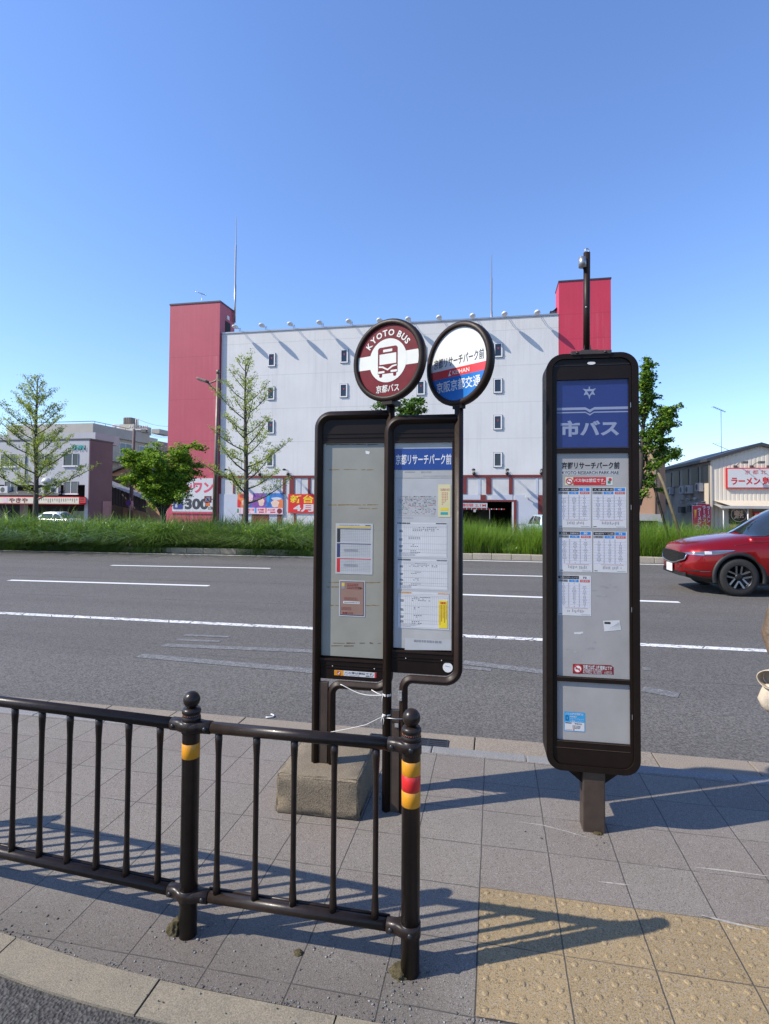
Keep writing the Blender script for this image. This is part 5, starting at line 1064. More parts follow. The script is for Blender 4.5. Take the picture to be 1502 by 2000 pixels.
def poster(m, x0, z0, x1, z1, y):
    w_, h_ = x1-x0, z1-z0; m.rect(x0, z0+.3*h_, x1, z1, y, 'b_blue', HM); r = random.Random(9)
    def blob(cx, cz, rx, rz, mm, k):
        m.flat([(min(x1, max(x0, x0+(cx+rx*math.cos(a)*(1+.15*math.sin(5*a)))*w_)), min(z1, max(z0+.3*h_, z0+(cz+rz*math.sin(a))*h_))) for a in np.linspace(0, 6.28, 19)[:-1]], y-.004-.0015*k, mm, HM)
    for k, q in enumerate(((.13, .7, .17, .42, 'b_orange'), (.48, .62, .17, .5, 'b_purple'), (.40, .45, .10, .22, 'b_purple'), (.84, .66, .20, .32, 'b_blue'), (.95, .5, .1, .22, 'b_orange'), (.17, .55, .07, .16, 'b_skin'), (.53, .58, .065, .2, 'b_skin'), (.83, .50, .085, .18, 'b_skin'), (.86, .74, .11, .07, 'paper'), (.30, .85, .05, .3, 'b_pink'), (.68, .8, .035, .25, 'cyan_blue'), (.02, .5, .05, .2, 'vermilion'))): blob(*q, k)
    m.rect(x0+.05*w_, z1-.2*h_, x0+.24*w_, z1-.05*h_, y-.03, 'vermilion', HM); m.rect(x0, z0, x1, z0+.3*h_, y-.032, 'b_pink', HM)
    for s_, a, b_, c_, d_ in (('らじっぱく読', .13, .38, .155, .26), ('化物語', .45, .59, .155, .26), ('大工の源', .67, .83, .155, .26)): m.text(s_, x0+a*w_, z0+c_*h_, x0+b_*w_, z0+d_*h_, y-.035, 'red', .03, HM)
    for a in (.16, .48, .73): rows(mm_ := MB(), x0+a*w_, z0+.06*h_, x0+(a+.11)*w_, z0+.125*h_, y-.035, 'red', 1, 1, 1, 1, 4); m.add(mm_.v, mm_.f, 'red', False, HM)
    m.rect(x0+.39*w_, z0+.05*h_, x0+.43*w_, z0+.3*h_, y-.035, 'cyan_blue', HM); m.rect(x0+.62*w_, z0+.05*h_, x0+.65*w_, z0+.3*h_, y-.035, 'b_orange', HM); m.flat([(q[0], q[1]) for q in circ(x0+.93*w_, z0+.15*h_, .13*h_, 14)], y-.035, 'dark_red', HM); m.rect(x0, z0+.05*h_, x0+.04*w_, z0+.25*h_, y-.035, 'green_ink', HM)
banner('poster_banner', (464, 963), (552.5, 1004.5), 'paper', poster, 'wide picture banner in orange, purple and blue with a pink strip')
def newred(m, x0, z0, x1, z1, y):
    w_, h_ = x1-x0, z1-z0; m.text('新台', x0+.055*w_, z1-.47*h_, x0+.66*w_, z1-.05*h_, y, 'b_yellow', .025, HM); m.text('4月', x0+.14*w_, z0+.06*h_, x0+.66*w_, z0+.47*h_, y, 'paper', .035, HM)
banner('red_banner', (563, 965), (638, 1002.5), 'b_red', newred, 'red banner with yellow and white lettering')
a, b_ = at(334, 1008, YH-.35), at(417.5, 932, YH-.35); y = YH-.35
m = MB(); m.box((a.x, y, at(350, 1002.5, y).z), (b_.x, y+.08, b_.z), 'sign_pink', HM); m.box((a.x+.12, y-.02, at(350, 999, y).z), (b_.x-.06, y, b_.z-.1), 'paper', HM)
f = lambda px, py: (at(px, py, y).x, at(px, py, y).z); yy = y-.026
q, r_ = f(340, 963), f(417, 941); m.text('ドンワン', q[0], q[1], r_[0], r_[1], yy, 'sign_pink', .05, HM)
q, r_ = f(338, 995), f(358.5, 973); m.flat(rr(q[0], q[1], r_[0], r_[1], .12, 4), yy, 'ink_grey', HM); m.flat(rr(q[0]+.05, q[1]+.05, r_[0]-.05, r_[1]-.05, .1, 4), yy-.003, 'p_blue', HM); q, r_ = f(342.5, 991), f(354.5, 977.5); m.text('P', q[0], q[1], r_[0], r_[1], yy-.006, 'paper_grey', .05, HM)
q, r_ = f(361, 995), f(407.5, 973.5); m.text('300', q[0], q[1], r_[0], r_[1], yy, 'digit_grey', .05, HM); q, r_ = f(409.5, 995), f(416, 988.5); m.text('台', q[0], q[1], r_[0], r_[1], yy, 'digit_grey', .04, HM)
m.build('parking_sign', hall, 'white parking sign reading P 300 with pink lettering')
# wall lamps: white hooded floodlights on the roof edge, dark ones on the beam
def flood(px, py, low=False):
    c = at(px, py, YH-1.0 if not low else YH-.85); m = MB(); zr_ = zr+.06 if not low else zb1+.1; bx_ = c.x; cz = c.z
    mm = 'lamp_white' if not low else 'black_plastic'
    for dx in (-.07, .07): m.tube([(bx_+dx, YH+.05, zr_), (bx_+dx, YH-.08, zr_+.35 if not low else zr_+.28), (bx_+dx, YH-.35, cz), (bx_+dx, YH-.75, cz+.02)], .022 if not low else .018, 'galv' if not low else mm, 5, M=HM)
    if low: m.ball((bx_, YH-.1, zr_+.02), .14, mm, 8, 6, HM)
    o = m.build('floodlight', hall); k = .62 if low else 1.0
    h = MB(); h.lathe([(.0, .17*k), (.13*k, .14*k), (.22*k, .06*k), (.25*k, -.04*k), (.20*k, -.10*k), (0, -.12*k)], mm, 12, M=HM @ Matrix.Translation((bx_, YH-.95, cz)) @ Matrix.Diagonal((1, 1.75, 1, 1))); h.build('hood', o)
for px, py in ((459, 638), (511, 635), (566.5, 632.5), (623.5, 629.5), (681, 627), (741, 625), (797, 622.5), (857.5, 619.5), (923, 616), (985.5, 612.5), (1049.5, 609.5)): flood(px, py)
for px in (442, 500, 556, 925, 991, 1059): flood(px, 917.5, True)
m = MB(); c = at(1031, 969, YH-.5); m.box((c.x-.2, YH-.75, c.z-.1), (c.x+.2, YH-.3, c.z+.08), 'aircon', HM); m.tube([(c.x, YH-.3, c.z), (c.x+.05, YH, c.z-.25)], .04, 'aircon', 6, M=HM); m.build('security_camera', hall)
def aerial(name, lab, base, h, cat='aerial', yagi=True, big=1.0):
    t = thing(name, lab, cat, base); m = MB(); m.tube([(0, 0, -.2), (0, 0, h)], .035*big, 'galv', 7); m.build('mast', t)
    if yagi:
        m = MB(); m.tube([(-1.3*big, -.5*big, h-.05+.55*big), (.75*big, .3*big, h-.25*big)], .025, 'galv', 5)
        for s in np.linspace(0, 1, 8):
            p = Vector((-1.3*big, -.5*big, h-.05+.55*big)).lerp(Vector((.75*big, .3*big, h-.25*big)), s); m.tube([p+Vector((.12, -.35, 0))*big, p-Vector((.12, -.35, 0))*big], .014, 'galv', 4)
        m.tube([(-1.2*big, 0, h*.22), (1.5*big, 0, h*.02)], .02, 'galv', 5); [m.tube([(-1.2*big+q, -.3*big, h*.22-q*.074), (-1.2*big+q, .3*big, h*.22-q*.074)], .013, 'galv', 4) for q in (0, .25, .5)]; m.build('antenna', t)
    return t
c = at(394, 592, YH+1.2); aerial('roof_aerial', 'thin television aerial on top of the left red tower', (c.x, YH+1.2, 19.88), 1.35, big=.45)
def lightning_rod(lab, px, Y, z0, py):
    t = thing('lightning_rod', lab, 'lightning rod', (X(px, Y), Y, z0), 0, 'lightning rods on the hall roof'); H = at(px, py, Y).z-z0; m = MB(); m.tube([(0, 0, -.3), (0, 0, H*.33), (0, 0, H*.331), (0, 0, H*.72), (0, 0, H*.721), (0, 0, H)], [.11, .10, .075, .07, .045, .02], 'galv', 8); m.build('mast', t)
lightning_rod('tall tapering lightning rod behind the left red tower', 454.5, YH+2.3, 19.0, 424); lightning_rod('thin lightning rod on the white roof above the blue and white roundel', 959.5, YH+6, zr, 497)
# ------------------------------------------------------------ street lamp with a crossing sign
YL = 21.6; b0 = at(419, 1012, YL); tl = thing('street_lamp', 'brown street lamp with one arm in front of the left red tower', 'street lamp', (b0.x, YL, 0)); tp = at(426, 730, YL)-Vector((b0.x, YL, 0)); dxl = tp.x; H = tp.z
m = MB(); m.tube([(0, 0, -.2), (dxl*.5, 0, H*.5), (dxl, 0, H)], [.095, .082, .062], 'lamp_bronze', 12); m.tube([(dxl, 0, H), (dxl, 0, H+.16)], .075, 'lamp_bronze', 10); m.build('pole', tl)
Lq = lambda px, py: at(px, py, YL)-Vector((b0.x, 0, 0))
def lp(px, py): v = Lq(px, py); return Vector((v.x, 0, v.z))
m = MB(); m.tube([lp(425, 738), lp(421, 744), lp(412, 747.5), lp(404, 746)], .035, 'lamp_bronze', 8); m.tube([lp(424, 765), lp(412, 754), lp(405, 747)], .035, 'lamp_bronze', 8); m.build('arm', tl)
m = MB(); c = lp(397.5, 743); a = R(18); m.bbox((-.25, -.17, -.05), (.22, .17, .055), 'lamp_bronze', .03, Matrix.Translation(c) @ Matrix.Rotation(a, 4, 'Y')); m.bbox((-.2, -.13, -.065), (.16, .13, -.049), 'paper_grey', .005, Matrix.Translation(c) @ Matrix.Rotation(a, 4, 'Y')); m.build('lamp_head', tl)
ts = thing('crossing_sign', 'red framed crossing sign with a small orange plate on the street lamp pole', 'sign', (b0.x, YL, 0)); y = -.12
def lr(m, a, c, y, mm): p, q = lp(*a), lp(*c); m.box((p.x, y, q.z), (q.x, y+.02, p.z), mm)
m = MB(); lr(m, (402, 969), (415.5, 982), y, 'dark_red'); lr(m, (404, 971), (413.5, 980), y-.004, 'lettering_pale'); p = lp(408.6, 975.5); m.ball((p.x, y-.006, p.z+.05), (.02, .004, .02), 'p_blue', 8, 6); m.flat([(p.x-.05, p.z-.07), (p.x-.02, p.z-.07), (p.x, p.z-.01), (p.x+.03, p.z-.07), (p.x+.06, p.z-.07), (p.x+.03, p.z+.01), (p.x+.02, p.z+.035), (p.x-.02, p.z+.035), (p.x-.04, p.z-.0)], y-.008, 'p_blue'); 
q0, q1 = lp(404, 971), lp(413.5, 980); m.flat([(q0.x, q0.z), (q0.x+.02, q0.z), (q1.x, q1.z+.02), (q1.x, q1.z), (q1.x-.02, q1.z), (q0.x, q0.z-.02)], y-.006, 'dark_red'); m.build('sign_plate', ts)
m = MB(); lr(m, (404.5, 982.5), (412.5, 988.5), y, 'b_orange'); m.build('orange_plate', ts); m = MB(); lr(m, (409, 990), (416, 995.5), y, 'ink_grey'); lr(m, (410.3, 991.6), (415, 993.6), y-.004, 'paper'); m.build('small_plate', ts); m = MB(); p = lp(415, 975); m.tube([(p.x-.1, y+.03, p.z), (0.02, -.08, p.z)], .02, 'galv', 6); m.build('bracket', ts)
# ------------------------------------------------------------ grey SHIN building
YS = 44.0; sx1 = at(172.5, 950, YS).x; sz1 = at(172.5, 859, YS).z; SO = Vector((sx1, YS, GZ)); SM = Matrix.Translation(-SO)
ydp = YS*1.0694
sh = thing('office_building', 'grey two-storey building above a red signed shop, with teal lettering and a plum side wall', 'building', SO)
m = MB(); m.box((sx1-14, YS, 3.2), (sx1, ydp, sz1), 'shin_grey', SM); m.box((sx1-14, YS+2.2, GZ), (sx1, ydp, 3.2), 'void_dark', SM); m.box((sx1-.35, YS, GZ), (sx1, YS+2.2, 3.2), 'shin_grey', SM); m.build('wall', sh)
m = MB(); m.box((sx1+.003, YS+.0, GZ), (sx1+.10, ydp, sz1-.02), 'shin_plum', SM); o = m.build('side_wall', sh, 'plum coloured side wall'); m = MB(); m.box((sx1+.101, YS+1.75, GZ), (sx1+.16, ydp-.12, at(200, 979, YS+4).z), 'plum_door', SM); m.build('panel', o)
m = MB(); m.box((sx1-14.05, YS-.05, sz1), (sx1+.15, ydp+.05, sz1+.13), 'roof_dark', SM); m.build('coping', sh)
f = lambda px, py, Y=YS: (at(px, py, Y).x, at(px, py, Y).z)
def swin(par, a, c, Y, M, ratio=.6, mm='glass_dark'):
    (x0, z1), (x1, z0) = f(*a, Y), f(*c, Y); m = MB(); m.ring([(x0, z0), (x1, z0), (x1, z1), (x0, z1)], [(x0+.035, z0+.04), (x1-.035, z0+.04), (x1-.035, z1-.035), (x0+.035, z1-.035)], Y-.06, Y+.02, 'concrete_pale', M); xm = x0+(x1-x0)*ratio; m.box((xm-.025, Y-.05, z0), (xm+.025, Y, z1), 'window_white', M); m.box((x0-.08, Y-.12, z0-.1), (x1+.08, Y, z0), 'window_white', M)
    o = m.build('window', par); g = MB(); g.rect(x0+.03, z0+.035, x1-.03, z1-.03, Y-.012, mm, M); g.build('pane', o)
for a, c in (((3, 887), (31, 911)), ((70, 886), (100, 910)), ((125, 886), (153, 909.5))): swin(sh, a, c, YS, SM)
for a, c in (((10, 940), (34, 965)), ((92, 939), (118, 963)), ((126, 940), (152, 964))): swin(sh, a, c, YS, SM, .5, 'glass_blue')
m = MB(); a, b_ = f(140.5, 878.5), f(166, 868.5); m.text('SHIN', a[0], a[1], b_[0], b_[1], YS-.12, 'teal_letter', .012, SM); v, fc = text_geo('SHIN', .012); q = v.max(0); m.add([(a[0]+p[0]/q[0]*(b_[0]-a[0])+.06, YS-.02, a[1]+p[1]/q[1]*(b_[1]-a[1])-.05) for p in v], fc, 'roof_dark', False, SM); m.build('lettering', sh)  # dark offset copy of the letters paints their cast shadow on the wall
m = MB(); a, b_ = f(-80, 983.5), f(167.5, 970.5); m.box((a[0], YS-.75, a[1]), (b_[0], YS-.02, b_[1]), 'b_red', SM); m.box((a[0], YS-.77, a[1]+.07), (b_[0]-.06, YS-.751, b_[1]-.07), 'sign_cream', SM)
g = lambda px, py: f(px, py, YS-.78); yy = YS-.78; q, r_ = g(17, 982), g(54, 972.3); m.text('やきや', q[0], q[1], r_[0], r_[1], yy, 'dark_red', .035, SM); q, r_ = g(6, 982), g(14, 971.8); m.rect(q[0], q[1], r_[0], r_[1], yy, 'b_pink', SM)
q, r_ = g(156, 982.3), g(167, 971.8); m.rect(q[0], q[1], r_[0], r_[1], yy, 'b_red', SM); m.rect(q[0]+.05, q[1]+.08, r_[0]-.1, q[1]+.18, yy-.004, 'dark_red', SM); m.rect(q[0]+.05, q[1]+.25, r_[0]-.1, r_[1]-.06, yy-.004, 'dark_red', SM)
for i in range(19):
    for k in range(random.Random(i).randint(2, 4)): q = g(72+i*4.3, 974+k*2.0); m.rect(q[0], q[1]-.06, q[0]+.06, q[1]+.01, yy, 'ink', SM)
m.build('shop_sign', sh); m = MB(); a, b_ = f(-80, 970), f(120, 962); m.add([(a[0], YS-.75, b_[1]-.28), (b_[0]+.3, YS-.75, b_[1]-.28), (b_[0], YS-.01, b_[1]+.15), (a[0], YS-.01, b_[1]+.15)], [(0, 1, 2, 3)], 'roof_dark', False, SM); m.build('awning', sh)
m = MB()
for q, mm in (((40, 985, 55, 1010), 'plum_door'), ((72, 1003, 80, 1012), 'paper_grey'), ((86, 1003, 96, 1012), 'paper_grey'), ((143, 998, 166, 1020), 'concrete_pale')): (x0, z1), (x1, z0) = f(q[0], q[1], YS+2.1), f(q[2], q[3], YS+2.1); m.box((x0, YS+2.05, z0), (x1, YS+2.19, z1), mm, SM)
m.build('shopfront', sh)
def aircon(lab, c, M_rot=0, s=1.0, group='air conditioner units on the buildings'):
    t = thing('aircon_unit', lab, 'air conditioner', c, M_rot, group); m = MB(); m.bbox((-.4*s, -.3*s, 0), (.4*s, 0, .62*s), 'aircon', .02); m.box((-.42*s, -.32*s, -.05), (.42*s, 0, 0), 'aircon_dark'); m.build('casing', t); m = MB(); m.prism(circ(-.1*s, .31*s, .22*s, 16), -.304*s, -.298*s, 'aircon_dark'); m.build('fan_grille', t); return t
for px, py, lab in ((13, 963, 'white air conditioner at the left end above the red shop sign'), (84, 964, 'air conditioner behind the ginkgo trunk above the red shop sign'), (111, 964, 'white air conditioner right of the ginkgo trunk above the red shop sign'), (97, 947, 'raised air conditioner between the grey building windows')): q = f(px, py); aircon(lab, (q[0], YS-.02, q[1]-.05), 0, 1.1)
m = MB(); q = f(97, 935); m.lathe([(0, .5), (.25, .45), (.42, .2), (.45, 0), (0, 0)], 'aircon', 12, (q[0], YS-.35, q[1]-.4), SM); m.build('vent_hood', sh)
m = MB(); q = f(51, 900); m.tube([(q[0], YS-.06, 3.4), (q[0], YS-.06, sz1-.1)], .05, 'aircon_dark', 6, M=SM); m.build('drainpipe', sh)
m = MB(); q = f(118, 850); m.box((q[0]-4.5, YS+3, sz1+.13), (sx1-1.8, YS+6.5, sz1+1.1), 'shin_grey', SM); m.box((sx1-13, YS+3, sz1+.13), (sx1-8.6, YS+6, sz1+1.0), 'shin_grey', SM); m.build('roof_housing', sh)
# ------------------------------------------------------------ apartment block behind
YA = 62.0; ax = at(179.5, 900, YA).x; azt = at(179.5, 828, YA).z; AO = Vector((ax, YA, GZ)); AM = Matrix.Translation(-AO); yA2 = YA*786.5/638.0
ap = thing('apartment_building', 'cream apartment block with roof tank and long balcony side behind the grey building', 'building', AO)
m = MB(); m.box((ax-12, YA, GZ), (ax, yA2-3.2, azt), 'apartment_cream', AM); m.box((ax-.9, yA2-3.1, GZ), (ax+.15, yA2-.7, azt-.3), 'apartment_pale', AM); m.box((ax-.9, yA2-.69, GZ), (ax+.1, yA2+2, azt-.6), 'plum_door', AM); m.build('wall', ap)
z1 = at(179.5, 848, YA).z; m = MB(); m.box((ax-12.3, YA-.5, z1), (ax+.45, yA2-3.15, azt+.02), 'apartment_band', AM); m.build('parapet', ap)
m = MB(); m.tube([(ax-12, YA-.3, azt+.3), (ax+.3, YA-.3, azt+.3), (ax+.3, yA2-3.3, azt+.3)], .04, 'aircon_dark', 5, M=AM)
for i in range(6): m.tube([(ax+.3, YA+i*2, azt), (ax+.3, YA+i*2, azt+.3)], .03, 'aircon_dark', 4, M=AM)
m.build('roof_rail', ap)
zf_ = [z1-3.0*k for k in range(0, 5)]
m = MB()
for z in zf_[1:]: m.box((ax+.004, YA+.3, z-.25), (ax+1.1, yA2-3.3, z+.75), 'apartment_band', AM)
m.build('balcony_front', ap)
for z in zf_[1:4]:
    for yy in np.arange(YA+1.0, yA2-5, 4.2):
        m = MB(); m.box((ax+.004, yy, z+.75), (ax+.06, yy+2.6, z+2.55), 'window_white', AM); o = m.build('window', ap); g = MB(); g.box((ax+.061, yy+.08, z+.8), (ax+.07, yy+1.24, z+2.48), 'glass_blue', AM); g.box((ax+.061, yy+1.34, z+.8), (ax+.07, yy+2.52, z+2.48), 'glass_dark', AM); g.build('pane', o)
for z in zf_[1:4]: m = MB(); m.box((ax+.151, yA2-2.6, z+.7), (ax+.2, yA2-1.4, z+2), 'window_white', AM); o = m.build('window', ap); g = MB(); g.box((ax+.201, yA2-2.5, z+.78), (ax+.21, yA2-1.5, z+1.92), 'glass_blue', AM); g.build('pane', o)
YT_ = 70; (x0, z0_), (x1, z1_) = f(233, 843, YT_), f(262, 828, YT_); m = MB(); m.box((x0, YT_, azt), (x1, YT_+4, z1_), 'apartment_cream', AM); (x2, z2_), (x3, z3_) = f(279, 850, YT_), f(295, 834, YT_); m.box((x2, YT_+2, azt), (x3, YT_+5, z3_), 'apartment_band', AM); m.build('roof_housing', ap)
m = MB(); (x2, z2_), (x3, z3_) = f(237.5, 828, YT_), f(253, 814, YT_); m.bbox((x2, YT_+.3, z1_), (x3, YT_+1.9, z3_), 'tank_brown', .12, AM)
for i in range(1, 4): m.box((x2+(x3-x2)*i/4-.03, YT_+.27, z1_), (x2+(x3-x2)*i/4+.03, YT_+.3, z3_), 'aircon_dark', AM)
m.build('water_tank', ap); q = f(226, 836, YT_); m = MB(); m.lathe([(0, -.12), (.35, -.06), (.62, .12), (.6, .13), (0, -.08)], 'white_paint', 16, M=AM @ Matrix.Translation((q[0], YT_, q[1])) @ Matrix.Rotation(R(70), 4, 'X') @ Matrix.Rotation(R(20), 4, 'Y')); m.build('dish', ap)
# ------------------------------------------------------------ tiled shed, orange house, utility pole
YD = 52.0; q = f(223, 950, YD); r_ = f(285.5, 975, YD); DO = Vector((q[0], YD, GZ)); DM = Matrix.Translation(-DO)
sd = thing('shed', 'brown ribbed shed with a grey tiled roof sloping to the right', 'shed', DO); xs0 = q[0]-5; zl = q[1]+(q[1]-r_[1])*5/(r_[0]-q[0]); zlo = f(285, 1001, YD)[1]; zlo0 = f(224, 986, YD)[1]; L_ = r_[0]-xs0
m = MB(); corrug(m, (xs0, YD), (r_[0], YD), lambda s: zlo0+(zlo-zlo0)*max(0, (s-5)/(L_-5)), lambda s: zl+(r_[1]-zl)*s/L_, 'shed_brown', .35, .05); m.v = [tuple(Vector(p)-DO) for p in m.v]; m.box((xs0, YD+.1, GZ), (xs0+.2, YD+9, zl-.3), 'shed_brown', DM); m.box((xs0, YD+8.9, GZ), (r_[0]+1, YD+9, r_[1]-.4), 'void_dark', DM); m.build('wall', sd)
m = MB(); ye = YD+7; sl_ = .10
a0, a1 = Vector((xs0-.2, YD-.3, zl+.05)), Vector((r_[0]+2.0, YD-.3, r_[1]-.75)); 
for i in range(26):
    u0, u1 = i/26, (i+.96)/26; p0, p1 = a0.lerp(a1, u0), a0.lerp(a1, u1); lift = Vector((0, 2.2, .06)); m.add([p0+Vector((0, 0, .05)), p1+Vector((0, 0, .0)), p1+lift, p0+lift+Vector((0, 0, .05))], [(0, 1, 2, 3)], 'tile_grey', False, DM); m.add([p1, p0+Vector((0, 0, .05)), p0, p1-Vector((0, 0, .05))], [(0, 1, 2, 3)], 'tile_grey', False, DM)
m.build('roof', sd)
YO = 60.0; a = f(196, 975, YO); b_ = f(312, 975, YO); pk = f(252, 911, YO); zE = f(250, 934, YO)[1]; OO = Vector((pk[0], YO, GZ)); OM = Matrix.Translation(-OO)
ho = thing('house', 'orange plastered gable house behind the tiled shed', 'house', OO); m = MB(); m.prism([(a[0], GZ), (b_[0], GZ), (b_[0], zE), (pk[0], pk[1]), (a[0], zE)], YO, YO+7, 'house_orange', OM); m.build('wall', ho)
m = MB(); 
for sx, xe in ((-1, a[0]-.5), (1, b_[0]+.5)): ze = zE-.1; m.prism([(pk[0], pk[1]+.05), (xe, ze), (xe, ze+.25), (pk[0], pk[1]+.32)], YO-.6, YO+7.4, 'roof_dark', OM)
m.build('roof', ho); m = MB(); a, c = f(286, 954, YO-.1), f(299, 964, YO-.1); m.box((a[0], YO-.1, c[1]), (c[0], YO-.001, a[1]), 'glass_blue', OM); m.build('window', ho)
YU = 50.0; q = f(262, 850, YU); up = thing('utility_pole', 'plum brown utility pole with crossarms beside the tiled shed', 'utility pole', (q[0], YU, GZ)); ztop = f(262, 838, YU)[1]-GZ; m = MB(); m.tube([(-.25, 0, -.1), (0, 0, ztop)], [.21, .14], 'pole_plum', 12); m.build('pole', up)
UQ = lambda px, py: (f(px, py, YU)[0]-q[0], f(px, py, YU)[1]-GZ)
m = MB(); a, c = UQ(252, 839), UQ(288, 836.5); m.box((a[0], -.06, a[1]-.08), (c[0], .06, a[1]+.06), 'aircon', None)
for px in (265.5, 270): a, c = UQ(px, 838), UQ(px, 818); m.tube([(a[0], 0, a[1]), (c[0], 0, c[1])], .045, 'aircon', 6)
a = UQ(265, 819); c = UQ(270, 819); m.tube([(a[0], 0, a[1]), (c[0], 0, c[1])], .04, 'aircon', 5); 
for px in (254, 259, 274, 279, 284, 287): a = UQ(px, 836); m.lathe([(.05, 0), (.09, .08), (.05, .14), (.08, .22), (0, .25)], 'aircon', 8, (a[0], 0, a[1]))
m.build('crossarm', up); m = MB(); a = UQ(282, 841); m.box((a[0]-.3, -.15, a[1]-.2), (a[0]+.25, .15, a[1]+.12), 'aircon_dark'); m.build('switch_box', up)
m = MB(); pz = UQ(262.5, 992)[1]; m.lathe([(.212, pz-.25), (.215, pz+.7)], 'plum_door', 12, (-.2, 0, 0)); m.build('pole_wrap', up)
wi = MB()
for (pa, pb, sag) in (((270, 819), (334, 833), .2), ((287, 840), (334, 849), .2), ((284, 842), (334, 852), .25), ((279, 844), (334, 855), .2)):
    A = at(*pa, YU); B = at(*pb, YU); wi.tube([A.lerp(B, i/8)-Vector((0, 0, sag*math.sin(math.pi*i/8))) for i in range(9)], .016, 'wire_black', 4)
tag(wi.build('power_lines'), 'thin black power lines from the plum utility pole to the red tower', 'power line')
YR = 47.5; q = f(252, 982, YR); rs = thing('road_sign', 'small round blue road sign on a grey pole left of the utility pole', 'sign', (q[0]+.08, YR, GZ)); m = MB(); m.tube([(.05, 0, -.1), (.05, 0, q[1]-GZ+.5)], .05, 'lamp_bronze', 8); m.build('pole', rs); m = MB(); m.prism(circ(-.08, q[1]-GZ, .29, 24), -.09, -.06, 'dark_red'); m.flat(circ(-.08, q[1]-GZ, .22, 24), -.094, 'p_blue'); m.flat([(-.24, q[1]-GZ+.14), (-.2, q[1]-GZ+.18), (.08, q[1]-GZ-.14), (.04, q[1]-GZ-.18)], -.097, 'dark_red'); m.build('sign_plate', rs)
# ------------------------------------------------------------ right: orange block, ramen shop
YB_ = 45.0; a, c = f(1225, 1000, YB_), f(1288, 874, YB_); BO = Vector((a[0], YB_, GZ)); BM = Matrix.Translation(-BO); ob = thing('orange_building', 'plain orange-brown building behind the propped tree', 'building', BO); zg_ = f(1270, 1004, YB_)[1]
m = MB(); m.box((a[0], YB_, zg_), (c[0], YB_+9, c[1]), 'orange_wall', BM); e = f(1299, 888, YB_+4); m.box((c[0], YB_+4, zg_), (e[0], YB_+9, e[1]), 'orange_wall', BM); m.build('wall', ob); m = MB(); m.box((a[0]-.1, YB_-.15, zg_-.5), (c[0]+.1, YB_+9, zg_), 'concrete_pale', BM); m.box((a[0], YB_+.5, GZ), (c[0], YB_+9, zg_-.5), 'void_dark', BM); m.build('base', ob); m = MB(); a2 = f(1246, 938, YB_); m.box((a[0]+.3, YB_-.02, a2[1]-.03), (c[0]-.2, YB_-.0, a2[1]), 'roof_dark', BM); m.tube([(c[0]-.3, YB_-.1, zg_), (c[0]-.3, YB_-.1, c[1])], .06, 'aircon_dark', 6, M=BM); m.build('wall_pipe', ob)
YN = 48.2; nx = f(1388, 950, YN)[0]; pkx, pkz = f(1484, 871, YN); zc = f(1388, 899, YN)[1]; NO = Vector((nx, YN, GZ)); NM = Matrix.Translation(-NO); xr_ = 2*pkx-nx; yN2 = YN*1.265
rm = thing('ramen_shop', 'beige gabled ramen shop with ribbed front, red framed sign and row of side windows', 'shop', NO)
zs = f(1400, 977.5, YN)[1]
m = MB(); corrug(m, (nx+.06, YN), (xr_, YN), zs, lambda s: (zc+(pkz-zc)*(s/(pkx-nx)) if s < pkx-nx else pkz-(pkz-zc)*((s-(pkx-nx))/(pkx-nx))), 'ramen_siding', .30, .016); m.v = [tuple(Vector(p)-NO) for p in m.v]; m.build('ribbed_front', rm)
m = MB(); m.prism([(nx, GZ), (xr_, GZ), (xr_, zc-.06), (pkx, pkz-.06), (nx, zc-.06)], YN+3.2, yN2, 'ramen_beige', NM); m.box((nx-.004, YN+.058, GZ), (nx+.18, YN+3.203, zc-.07), 'ramen_beige', NM); m.prism([(nx+.05, zs-.4), (xr_, zs-.4), (xr_, zc-.1), (pkx, pkz-.1), (nx+.05, zc-.1)], YN+.055, YN+3.19, 'ramen_beige', NM); m.box((nx-.02, YN-.06, GZ), (nx+.1, YN+.06, zc), 'ramen_beige', NM); m.build('wall', rm)
m = MB()
for sx, xe in ((-1, nx-.35), (1, xr_+.35)): k = .35*(pkz-zc)/(pkx-nx); m.prism([(pkx, pkz), (xe, zc-k), (xe, zc-k+.24), (pkx, pkz+.26)], YN-.3, yN2+.3, 'roof_dark', NM)
m.build('roof', rm)
a, c = f(1424, 981, YN), f(1560, 990, YN); m = MB(); m.add([(nx+.2, YN, zs), (xr_, YN, zs), (xr_, YN-1.3, zs-.42), (nx+.95, YN-1.3, zs-.42)], [(3, 2, 1, 0)], 'ramen_beige', False, NM); m.box((nx+.3, YN-1.32, zs-.62), (xr_, YN-1.2, zs-.42), 'concrete_pale', NM); m.add([(nx+.2, YN, zs-.3), (xr_, YN, zs-.3), (xr_, YN-1.25, zs-.6), (nx+.3, YN-1.25, zs-.6)], [(0, 1, 2, 3)], 'concrete_pale', False, NM); m.tube([(nx+2.2, YN-1.1, GZ), (nx+2.2, YN-1.1, zs-.6)], .04, 'window_white', 6, M=NM); m.tube([(nx+.5, YN-1.1, GZ), (nx+.5, YN-1.1, zs-.6)], .04, 'window_white', 6, M=NM); m.build('awning', rm)
YW = YN+.6; m = MB(); corrug(m, (nx+.2, YW), (f(1424, 1000, YW)[0], YW), GZ, zs-.35, 'ramen_siding', .3, .05); m.v = [tuple(Vector(p)-NO) for p in m.v]; m.box((f(1424, 1000, YW)[0], YW, GZ), (xr_, YW+.1, zs-.3), 'orange_wall', NM); m.build('shopfront_wall', rm)
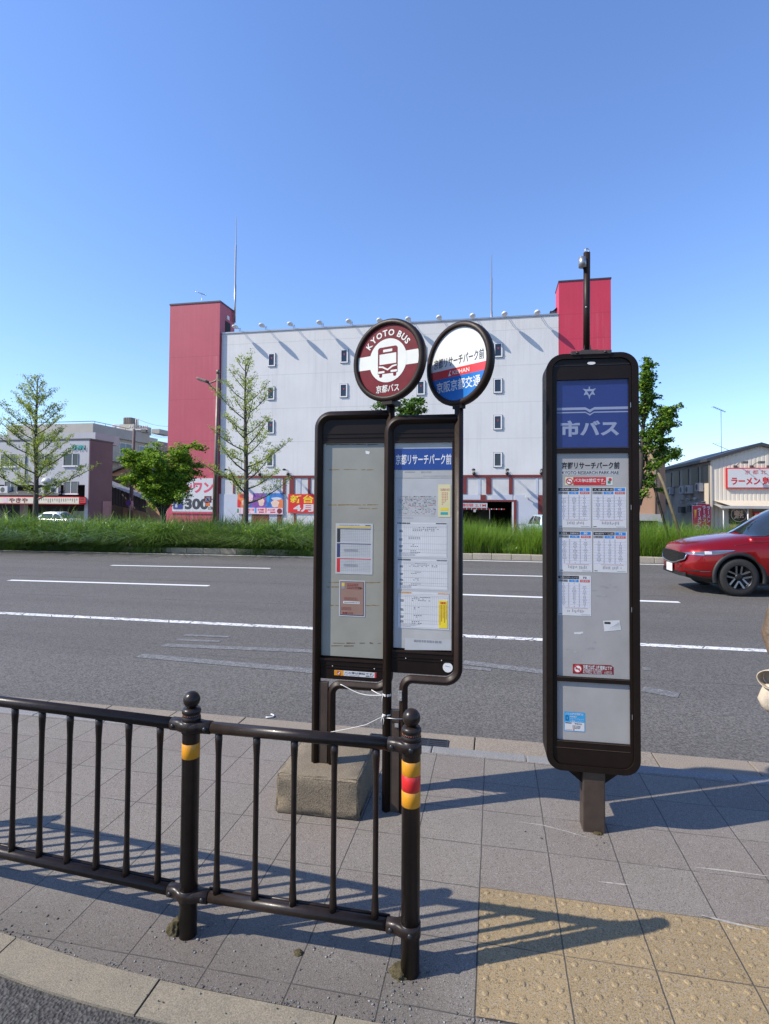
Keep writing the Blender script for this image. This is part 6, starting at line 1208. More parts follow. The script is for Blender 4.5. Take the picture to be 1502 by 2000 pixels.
a, c = f(1424, 1023, YW-.06), f(1462.5, 992, YW-.06); m = MB(); m.box((a[0], YW-.06, a[1]), (c[0], YW-.001, c[1]), 'glass_dark', NM); mx, mz, rq = (a[0]+c[0])/2, (a[1]+c[1])/2+.1, .58; m.ring(circ(mx, mz, rq, 28), circ(mx, mz, rq*.93, 28), YW-.068, YW-.06, 'b_skin', NM); m.text('魁', mx-.36, mz-.36, mx+.34, mz+.36, YW-.07, 'b_skin', .03, NM); m.build('window', rm, 'dark window with a circled emblem')
a, c = f(1471, 1026, YW-.06), f(1540, 992, YW-.06); m = MB(); m.box((a[0], YW-.06, a[1]), (c[0], YW-.001, c[1]), 'glass_dark', NM); a, c = f(1472, 1008, YW-.2), f(1497, 1000, YW-.2); m.box((a[0], YW-.2, a[1]), (c[0], YW-.15, c[1]), 'b_red', NM); rows(mm_ := MB(), a[0]+.12, a[1]+.08, c[0]-.12, a[1]+.2, YW-.205, 'paper', 1, 1, 1, 1, 3); m.add(mm_.v, mm_.f, 'paper', False, NM); c2 = f(1497, 1018, YW-.2); m.box((a[0], YW-.2, c2[1]), (c[0], YW-.15, a[1]), 'plum_door', NM); m.build('entrance', rm, 'shop entrance with a hanging red sign')
a, c = f(1419, 954, YN-.2), f(1588, 913, YN-.2); m = MB(); m.box((a[0], YN-.2, a[1]), (c[0], YN-.02, c[1]), 'b_red', NM); m.box((a[0]+.09, YN-.215, a[1]+.08), (c[0]-.09, YN-.2, c[1]-.08), 'paper', NM)
g = lambda px, py: f(px, py, YN-.22); q, r_ = g(1455, 926.5), g(1527, 918); m.text('京 都 北 白 川', q[0], q[1], r_[0], r_[1], YN-.22, 'red', .0, NM); q, r_ = g(1428.5, 947), g(1485, 932.5); m.text('ラーメン', q[0], q[1], r_[0], r_[1], YN-.22, 'red', .04, NM); q, r_ = g(1489, 948), g(1545, 931); m.text('魁力屋', q[0], q[1], r_[0], r_[1], YN-.22, 'red', .03, NM); m.build('shop_sign', rm)
for px in (1435.5, 1467, 1500): q = f(px, 911, YN); o = MB(); o.box((q[0]-.12, YN-.12, q[1]-.1), (q[0]+.12, YN-.02, q[1]+.08), 'aircon_dark', NM); o.tube([(q[0], YN-.1, q[1]), (q[0]+.1, YN-.5, q[1]+.22), (q[0]+.2, YN-1.1, q[1]+.25)], .025, 'aircon_dark', 5, M=NM); o = o.build('floodlight', rm); h = MB(); h.bbox((q[0]+.02, YN-1.35, q[1]+.14), (q[0]+.42, YN-1.05, q[1]+.32), 'aircon_dark', .03, NM); h.build('hood', o)
def sy(px):      # how far back along the left side wall a column of the picture lies
    d = ray(px, 950); t = nx/d.x; return d.y*t
def sz(px, py): d = ray(px, py); t = nx/d.x; return EYE+d.z*t
for a, b_, t0, t1, bt0, bt1 in ((1370, 1384.5, 910.5, 906.5, 943.5, 942.5), (1351, 1365.5, 914, 911, 946.5, 946), (1333.5, 1346, 918, 915, 949, 948.5), (1316.5, 1328, 921.5, 919, 951.5, 951), (1302, 1312.5, 925, 922.5, 953.5, 953)):
    ya, yb_ = sy(a), sy(b_); z0, z1 = sz((a+b_)/2, (bt0+bt1)/2), sz((a+b_)/2, (t0+t1)/2); m = MB(); m.box((nx-.05, yb_, z0), (nx-.002, ya, z1), 'roof_dark', NM); o = m.build('window', rm); g = MB(); g.box((nx-.058, yb_+.08, z0+.08), (nx-.051, ya-.08, z1-.08), 'glass_matt', NM); g.build('pane', o)
for px, py, lab in ((1371, 960, 'air conditioner nearest the front corner on the ramen shop side wall'), (1351, 964, 'air conditioner second from the front corner on the ramen shop side wall'), (1339, 964.5, 'air conditioner in the middle of the ramen shop side wall'), (1314, 966, 'air conditioner farthest back on the ramen shop side wall')): aircon(lab, (nx-.03, sy(px), sz(px, py)), R(-90), 1.15)
for px, py in ((1362, 976), (1349, 977), (1334, 979), (1298, 980)): m = MB(); m.lathe([(0, .2), (.15, .15), (.2, 0), (0, 0)], 'aircon', 8, (nx-.2, sy(px), sz(px, py)), NM); m.build('vent', rm)
for px, py, s in ((1335, 995, .5), (1353, 993, .45), (1305, 979, .6)): m = MB(); m.box((nx-.35, sy(px)-s, sz(px, py)-.3), (nx-.002, sy(px)+s, sz(px, py)+.25), 'aircon_dark', NM); m.build('vent_box', rm)
m = MB(); y = sy(1372); m.add([(nx-.01, y-.7, sz(1368, 979)), (nx-.8, y-.7, sz(1368, 984)), (nx-.8, y+1.5, sz(1360, 984)), (nx-.01, y+1.5, sz(1360, 979))], [(0, 1, 2, 3)], 'concrete_pale', False, NM); m.box((nx-.02, sy(1374), GZ), (nx-.003, sy(1360), sz(1366, 986)), 'aircon', NM); m.build('side_door', rm)
m = MB(); m.tube([(nx-.06, YN+.1, GZ), (nx-.06, YN+.1, zc-.3)], .05, 'aircon_dark', 6, M=NM); m.build('drainpipe', rm)
q = f(1409, 880, YN+4); aerial('roof_aerial', 'television aerial on a tall mast on the ramen shop roof', (q[0], YN+4, f(1409, 884, YN+4)[1]), f(1409, 801, YN+4)[1]-f(1409, 884, YN+4)[1], big=.55)
mat('flag_red', (.62, .03, .06), .6, var=.12, vs=3)
for i, (px, lab, s, py) in enumerate(((1362, 'left red banner flag with a yellow flash by the ramen shop corner', -1, 988), (1371, 'middle red banner flag by the ramen shop corner', 0, 983.5), (1379.5, 'right red banner flag with white writing nearest the ramen shop corner', 1, 985))):
    Yf = YN-1.3+.3*i; q = f(px, 1000, Yf); t = thing('banner_flag', lab, 'banner flag', (q[0], Yf, GZ), R(4*s), 'red banner flags by the ramen shop'); zt_ = f(px, py, Yf)[1]-GZ; m = MB(); m.tube([(-.36, 0, -.05), (-.36, 0, zt_+.1)], .018, 'white_paint', 6); m.tube([(-.38, 0, zt_+.02), (.32, 0, zt_+.02)], .014, 'white_paint', 6); m.build('pole', t)
    m = MB(); n = 8; v = []; 
    for k in range(n+1): z = zt_-(zt_-.35)*k/n; o_ = .05*math.sin(k*.9+i); v += [(-.34, o_*.4, z), (0, o_, z), (.32, o_*1.2, z)]
    m.add(v, [x for k in range(n) for x in ((3*k+3, 3*k+4, 3*k+1, 3*k), (3*k+4, 3*k+5, 3*k+2, 3*k+1))], 'flag_red', True)
    if i < 2: m.flat([(-.28, zt_-.3), (-.02, zt_-.25), (-.1, zt_-.9), (-.24, zt_-1.0)], -.07, 'b_orange'); m.flat([(-.2, zt_-.35), (-.1, zt_-.3), (-.14, zt_-.8)], -.074, 'b_yellow')
    for k, ch in enumerate('ラーメン'):
        if ch == 'ー': m.rect(.09, zt_-.33*(k+1)-.12, .15, zt_-.33*k-.16, -.078, 'paper'); continue
        m.text(ch, .0, zt_-.33*(k+1)-.12, .24, zt_-.33*k-.16, -.078, 'paper', .04)
    m.flat(circ(-.02, .62, .22, 14), -.078, 'b_skin'); m.flat(circ(-.02, .62, .14, 12), -.082, 'trim_maroon'); m.build('cloth', t)
# ------------------------------------------------------------ cars
def carpaint(name, c, flake=.25):
    m, g, b = new_mat(name); p = g.pos(); lw = g.n('LayerWeight'); lw.inputs[0].default_value = .45
    col = g.mix(g.math('MULTIPLY', g.noise(p, 900, 1), flake), c, mul(c, 1.8)); g.l(col, b.inputs['Base Color'])
    b.inputs['Metallic'].default_value = .5; b.inputs['Roughness'].default_value = .28; b.inputs['Coat Weight'].default_value = .55; b.inputs['Coat Roughness'].default_value = .03
carpaint('paint_red', (.235, .001, .002), .08); carpaint('paint_white', (.72, .72, .72)); carpaint('paint_pale_blue', (.42, .55, .66))
mat('car_glass', (.020, .028, .034), .03, var=.1, spec=.8, coat=.5); mat('cladding', (.010, .010, .011), .6, var=.15, vs=8); mat('tyre', (.020, .019, .018), .8, var=.2, vs=20); mat('alloy', (.30, .30, .31), .28, .9, .1, 9); mat('alloy_dark', (.035, .035, .037), .35, .7); mat('chrome', (.75, .75, .76), .12, 1, .03); mat('lens', (.62, .64, .66), .08, var=.1, coat=1); mat('headlight_glass', (.16, .17, .18), .12, .4, coat=.5); mat('lens_dark', (.02, .02, .022), .1, coat=1); mat('plate_white', (.75, .76, .75), .4, var=.03); mat('tail_red', (.4, .01, .01), .15, coat=1)
def curve(xs, ys):
    return lambda x: float(np.interp(x, xs, ys))
def make_car(name, label, M4, paint, L, W, belt, hood, roofz, wsx, axles, rw, group=None, sill=.24, det=True):
    """local frame: x back from the nose, y across (near side negative), z up. belt/hood: height curves, roofz: cabin section curve, wsx = (cowl, roof front, roof rear, tail)"""
    t = thing(name, label, 'car'); t.matrix_world = M4
    if group: t['group'] = group
    hw = curve(*W); top = curve(*hood); shoulder = curve(*belt)
    xs = sorted(set(list(np.linspace(0, .3, 9))+list(np.linspace(.3, L-.3, 44))+list(np.linspace(L-.3, L, 7))))
    secs = []
    for x in xs:
        w_ = hw(x); zt = top(x); zsh = min(shoulder(x), zt-.03); zb = sill+max(0, .10*(1-x/.45))+max(0, .14*(1-(L-x)/.4)); zm = zb+(zsh-zb)*.42
        prof = [(0, zb), (w_*.80, zb), (w_*.94, zb+.05), (w_*.985, zb+.16), (w_*.992, zm), (w_*1.0, zm+.10), (w_*.985, zsh-.14), (w_*.97, zsh-.06), (w_*.935, zsh-.005), (w_*.86, zsh+(zt-zsh)*.45), (w_*.70, zt-.018), (w_*.40, zt), (0, zt+.004)]
        secs.append([(x, -y, z) for y, z in prof]+[(x, y, z) for y, z in prof[-2:0:-1]])
    n = len(secs[0]); v = [p for s in secs for p in s]; f = []
    for i in range(len(secs)-1):
        for j in range(n): f.append((i*n+j, (i+1)*n+j, (i+1)*n+(j+1) % n, i*n+(j+1) % n))
    f += [tuple(range(n)), tuple(reversed(range((len(secs)-1)*n, len(secs)*n)))]
    b = MB(); b.add(v, f, paint, True); body = b.build('body', t)
    q_ = bmesh.new(); q_.from_mesh(body.data); bmesh.ops.remove_doubles(q_, verts=q_.verts, dist=1e-5); bmesh.ops.recalc_face_normals(q_, faces=q_.faces); q_.to_mesh(body.data); q_.free()
    cut = MB()
    for ax in axles:
        for sg in (-1, 1):
            cut.lathe([(0, -.34), (rw+.075, -.34), (rw+.075, .34), (0, .34)], 'cladding', 28, M=Matrix.Translation((ax, sg*hw(ax)*.98, rw)) @ Matrix.Rotation(R(90), 4, 'X'), smooth=False)
    co_ = cut.build('cutter', t); q_ = bmesh.new(); q_.from_mesh(co_.data); bmesh.ops.remove_doubles(q_, verts=q_.verts, dist=1e-5); bmesh.ops.recalc_face_normals(q_, faces=q_.faces); q_.to_mesh(co_.data); q_.free(); bm = body.modifiers.new('arch', 'BOOLEAN'); bm.operation = 'DIFFERENCE'; bm.object = co_; bm.solver = 'EXACT'; bm.material_mode = 'TRANSFER'
    dg = bpy.context.evaluated_depsgraph_get(); me = D.meshes.new_from_object(body.evaluated_get(dg)); body.modifiers.clear(); body.data = me; D.objects.remove(co_)
    # cabin
    c0, r0, r1, c1 = wsx; zr = roofz; cw = lambda x: hw(min(max(x, .9), L-.5))
    zsb = lambda x: shoulder(x)-.02
    def cab(x):
        if x < r0: k = (x-c0)/(r0-c0); z = top(c0)-.02+(zr-.035-top(c0)+.02)*(1-(1-k)**1.25)
        elif x > r1: k = (x-r1)/(c1-r1); z = (zr-.045)-(zr-.045-shoulder(L-.25))*k**1.35
        else: k = (x-r0)/(r1-r0); z = zr-.035+.035*math.sin(math.pi*min(1, k*1.0))**.8-.010*k
        return z
    cs = sorted(set(list(np.linspace(c0, r0, 12))+list(np.linspace(r0, r1, 14))+list(np.linspace(r1, c1, 9)))); secs = []
    sweep = lambda x, q: cab(max(c0, x-.36*q*q)) if x < r0+.36 else cab(x)
    for x in cs:
        z = cab(x); w_ = cw(x); zq = sweep(x, 1); zb = min(zsb(x), zq-.004); h = max(zq-zb, .004); tr = w_*(.93-.235*min(1, h/.62)); zmid = sweep(x, .5)
        prof = [(0, zb), (w_*.93, zb), (w_*.93-(w_*.93-tr)*.55, zb+h*.55), (tr, zb+h*.90), (tr*.90, zb+h*.985), (tr*.5, zmid), (0, z+.002)]
        secs.append([(x, -y, q) for y, q in prof]+[(x, y, q) for y, q in prof[-2:0:-1]])
    n = len(secs[0]); v = [p for s in secs for p in s]; f = []
    for i in range(len(secs)-1):
        for j in range(n): f.append((i*n+j, (i+1)*n+j, (i+1)*n+(j+1) % n, i*n+(j+1) % n))
    f += [tuple(range(n)), tuple(reversed(range((len(secs)-1)*n, len(secs)*n)))]
    b = MB(); b.add(v, f, paint, True); b.build('cabin', t)
    # glass laid proud of the cabin skin
    def skin(x, u, side):     # u 0 sill .. 1 roof edge
        z = sweep(x, 1); w_ = cw(x); zb = zsb(x); h = z-zb; tr = w_*(.93-.235*min(1, h/.62))
        if u < .55/.9: q = u*.9/.55; y = w_*.93-(w_*.93-tr)*.55*q; zz = zb+h*.55*q
        else: q = (u*.9-.55)/.35; y = w_*.93-(w_*.93-tr)*(.55+.45*q); zz = zb+h*(.55+.35*q)
        return Vector((x, side*(y+.006), zz))
    for side in (-1, 1):
        for (xa, xb) in ((c0+.36+(r0-c0)*.36, r0+(r1-r0)*.36), (r0+(r1-r0)*.42, r1+(c1-r1)*.30)):
            b = MB(); X_ = np.linspace(xa, xb, 8); v = []
            for x in X_:
                lim = min(1, max(.14, (cab(x)-zsb(x)-.05)/(zr-.1-zsb(x)))); v += [skin(x, u, side) for u in np.linspace(.10, .93, 5)]
            f = [(i*5+j, (i+1)*5+j, (i+1)*5+j+1, i*5+j+1) for i in range(7) for j in range(4)]; b.add(v, f if side < 0 else [q[::-1] for q in f], 'car_glass', True); b.build('side_window', t)
    def screen(nm, xa, xb):
        b = MB(); X_ = [x for x in cs if xa <= x <= xb]; v = []; s_ = -1 if xa < 2 else 1
        for x in X_:
            z = cab(x); w_ = cw(x); zq = sweep(x, 1); zb = min(zsb(x), zq-.004); h = max(zq-zb, .004); tr = w_*(.93-.235*min(1, h/.62)); zmid = sweep(x, .5)
            v += [(x+s_*.006, y, zz+.010) for y, zz in ((-tr*.90, zb+h*.985), (-tr*.5, zmid), (0, z+.002), (tr*.5, zmid), (tr*.90, zb+h*.985))]
        b.add(v, [(i*5+j, i*5+j+1, (i+1)*5+j+1, (i+1)*5+j) for i in range(len(X_)-1) for j in range(4)], 'car_glass', True); return b.build(nm, t)
    screen('windscreen', c0+.02, r0+.10); screen('rear_window', r1+.04, c1-.06)
    for ax in axles:
        for sg in (-1, 1):
            WM = Matrix.Translation((ax, sg*(hw(ax)-.125), rw)) @ Matrix.Rotation(R(90)*(1 if sg < 0 else -1), 4, 'X')     # local +z points outward
            b = MB(); b.lathe([(rw*.66, -.11), (rw*.80, -.118), (rw*.95, -.105), (rw, -.07), (rw, .07), (rw*.95, .105), (rw*.80, .118), (rw*.66, .112)], 'tyre', 40, M=WM, caps=False); wh = b.build('wheel', t)
            b = MB(); b.lathe([(rw*.66, -.10), (rw*.665, .110), (rw*.63, .112), (rw*.60, .085), (rw*.58, .02), (0, .02)], 'alloy_dark', 40, M=WM, caps=False)
            for k in range(5):
                for s_ in (-.17, .17):
                    a = 2*math.pi*k/5+.31; A = Matrix.Rotation(a, 4, 'Z'); P = Vector((.05, s_*.22, .075)); Q = Vector((rw*.625*math.cos(s_*1.35), rw*.625*math.sin(s_*1.35), .098)); d = Q-P; nn = Vector((-d.y, d.x, 0)).normalized()*.013
                    vv = [P-nn, P+nn, Q+nn*1.25, Q-nn*1.25]; vv = vv+[q-Vector((0, 0, .045)) for q in vv]; b.add([A @ q for q in vv], [(0, 3, 2, 1)[::-1], (0, 4, 5, 1), (1, 5, 6, 2), (2, 6, 7, 3), (3, 7, 4, 0)], 'alloy', False, WM)
            b.lathe([(.075, .06), (.065, .088), (.03, .094), (0, .094)], 'alloy_dark', 20, M=WM); b.build('rim', wh)
    for ax in axles:
        for sg in (-1, 1):
            b = MB(); v = []; k = 22
            for i in range(k+1):
                a = R(-14+208*i/k)
                for rr_, yy in ((rw+.050, -.03), (rw+.052, .014), (rw+.085, .014), (rw+.120, .006), (rw+.122, -.02)): v.append((ax+rr_*math.cos(a), sg*(hw(ax)*.985+yy), rw+rr_*math.sin(a)))
            f = [(i*5+j, i*5+j+1, (i+1)*5+j+1, (i+1)*5+j) for i in range(k) for j in range(4)]; b.add(v, f if sg > 0 else [q[::-1] for q in f], 'cladding' if det else paint, True); b.build('arch_trim', t)
    return t, hw, top, shoulder
# red crossover driving left
RX0, RY = at(1308, 1090, 12.75).x, 11.72     # nose and near flank
W_r = ([0, .06, .16, .35, .6, .95, 2.0, 3.6, 4.2, 4.45, 4.55], [.50, .66, .77, .855, .895, .915, .92, .915, .87, .78, .66])
hood_r = ([0, .04, .12, .3, .7, 1.1, 1.35, 2.0, 4.1, 4.45, 4.55], [.82, .89, .945, 1.005, 1.09, 1.155, 1.175, 1.18, 1.20, 1.15, .97])
belt_r = ([0, .15, .35, .7, 1.2, 2.4, 4.2, 4.55], [.72, .82, .885, .95, 1.02, 1.05, 1.085, .95])
MR = Matrix.Translation((RX0, RY+.92, -.100)) @ Matrix.Rotation(R(1.5), 4, 'Z')
car, hw, top, sho = make_car('car', 'shiny red crossover driving left, cut off by the right edge', MR, 'paint_red', 4.55, W_r, belt_r, hood_r, 1.72, (1.15, 2.02, 3.55, 4.42), (.93, 3.63), .362)
def on_side(x, z, off=.004): 
    w_ = hw(x); zsh = min(sho(x), top(x)-.03); zb = .24+max(0, .10*(1-x/.45)); zm = zb+(zsh-zb)*.42
    y = float(np.interp(z, [zb, zb+.05, zb+.16, zm, zm+.10, zsh-.14, zsh-.06, zsh-.005, zsh+(top(x)-zsh)*.45], [w_*.8, w_*.94, w_*.985, w_*.992, w_, w_*.985, w_*.97, w_*.935, w_*.86])); return y+off
def side_patch(nm, lo, hi, x0, x1, m, off=.005, n=16, both=True, par=None, rowsn=4):
    for sg in ((-1, 1) if both else (-1,)):
        b = MB(); v = []
        for x in np.linspace(x0, x1, n):
            for k in range(rowsn+1): z = lo(x)+(hi(x)-lo(x))*k/rowsn; v.append((x, sg*on_side(x, z, off), z))
        q = rowsn+1; f = [(i*q+j, (i+1)*q+j, (i+1)*q+j+1, i*q+j+1) for i in range(n-1) for j in range(rowsn)]; b.add(v, f if sg < 0 else [a[::-1] for a in f], m, True); yield b.build(nm, par or car)
hl = list(side_patch('headlight', curve([.05, .2, .45, .62, .86], [.775, .765, .775, .80, .872]), curve([.05, .2, .45, .62, .86], [.80, .825, .858, .872, .880]), .05, .86, 'headlight_glass', .006))
for h_ in hl:
    sg = -1 if h_ is hl[0] else 1
    for lo, hi, a, b_, m in ((curve([.3, .6], [.782, .80]), curve([.3, .6], [.842, .862]), .34, .46, 'lens'), (curve([.4, .85], [.842, .868]), curve([.4, .85], [.856, .877]), .42, .84, 'chrome'), (curve([.08, .35], [.772, .768]), curve([.08, .35], [.782, .778]), .08, .33, 'chrome')):
        b = MB(); v = []
        for x in np.linspace(a, b_, 8):
            for k in range(3): z = lo(x)+(hi(x)-lo(x))*k/2; v.append((x, sg*on_side(x, z, .011), z))
        f = [(i*3+j, (i+1)*3+j, (i+1)*3+j+1, i*3+j+1) for i in range(7) for j in range(2)]; b.add(v, f if sg < 0 else [q[::-1] for q in f], m, True); b.build('lamp_strip', h_)
list(side_patch('lower_cladding', curve([.03, .3, .5], [.33, .25, .245]), curve([.03, .3, .5], [.40, .35, .35]), .03, .50, 'cladding', .008)); list(side_patch('sill_cladding', lambda x: .245, lambda x: .40, 1.37, 3.2, 'cladding', .010))
list(side_patch('bumper_intake', curve([.04, .3, .5], [.455, .435, .45]), curve([.04, .3, .5], [.475, .465, .462]), .04, .44, 'lens_dark', .005)); list(side_patch('chrome_strip', curve([.1, .42], [.447, .452]), curve([.1, .42], [.455, .460]), .26, .43, 'chrome', .012))
def nose_x(y):   # plan outline of the nose
    return float(np.interp(abs(y), W_r[1][:6], W_r[0][:6]))
b = MB(); v = []; ys = np.linspace(-.66, .66, 17); lo = lambda y: .56+.12*abs(y/.66)**2; hi = lambda y: .815-.015*abs(y/.66)**2
for y in ys:
    for k in range(5): z = lo(y)+(hi(y)-lo(y))*k/4; v.append((nose_x(y)-.012, y, z))
b.add(v, [(i*5+j, i*5+j+1, (i+1)*5+j+1, (i+1)*5+j) for i in range(16) for j in range(4)], 'cladding', True)
for k in range(1, 8):
    for i in range(16): y0, y1 = ys[i], ys[i+1]; z0, z1 = lo(y0)+(hi(y0)-lo(y0))*k/8, lo(y1)+(hi(y1)-lo(y1))*k/8; b.add([(nose_x(y0)-.016, y0, z0-.005), (nose_x(y0)-.016, y0, z0+.005), (nose_x(y1)-.016, y1, z1+.005), (nose_x(y1)-.016, y1, z1-.005)], [(0, 1, 2, 3)], 'alloy_dark')
g_ = b.build('grille', car); b = MB(); P = [Vector((nose_x(y)-.022, y, lo(y)-.005)) for y in np.linspace(-.66, .66, 15)]; b.tube([Vector((nose_x(.69)-.02, -.69, .785))]+P+[Vector((nose_x(.69)-.02, .69, .785))], .013, 'chrome', 7); b.build('chrome_wing', g_)
b = MB(); v = []
for y in ys:
    for z in (.33, .37, .41): v.append((nose_x(y)-.008, y, z))
b.add(v, [(i*3+j, i*3+j+1, (i+1)*3+j+1, (i+1)*3+j) for i in range(16) for j in range(2)], 'cladding', True); b.build('lower_grille', car)
b = MB(); b.bbox((-.045, -.165, .375), (-.030, .165, .54), 'plate_white', .004); b.build('number_plate', car)
for sg in (-1, 1):
    b = MB(); b.bbox((1.86, sg*1.04-.09, 1.03), (2.0, sg*1.04+.09, 1.20), 'paint_red', .04); b.tube([(1.95, sg*.90, 1.04), (1.95, sg*.98, 1.08)], .025, 'cladding', 6); b.build('wing_mirror', car)
b = MB()
for x in (1.46, 2.52, 3.42): b.tube([(x, -on_side(x, z, .001), z) for z in np.linspace(.45, .96, 8)], .004, 'lens_dark', 4)
b.tube([(x, -on_side(x, sho(x)-.004, .002), sho(x)-.004) for x in np.linspace(.86, 1.4, 8)], .004, 'lens_dark', 4); b.build('door_seams', car)
b = MB(); b.box((.5, -.75, .20), (4.2, .75, .30), 'cladding'); b.build('underbody', car)
# parked cars on the far side
W_w = ([0, .1, .3, .7, 3.2, 3.6, 3.8], [.5, .68, .78, .82, .83, .76, .6]); hood_w = ([0, .08, .3, .9, 1.0, 3.5, 3.8], [.70, .80, .88, .98, 1.0, 1.05, .85]); belt_w = ([0, .3, .9, 3.5, 3.8], [.62, .76, .90, .97, .8])
Yc = 37.5; c = at(128, 1010, Yc)
Mw = Matrix.Translation((c.x+1.75, Yc, FAR+.08)) @ Matrix.Rotation(R(180), 4, 'Z')
make_car('parked_car', 'white hatchback with only its roof and windows above the grass, beside the left ginkgo', Mw, 'paint_white', 3.8, W_w, belt_w, hood_w, 1.50, (.95, 1.75, 3.1, 3.74), (.75, 3.15), .29, det=False)
Yc = 42.0; c = at(1040, 1012, Yc); make_car('parked_car', 'pale blue car at the white wall, mostly hidden by the tall bus stop board', Matrix.Translation((c.x, Yc, FAR+.08)) @ Matrix.Rotation(R(-75), 4, 'Z'), 'paint_pale_blue', 3.8, W_w, belt_w, hood_w, 1.62, (.75, 1.4, 3.4, 3.78), (.75, 3.15), .29, det=False)
Yc = 47.8; c = at(918, 1005, Yc); make_car('parked_truck', 'small white vehicle in the dark garage entrance under the height limit sign', Matrix.Translation((c.x-1.4, Yc, FAR+.08)) @ Matrix.Rotation(R(165), 4, 'Z'), 'paint_white', 3.4, ([0, .1, .3, 3.2, 3.4], [.6, .70, .73, .73, .7]), ([0, .2, .5, 3.4], [.7, .85, .95, .98]), ([0, .2, .5, 3.4], [.78, .95, 1.05, 1.02]), 1.75, (.25, .8, 1.6, 1.9), (.6, 2.6), .27, det=False)
# ------------------------------------------------------------ person at the right edge of the picture
mat('skin', (.50, .31, .22), .5, var=.06, vs=30); mat('jacket', (.16, .112, .075), .42, var=.25, vs=22, bump=1, bs=34); mat('denim', (.055, .065, .09), .8, var=.15, vs=60); mat('hair', (.018, .014, .012), .45, var=.3, vs=60); mat('shoe', (.10, .10, .10), .6); mat('canvas', (.56, .47, .36), .9, var=.15, vs=30, bump=.25, bs=200); mat('canvas_inside', (.42, .34, .25), .9, var=.1)
def skinmesh(name, V, E, Rd, m, parent, root=0, sub=2, smooth=True):
    me = D.meshes.new(name); me.from_pydata(V, E, []); o = D.objects.new(name, me); COL.objects.link(o)
    md = o.modifiers.new('s', 'SKIN'); sv_ = me.skin_vertices[0].data
    for i, r_ in enumerate(Rd): sv_[i].radius = r_ if isinstance(r_, tuple) else (r_, r_); sv_[i].use_root = (i == root)
    md.use_smooth_shade = True; s_ = o.modifiers.new('u', 'SUBSURF'); s_.levels = sub; s_.render_levels = sub
    dg = bpy.context.evaluated_depsgraph_get(); nm = D.meshes.new_from_object(o.evaluated_get(dg)); o.modifiers.clear(); o.data = nm; nm.materials.clear(); nm.materials.append(MATS[m]); nm.polygons.foreach_set('use_smooth', [True]*len(nm.polygons)); o.parent = parent; return o
YPn = 2.62; elb = at(1490.5, 1206, YPn); PX = elb.x+.335
pe = thing('person', 'person in a brown quilted jacket at the right edge, only an elbow in view', 'person', (PX, YPn, 0), R(10))
BX = at(1490, 1345, YPn-.10); HB = Matrix.Rotation(R(-10), 3, 'Z') @ (Vector((BX.x+.125, BX.y, .865))-Vector((PX, YPn, 0)))
V, E, Q = [], [], []
def node(p, r, par=None):
    V.append(p); Q.append(r); i = len(V)-1
    if par is not None: E.append((par, i))
    return i
pelv = node((0, 0, .90), (.145, .11)); wst = node((0, .01, 1.02), (.125, .095), pelv); ch = node((0, .015, 1.22), (.15, .105), wst); shd = node((0, .02, 1.36), (.12, .085), ch); nk = node((0, .005, 1.43), .052, shd); hd0 = node((0, -.012, 1.50), (.070, .080), nk); hd1 = node((0, -.012, 1.585), (.076, .090), hd0); hd2 = node((0, 0, 1.64), (.05, .06), hd1)
for sg in (-1, 1):
    hp = node((sg*.085, 0, .84), .088, pelv); kn = node((sg*.095, -.02, .47), .056, hp); an = node((sg*.10, .015, .09), .038, kn); ft = node((sg*.115, -.13, .035), .032, an)
    s1_ = node((sg*.16, .02, 1.325), .045, shd); el = node((sg*.275, .05, 1.07), .043, s1_); wr_ = node((HB.x-.004, HB.y+.012, .940), .028, el) if sg < 0 else node((sg*.26, -.06, .84), .028, el)
    w0 = Vector(V[wr_]); dd = (w0-Vector(V[el])).normalized(); pm = node(tuple(w0+dd*.055), (.034, .02), wr_); side_ = Vector((0, 1, 0)).cross(dd).normalized(); inw = Vector((0, 1, 0)) if sg < 0 else Vector((0, -1, 0)); inw = (inw-dd*inw.dot(dd)).normalized(); acr = dd.cross(inw).normalized()
    for k, (off, ln) in enumerate(((-.027, .066), (-.009, .076), (.009, .072), (.027, .056))):
        b0_ = Vector(V[pm])+acr*off+dd*.028; f1 = node(tuple(b0_), .0095, pm); f2 = node(tuple(b0_+dd*ln*.42+inw*.008), .0085, f1); f3 = node(tuple(b0_+dd*ln*.62+inw*.030), .0078, f2); node(tuple(b0_+dd*ln*.55+inw*.050), .0065, f3)
    th0 = node(tuple(w0+dd*.03+acr*.032+inw*.012), .011, pm); th1 = node(tuple(w0+dd*.062+acr*.046+inw*.026), .0095, th0); node(tuple(w0+dd*.088+acr*.040+inw*.036), .008, th1)
skinmesh('body', V, E, Q, 'skin', pe)
# jacket: torso and sleeves with quilt bulges
V, E, Q = [], [], []
p = None; zs_ = np.linspace(.80, 1.40, 15)
for i, z in enumerate(zs_):
    k = 1.10 if i % 2 else .97; w_ = .190+.02*math.sin((z-.8)/.6*math.pi)-(.05 if z > 1.36 else 0); p = node((0, .012, z), (w_*k, w_*.74*k), p)
    if i == 13: shn = p
q_ = node((0, .01, 1.425), (.125, .10), p); q_ = node((0, .005, 1.455), (.088, .085), q_); node((0, .0, 1.485), (.078, .082), q_)
for sg in (-1, 1):
    A, B = Vector((sg*.195, .02, 1.33)), Vector((sg*.275, .05, 1.07)); C_ = Vector((HB.x-.004, HB.y+.014, .955)) if sg < 0 else Vector((sg*.262, -.045, .87)); q = shn
    for i, t_ in enumerate(np.linspace(0, 1, 13)):
        P = A.lerp(B, t_/.6) if t_ < .6 else B.lerp(C_, (t_-.6)/.4); q = node(tuple(P), (.082-.026*t_)*(1.10 if i % 2 else .94), q)
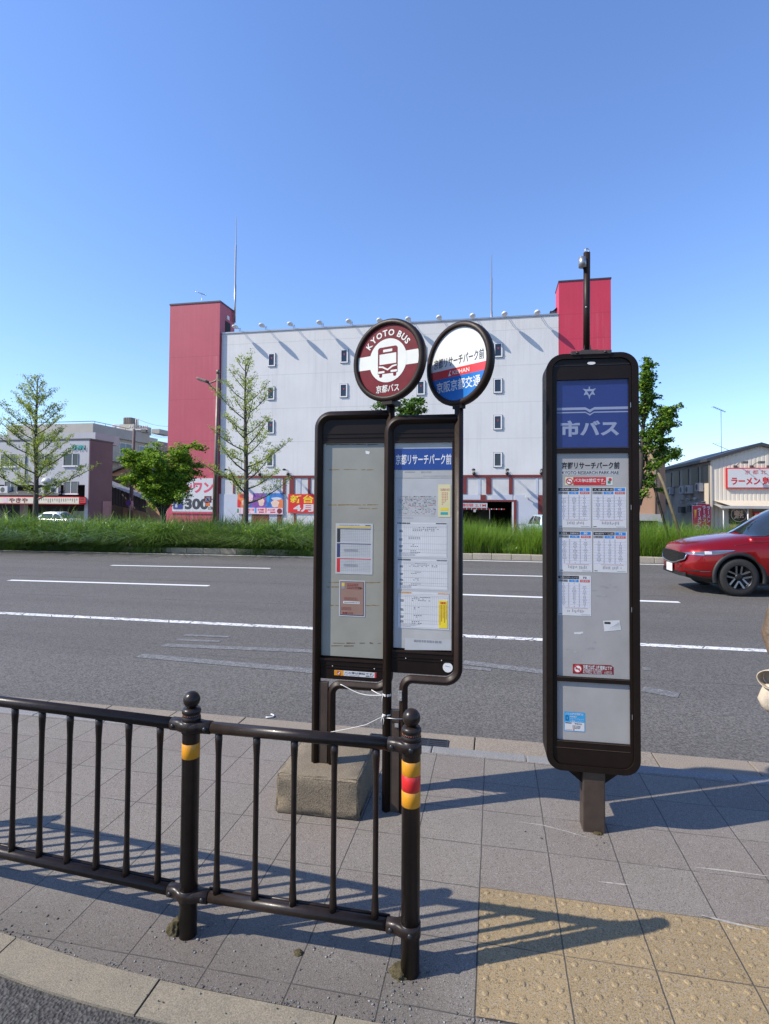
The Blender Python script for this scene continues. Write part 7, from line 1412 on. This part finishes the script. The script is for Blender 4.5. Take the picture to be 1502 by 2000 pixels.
skinmesh('jacket', V, E, Q, 'jacket', pe)
V, E, Q = [], [], []; pp = node((0, 0, .92), (.165, .125)); 
for sg in (-1, 1):
    a = node((sg*.088, 0, .80), .108, pp); b_ = node((sg*.096, -.015, .47), .078, a); c_ = node((sg*.10, .01, .10), .066, b_)
skinmesh('trousers', V, E, Q, 'denim', pe)
for sg in (-1, 1): b = MB(); b.ball((sg*.112, -.06, .042), (.048, .135, .044), 'shoe', 16, 10); b.build('shoe', pe)
b = MB(); b.ball((0, .020, 1.588), (.090, .104, .100), 'hair', 24, 16); b.ball((0, .045, 1.51), (.084, .066, .09), 'hair', 16, 12); b.v = [(x*(1+.035*math.sin(z*140+x*90)), y*(1+.04*math.sin(x*120)), z) for x, y, z in b.v]; b.build('hair', pe)
b = MB(); b.ball((0, -.102, 1.548), (.012, .020, .022), 'skin', 10, 8)
for sg in (-1, 1): b.ball((sg*.085, -.005, 1.55), (.012, .022, .032), 'skin', 10, 8); b.ball((sg*.030, -.090, 1.572), (.013, .008, .008), 'white_paint', 10, 6); b.ball((sg*.030, -.096, 1.572), (.006, .004, .006), 'ink', 8, 6)
b.ball((0, -.090, 1.510), (.020, .006, .005), 'tan', 10, 6); b.build('face', pe)
# cream canvas bag in the hand
zb_ = BX.z; tb = thing('canvas_bag', 'cream canvas bag with an open loop mouth, held low at the right edge', 'bag', (BX.x+.045, BX.y, zb_-.085))
b = MB(); prof = [(0, -.01), (.03, -.008), (.052, .012), (.060, .045), (.054, .080), (.040, .098), (.030, .104)]; b.lathe(prof, 'canvas', 28, M=Matrix.Diagonal((1.0, .62, 1, 1)))
for q in b.v: pass
b.v = [(x*(1+.06*math.sin(z*90+x*40)), y*(1+.10*math.sin(x*110+z*50)), z) for x, y, z in b.v]; b.build('pouch', tb)
b = MB(); n = 26; v = []; MX = Matrix.Translation((-.014, -.012, .128)) @ Vector((-.62, -.78, .12)).to_track_quat('Z', 'Y').to_matrix().to_4x4()
for rad, z in ((.044, -.042), (.047, -.01), (.046, .03), (.043, .034), (.041, .028), (.040, -.03)):
    for j in range(n): a = 2*math.pi*j/n; v.append(MX @ Vector((rad*1.05*math.cos(a), rad*.80*math.sin(a), z*(1+.12*math.sin(3*a)))))
b.add(v, [(i*n+j, i*n+(j+1) % n, (i+1)*n+(j+1) % n, (i+1)*n+j) for i in range(5) for j in range(n)], 'canvas', True); b.mi[-2*n:] = [b.mid('canvas_inside')]*(2*n); b.add([MX @ Vector((.040*math.cos(2*math.pi*j/n), .031*math.sin(2*math.pi*j/n), -.03)) for j in range(n)], [tuple(range(n))], 'canvas_inside'); b.build('loop_mouth', tb)
b = MB(); b.tube([(.034, 0, .085), (.05, -.012, .13), (.075, -.014, .165), (.095, 0, .178), (.075, .016, .165), (.045, .014, .12), (.02, .006, .09)], .009, 'canvas', 8); b.build('strap', tb); b = MB(); b.lathe([(.003, 0), (.006, .001), (.006, .003), (.003, .004)], 'galv', 12, M=Matrix.Translation((.022, -.042, .165)) @ Matrix.Rotation(R(80), 4, 'X')); b.build('eyelet', tb)
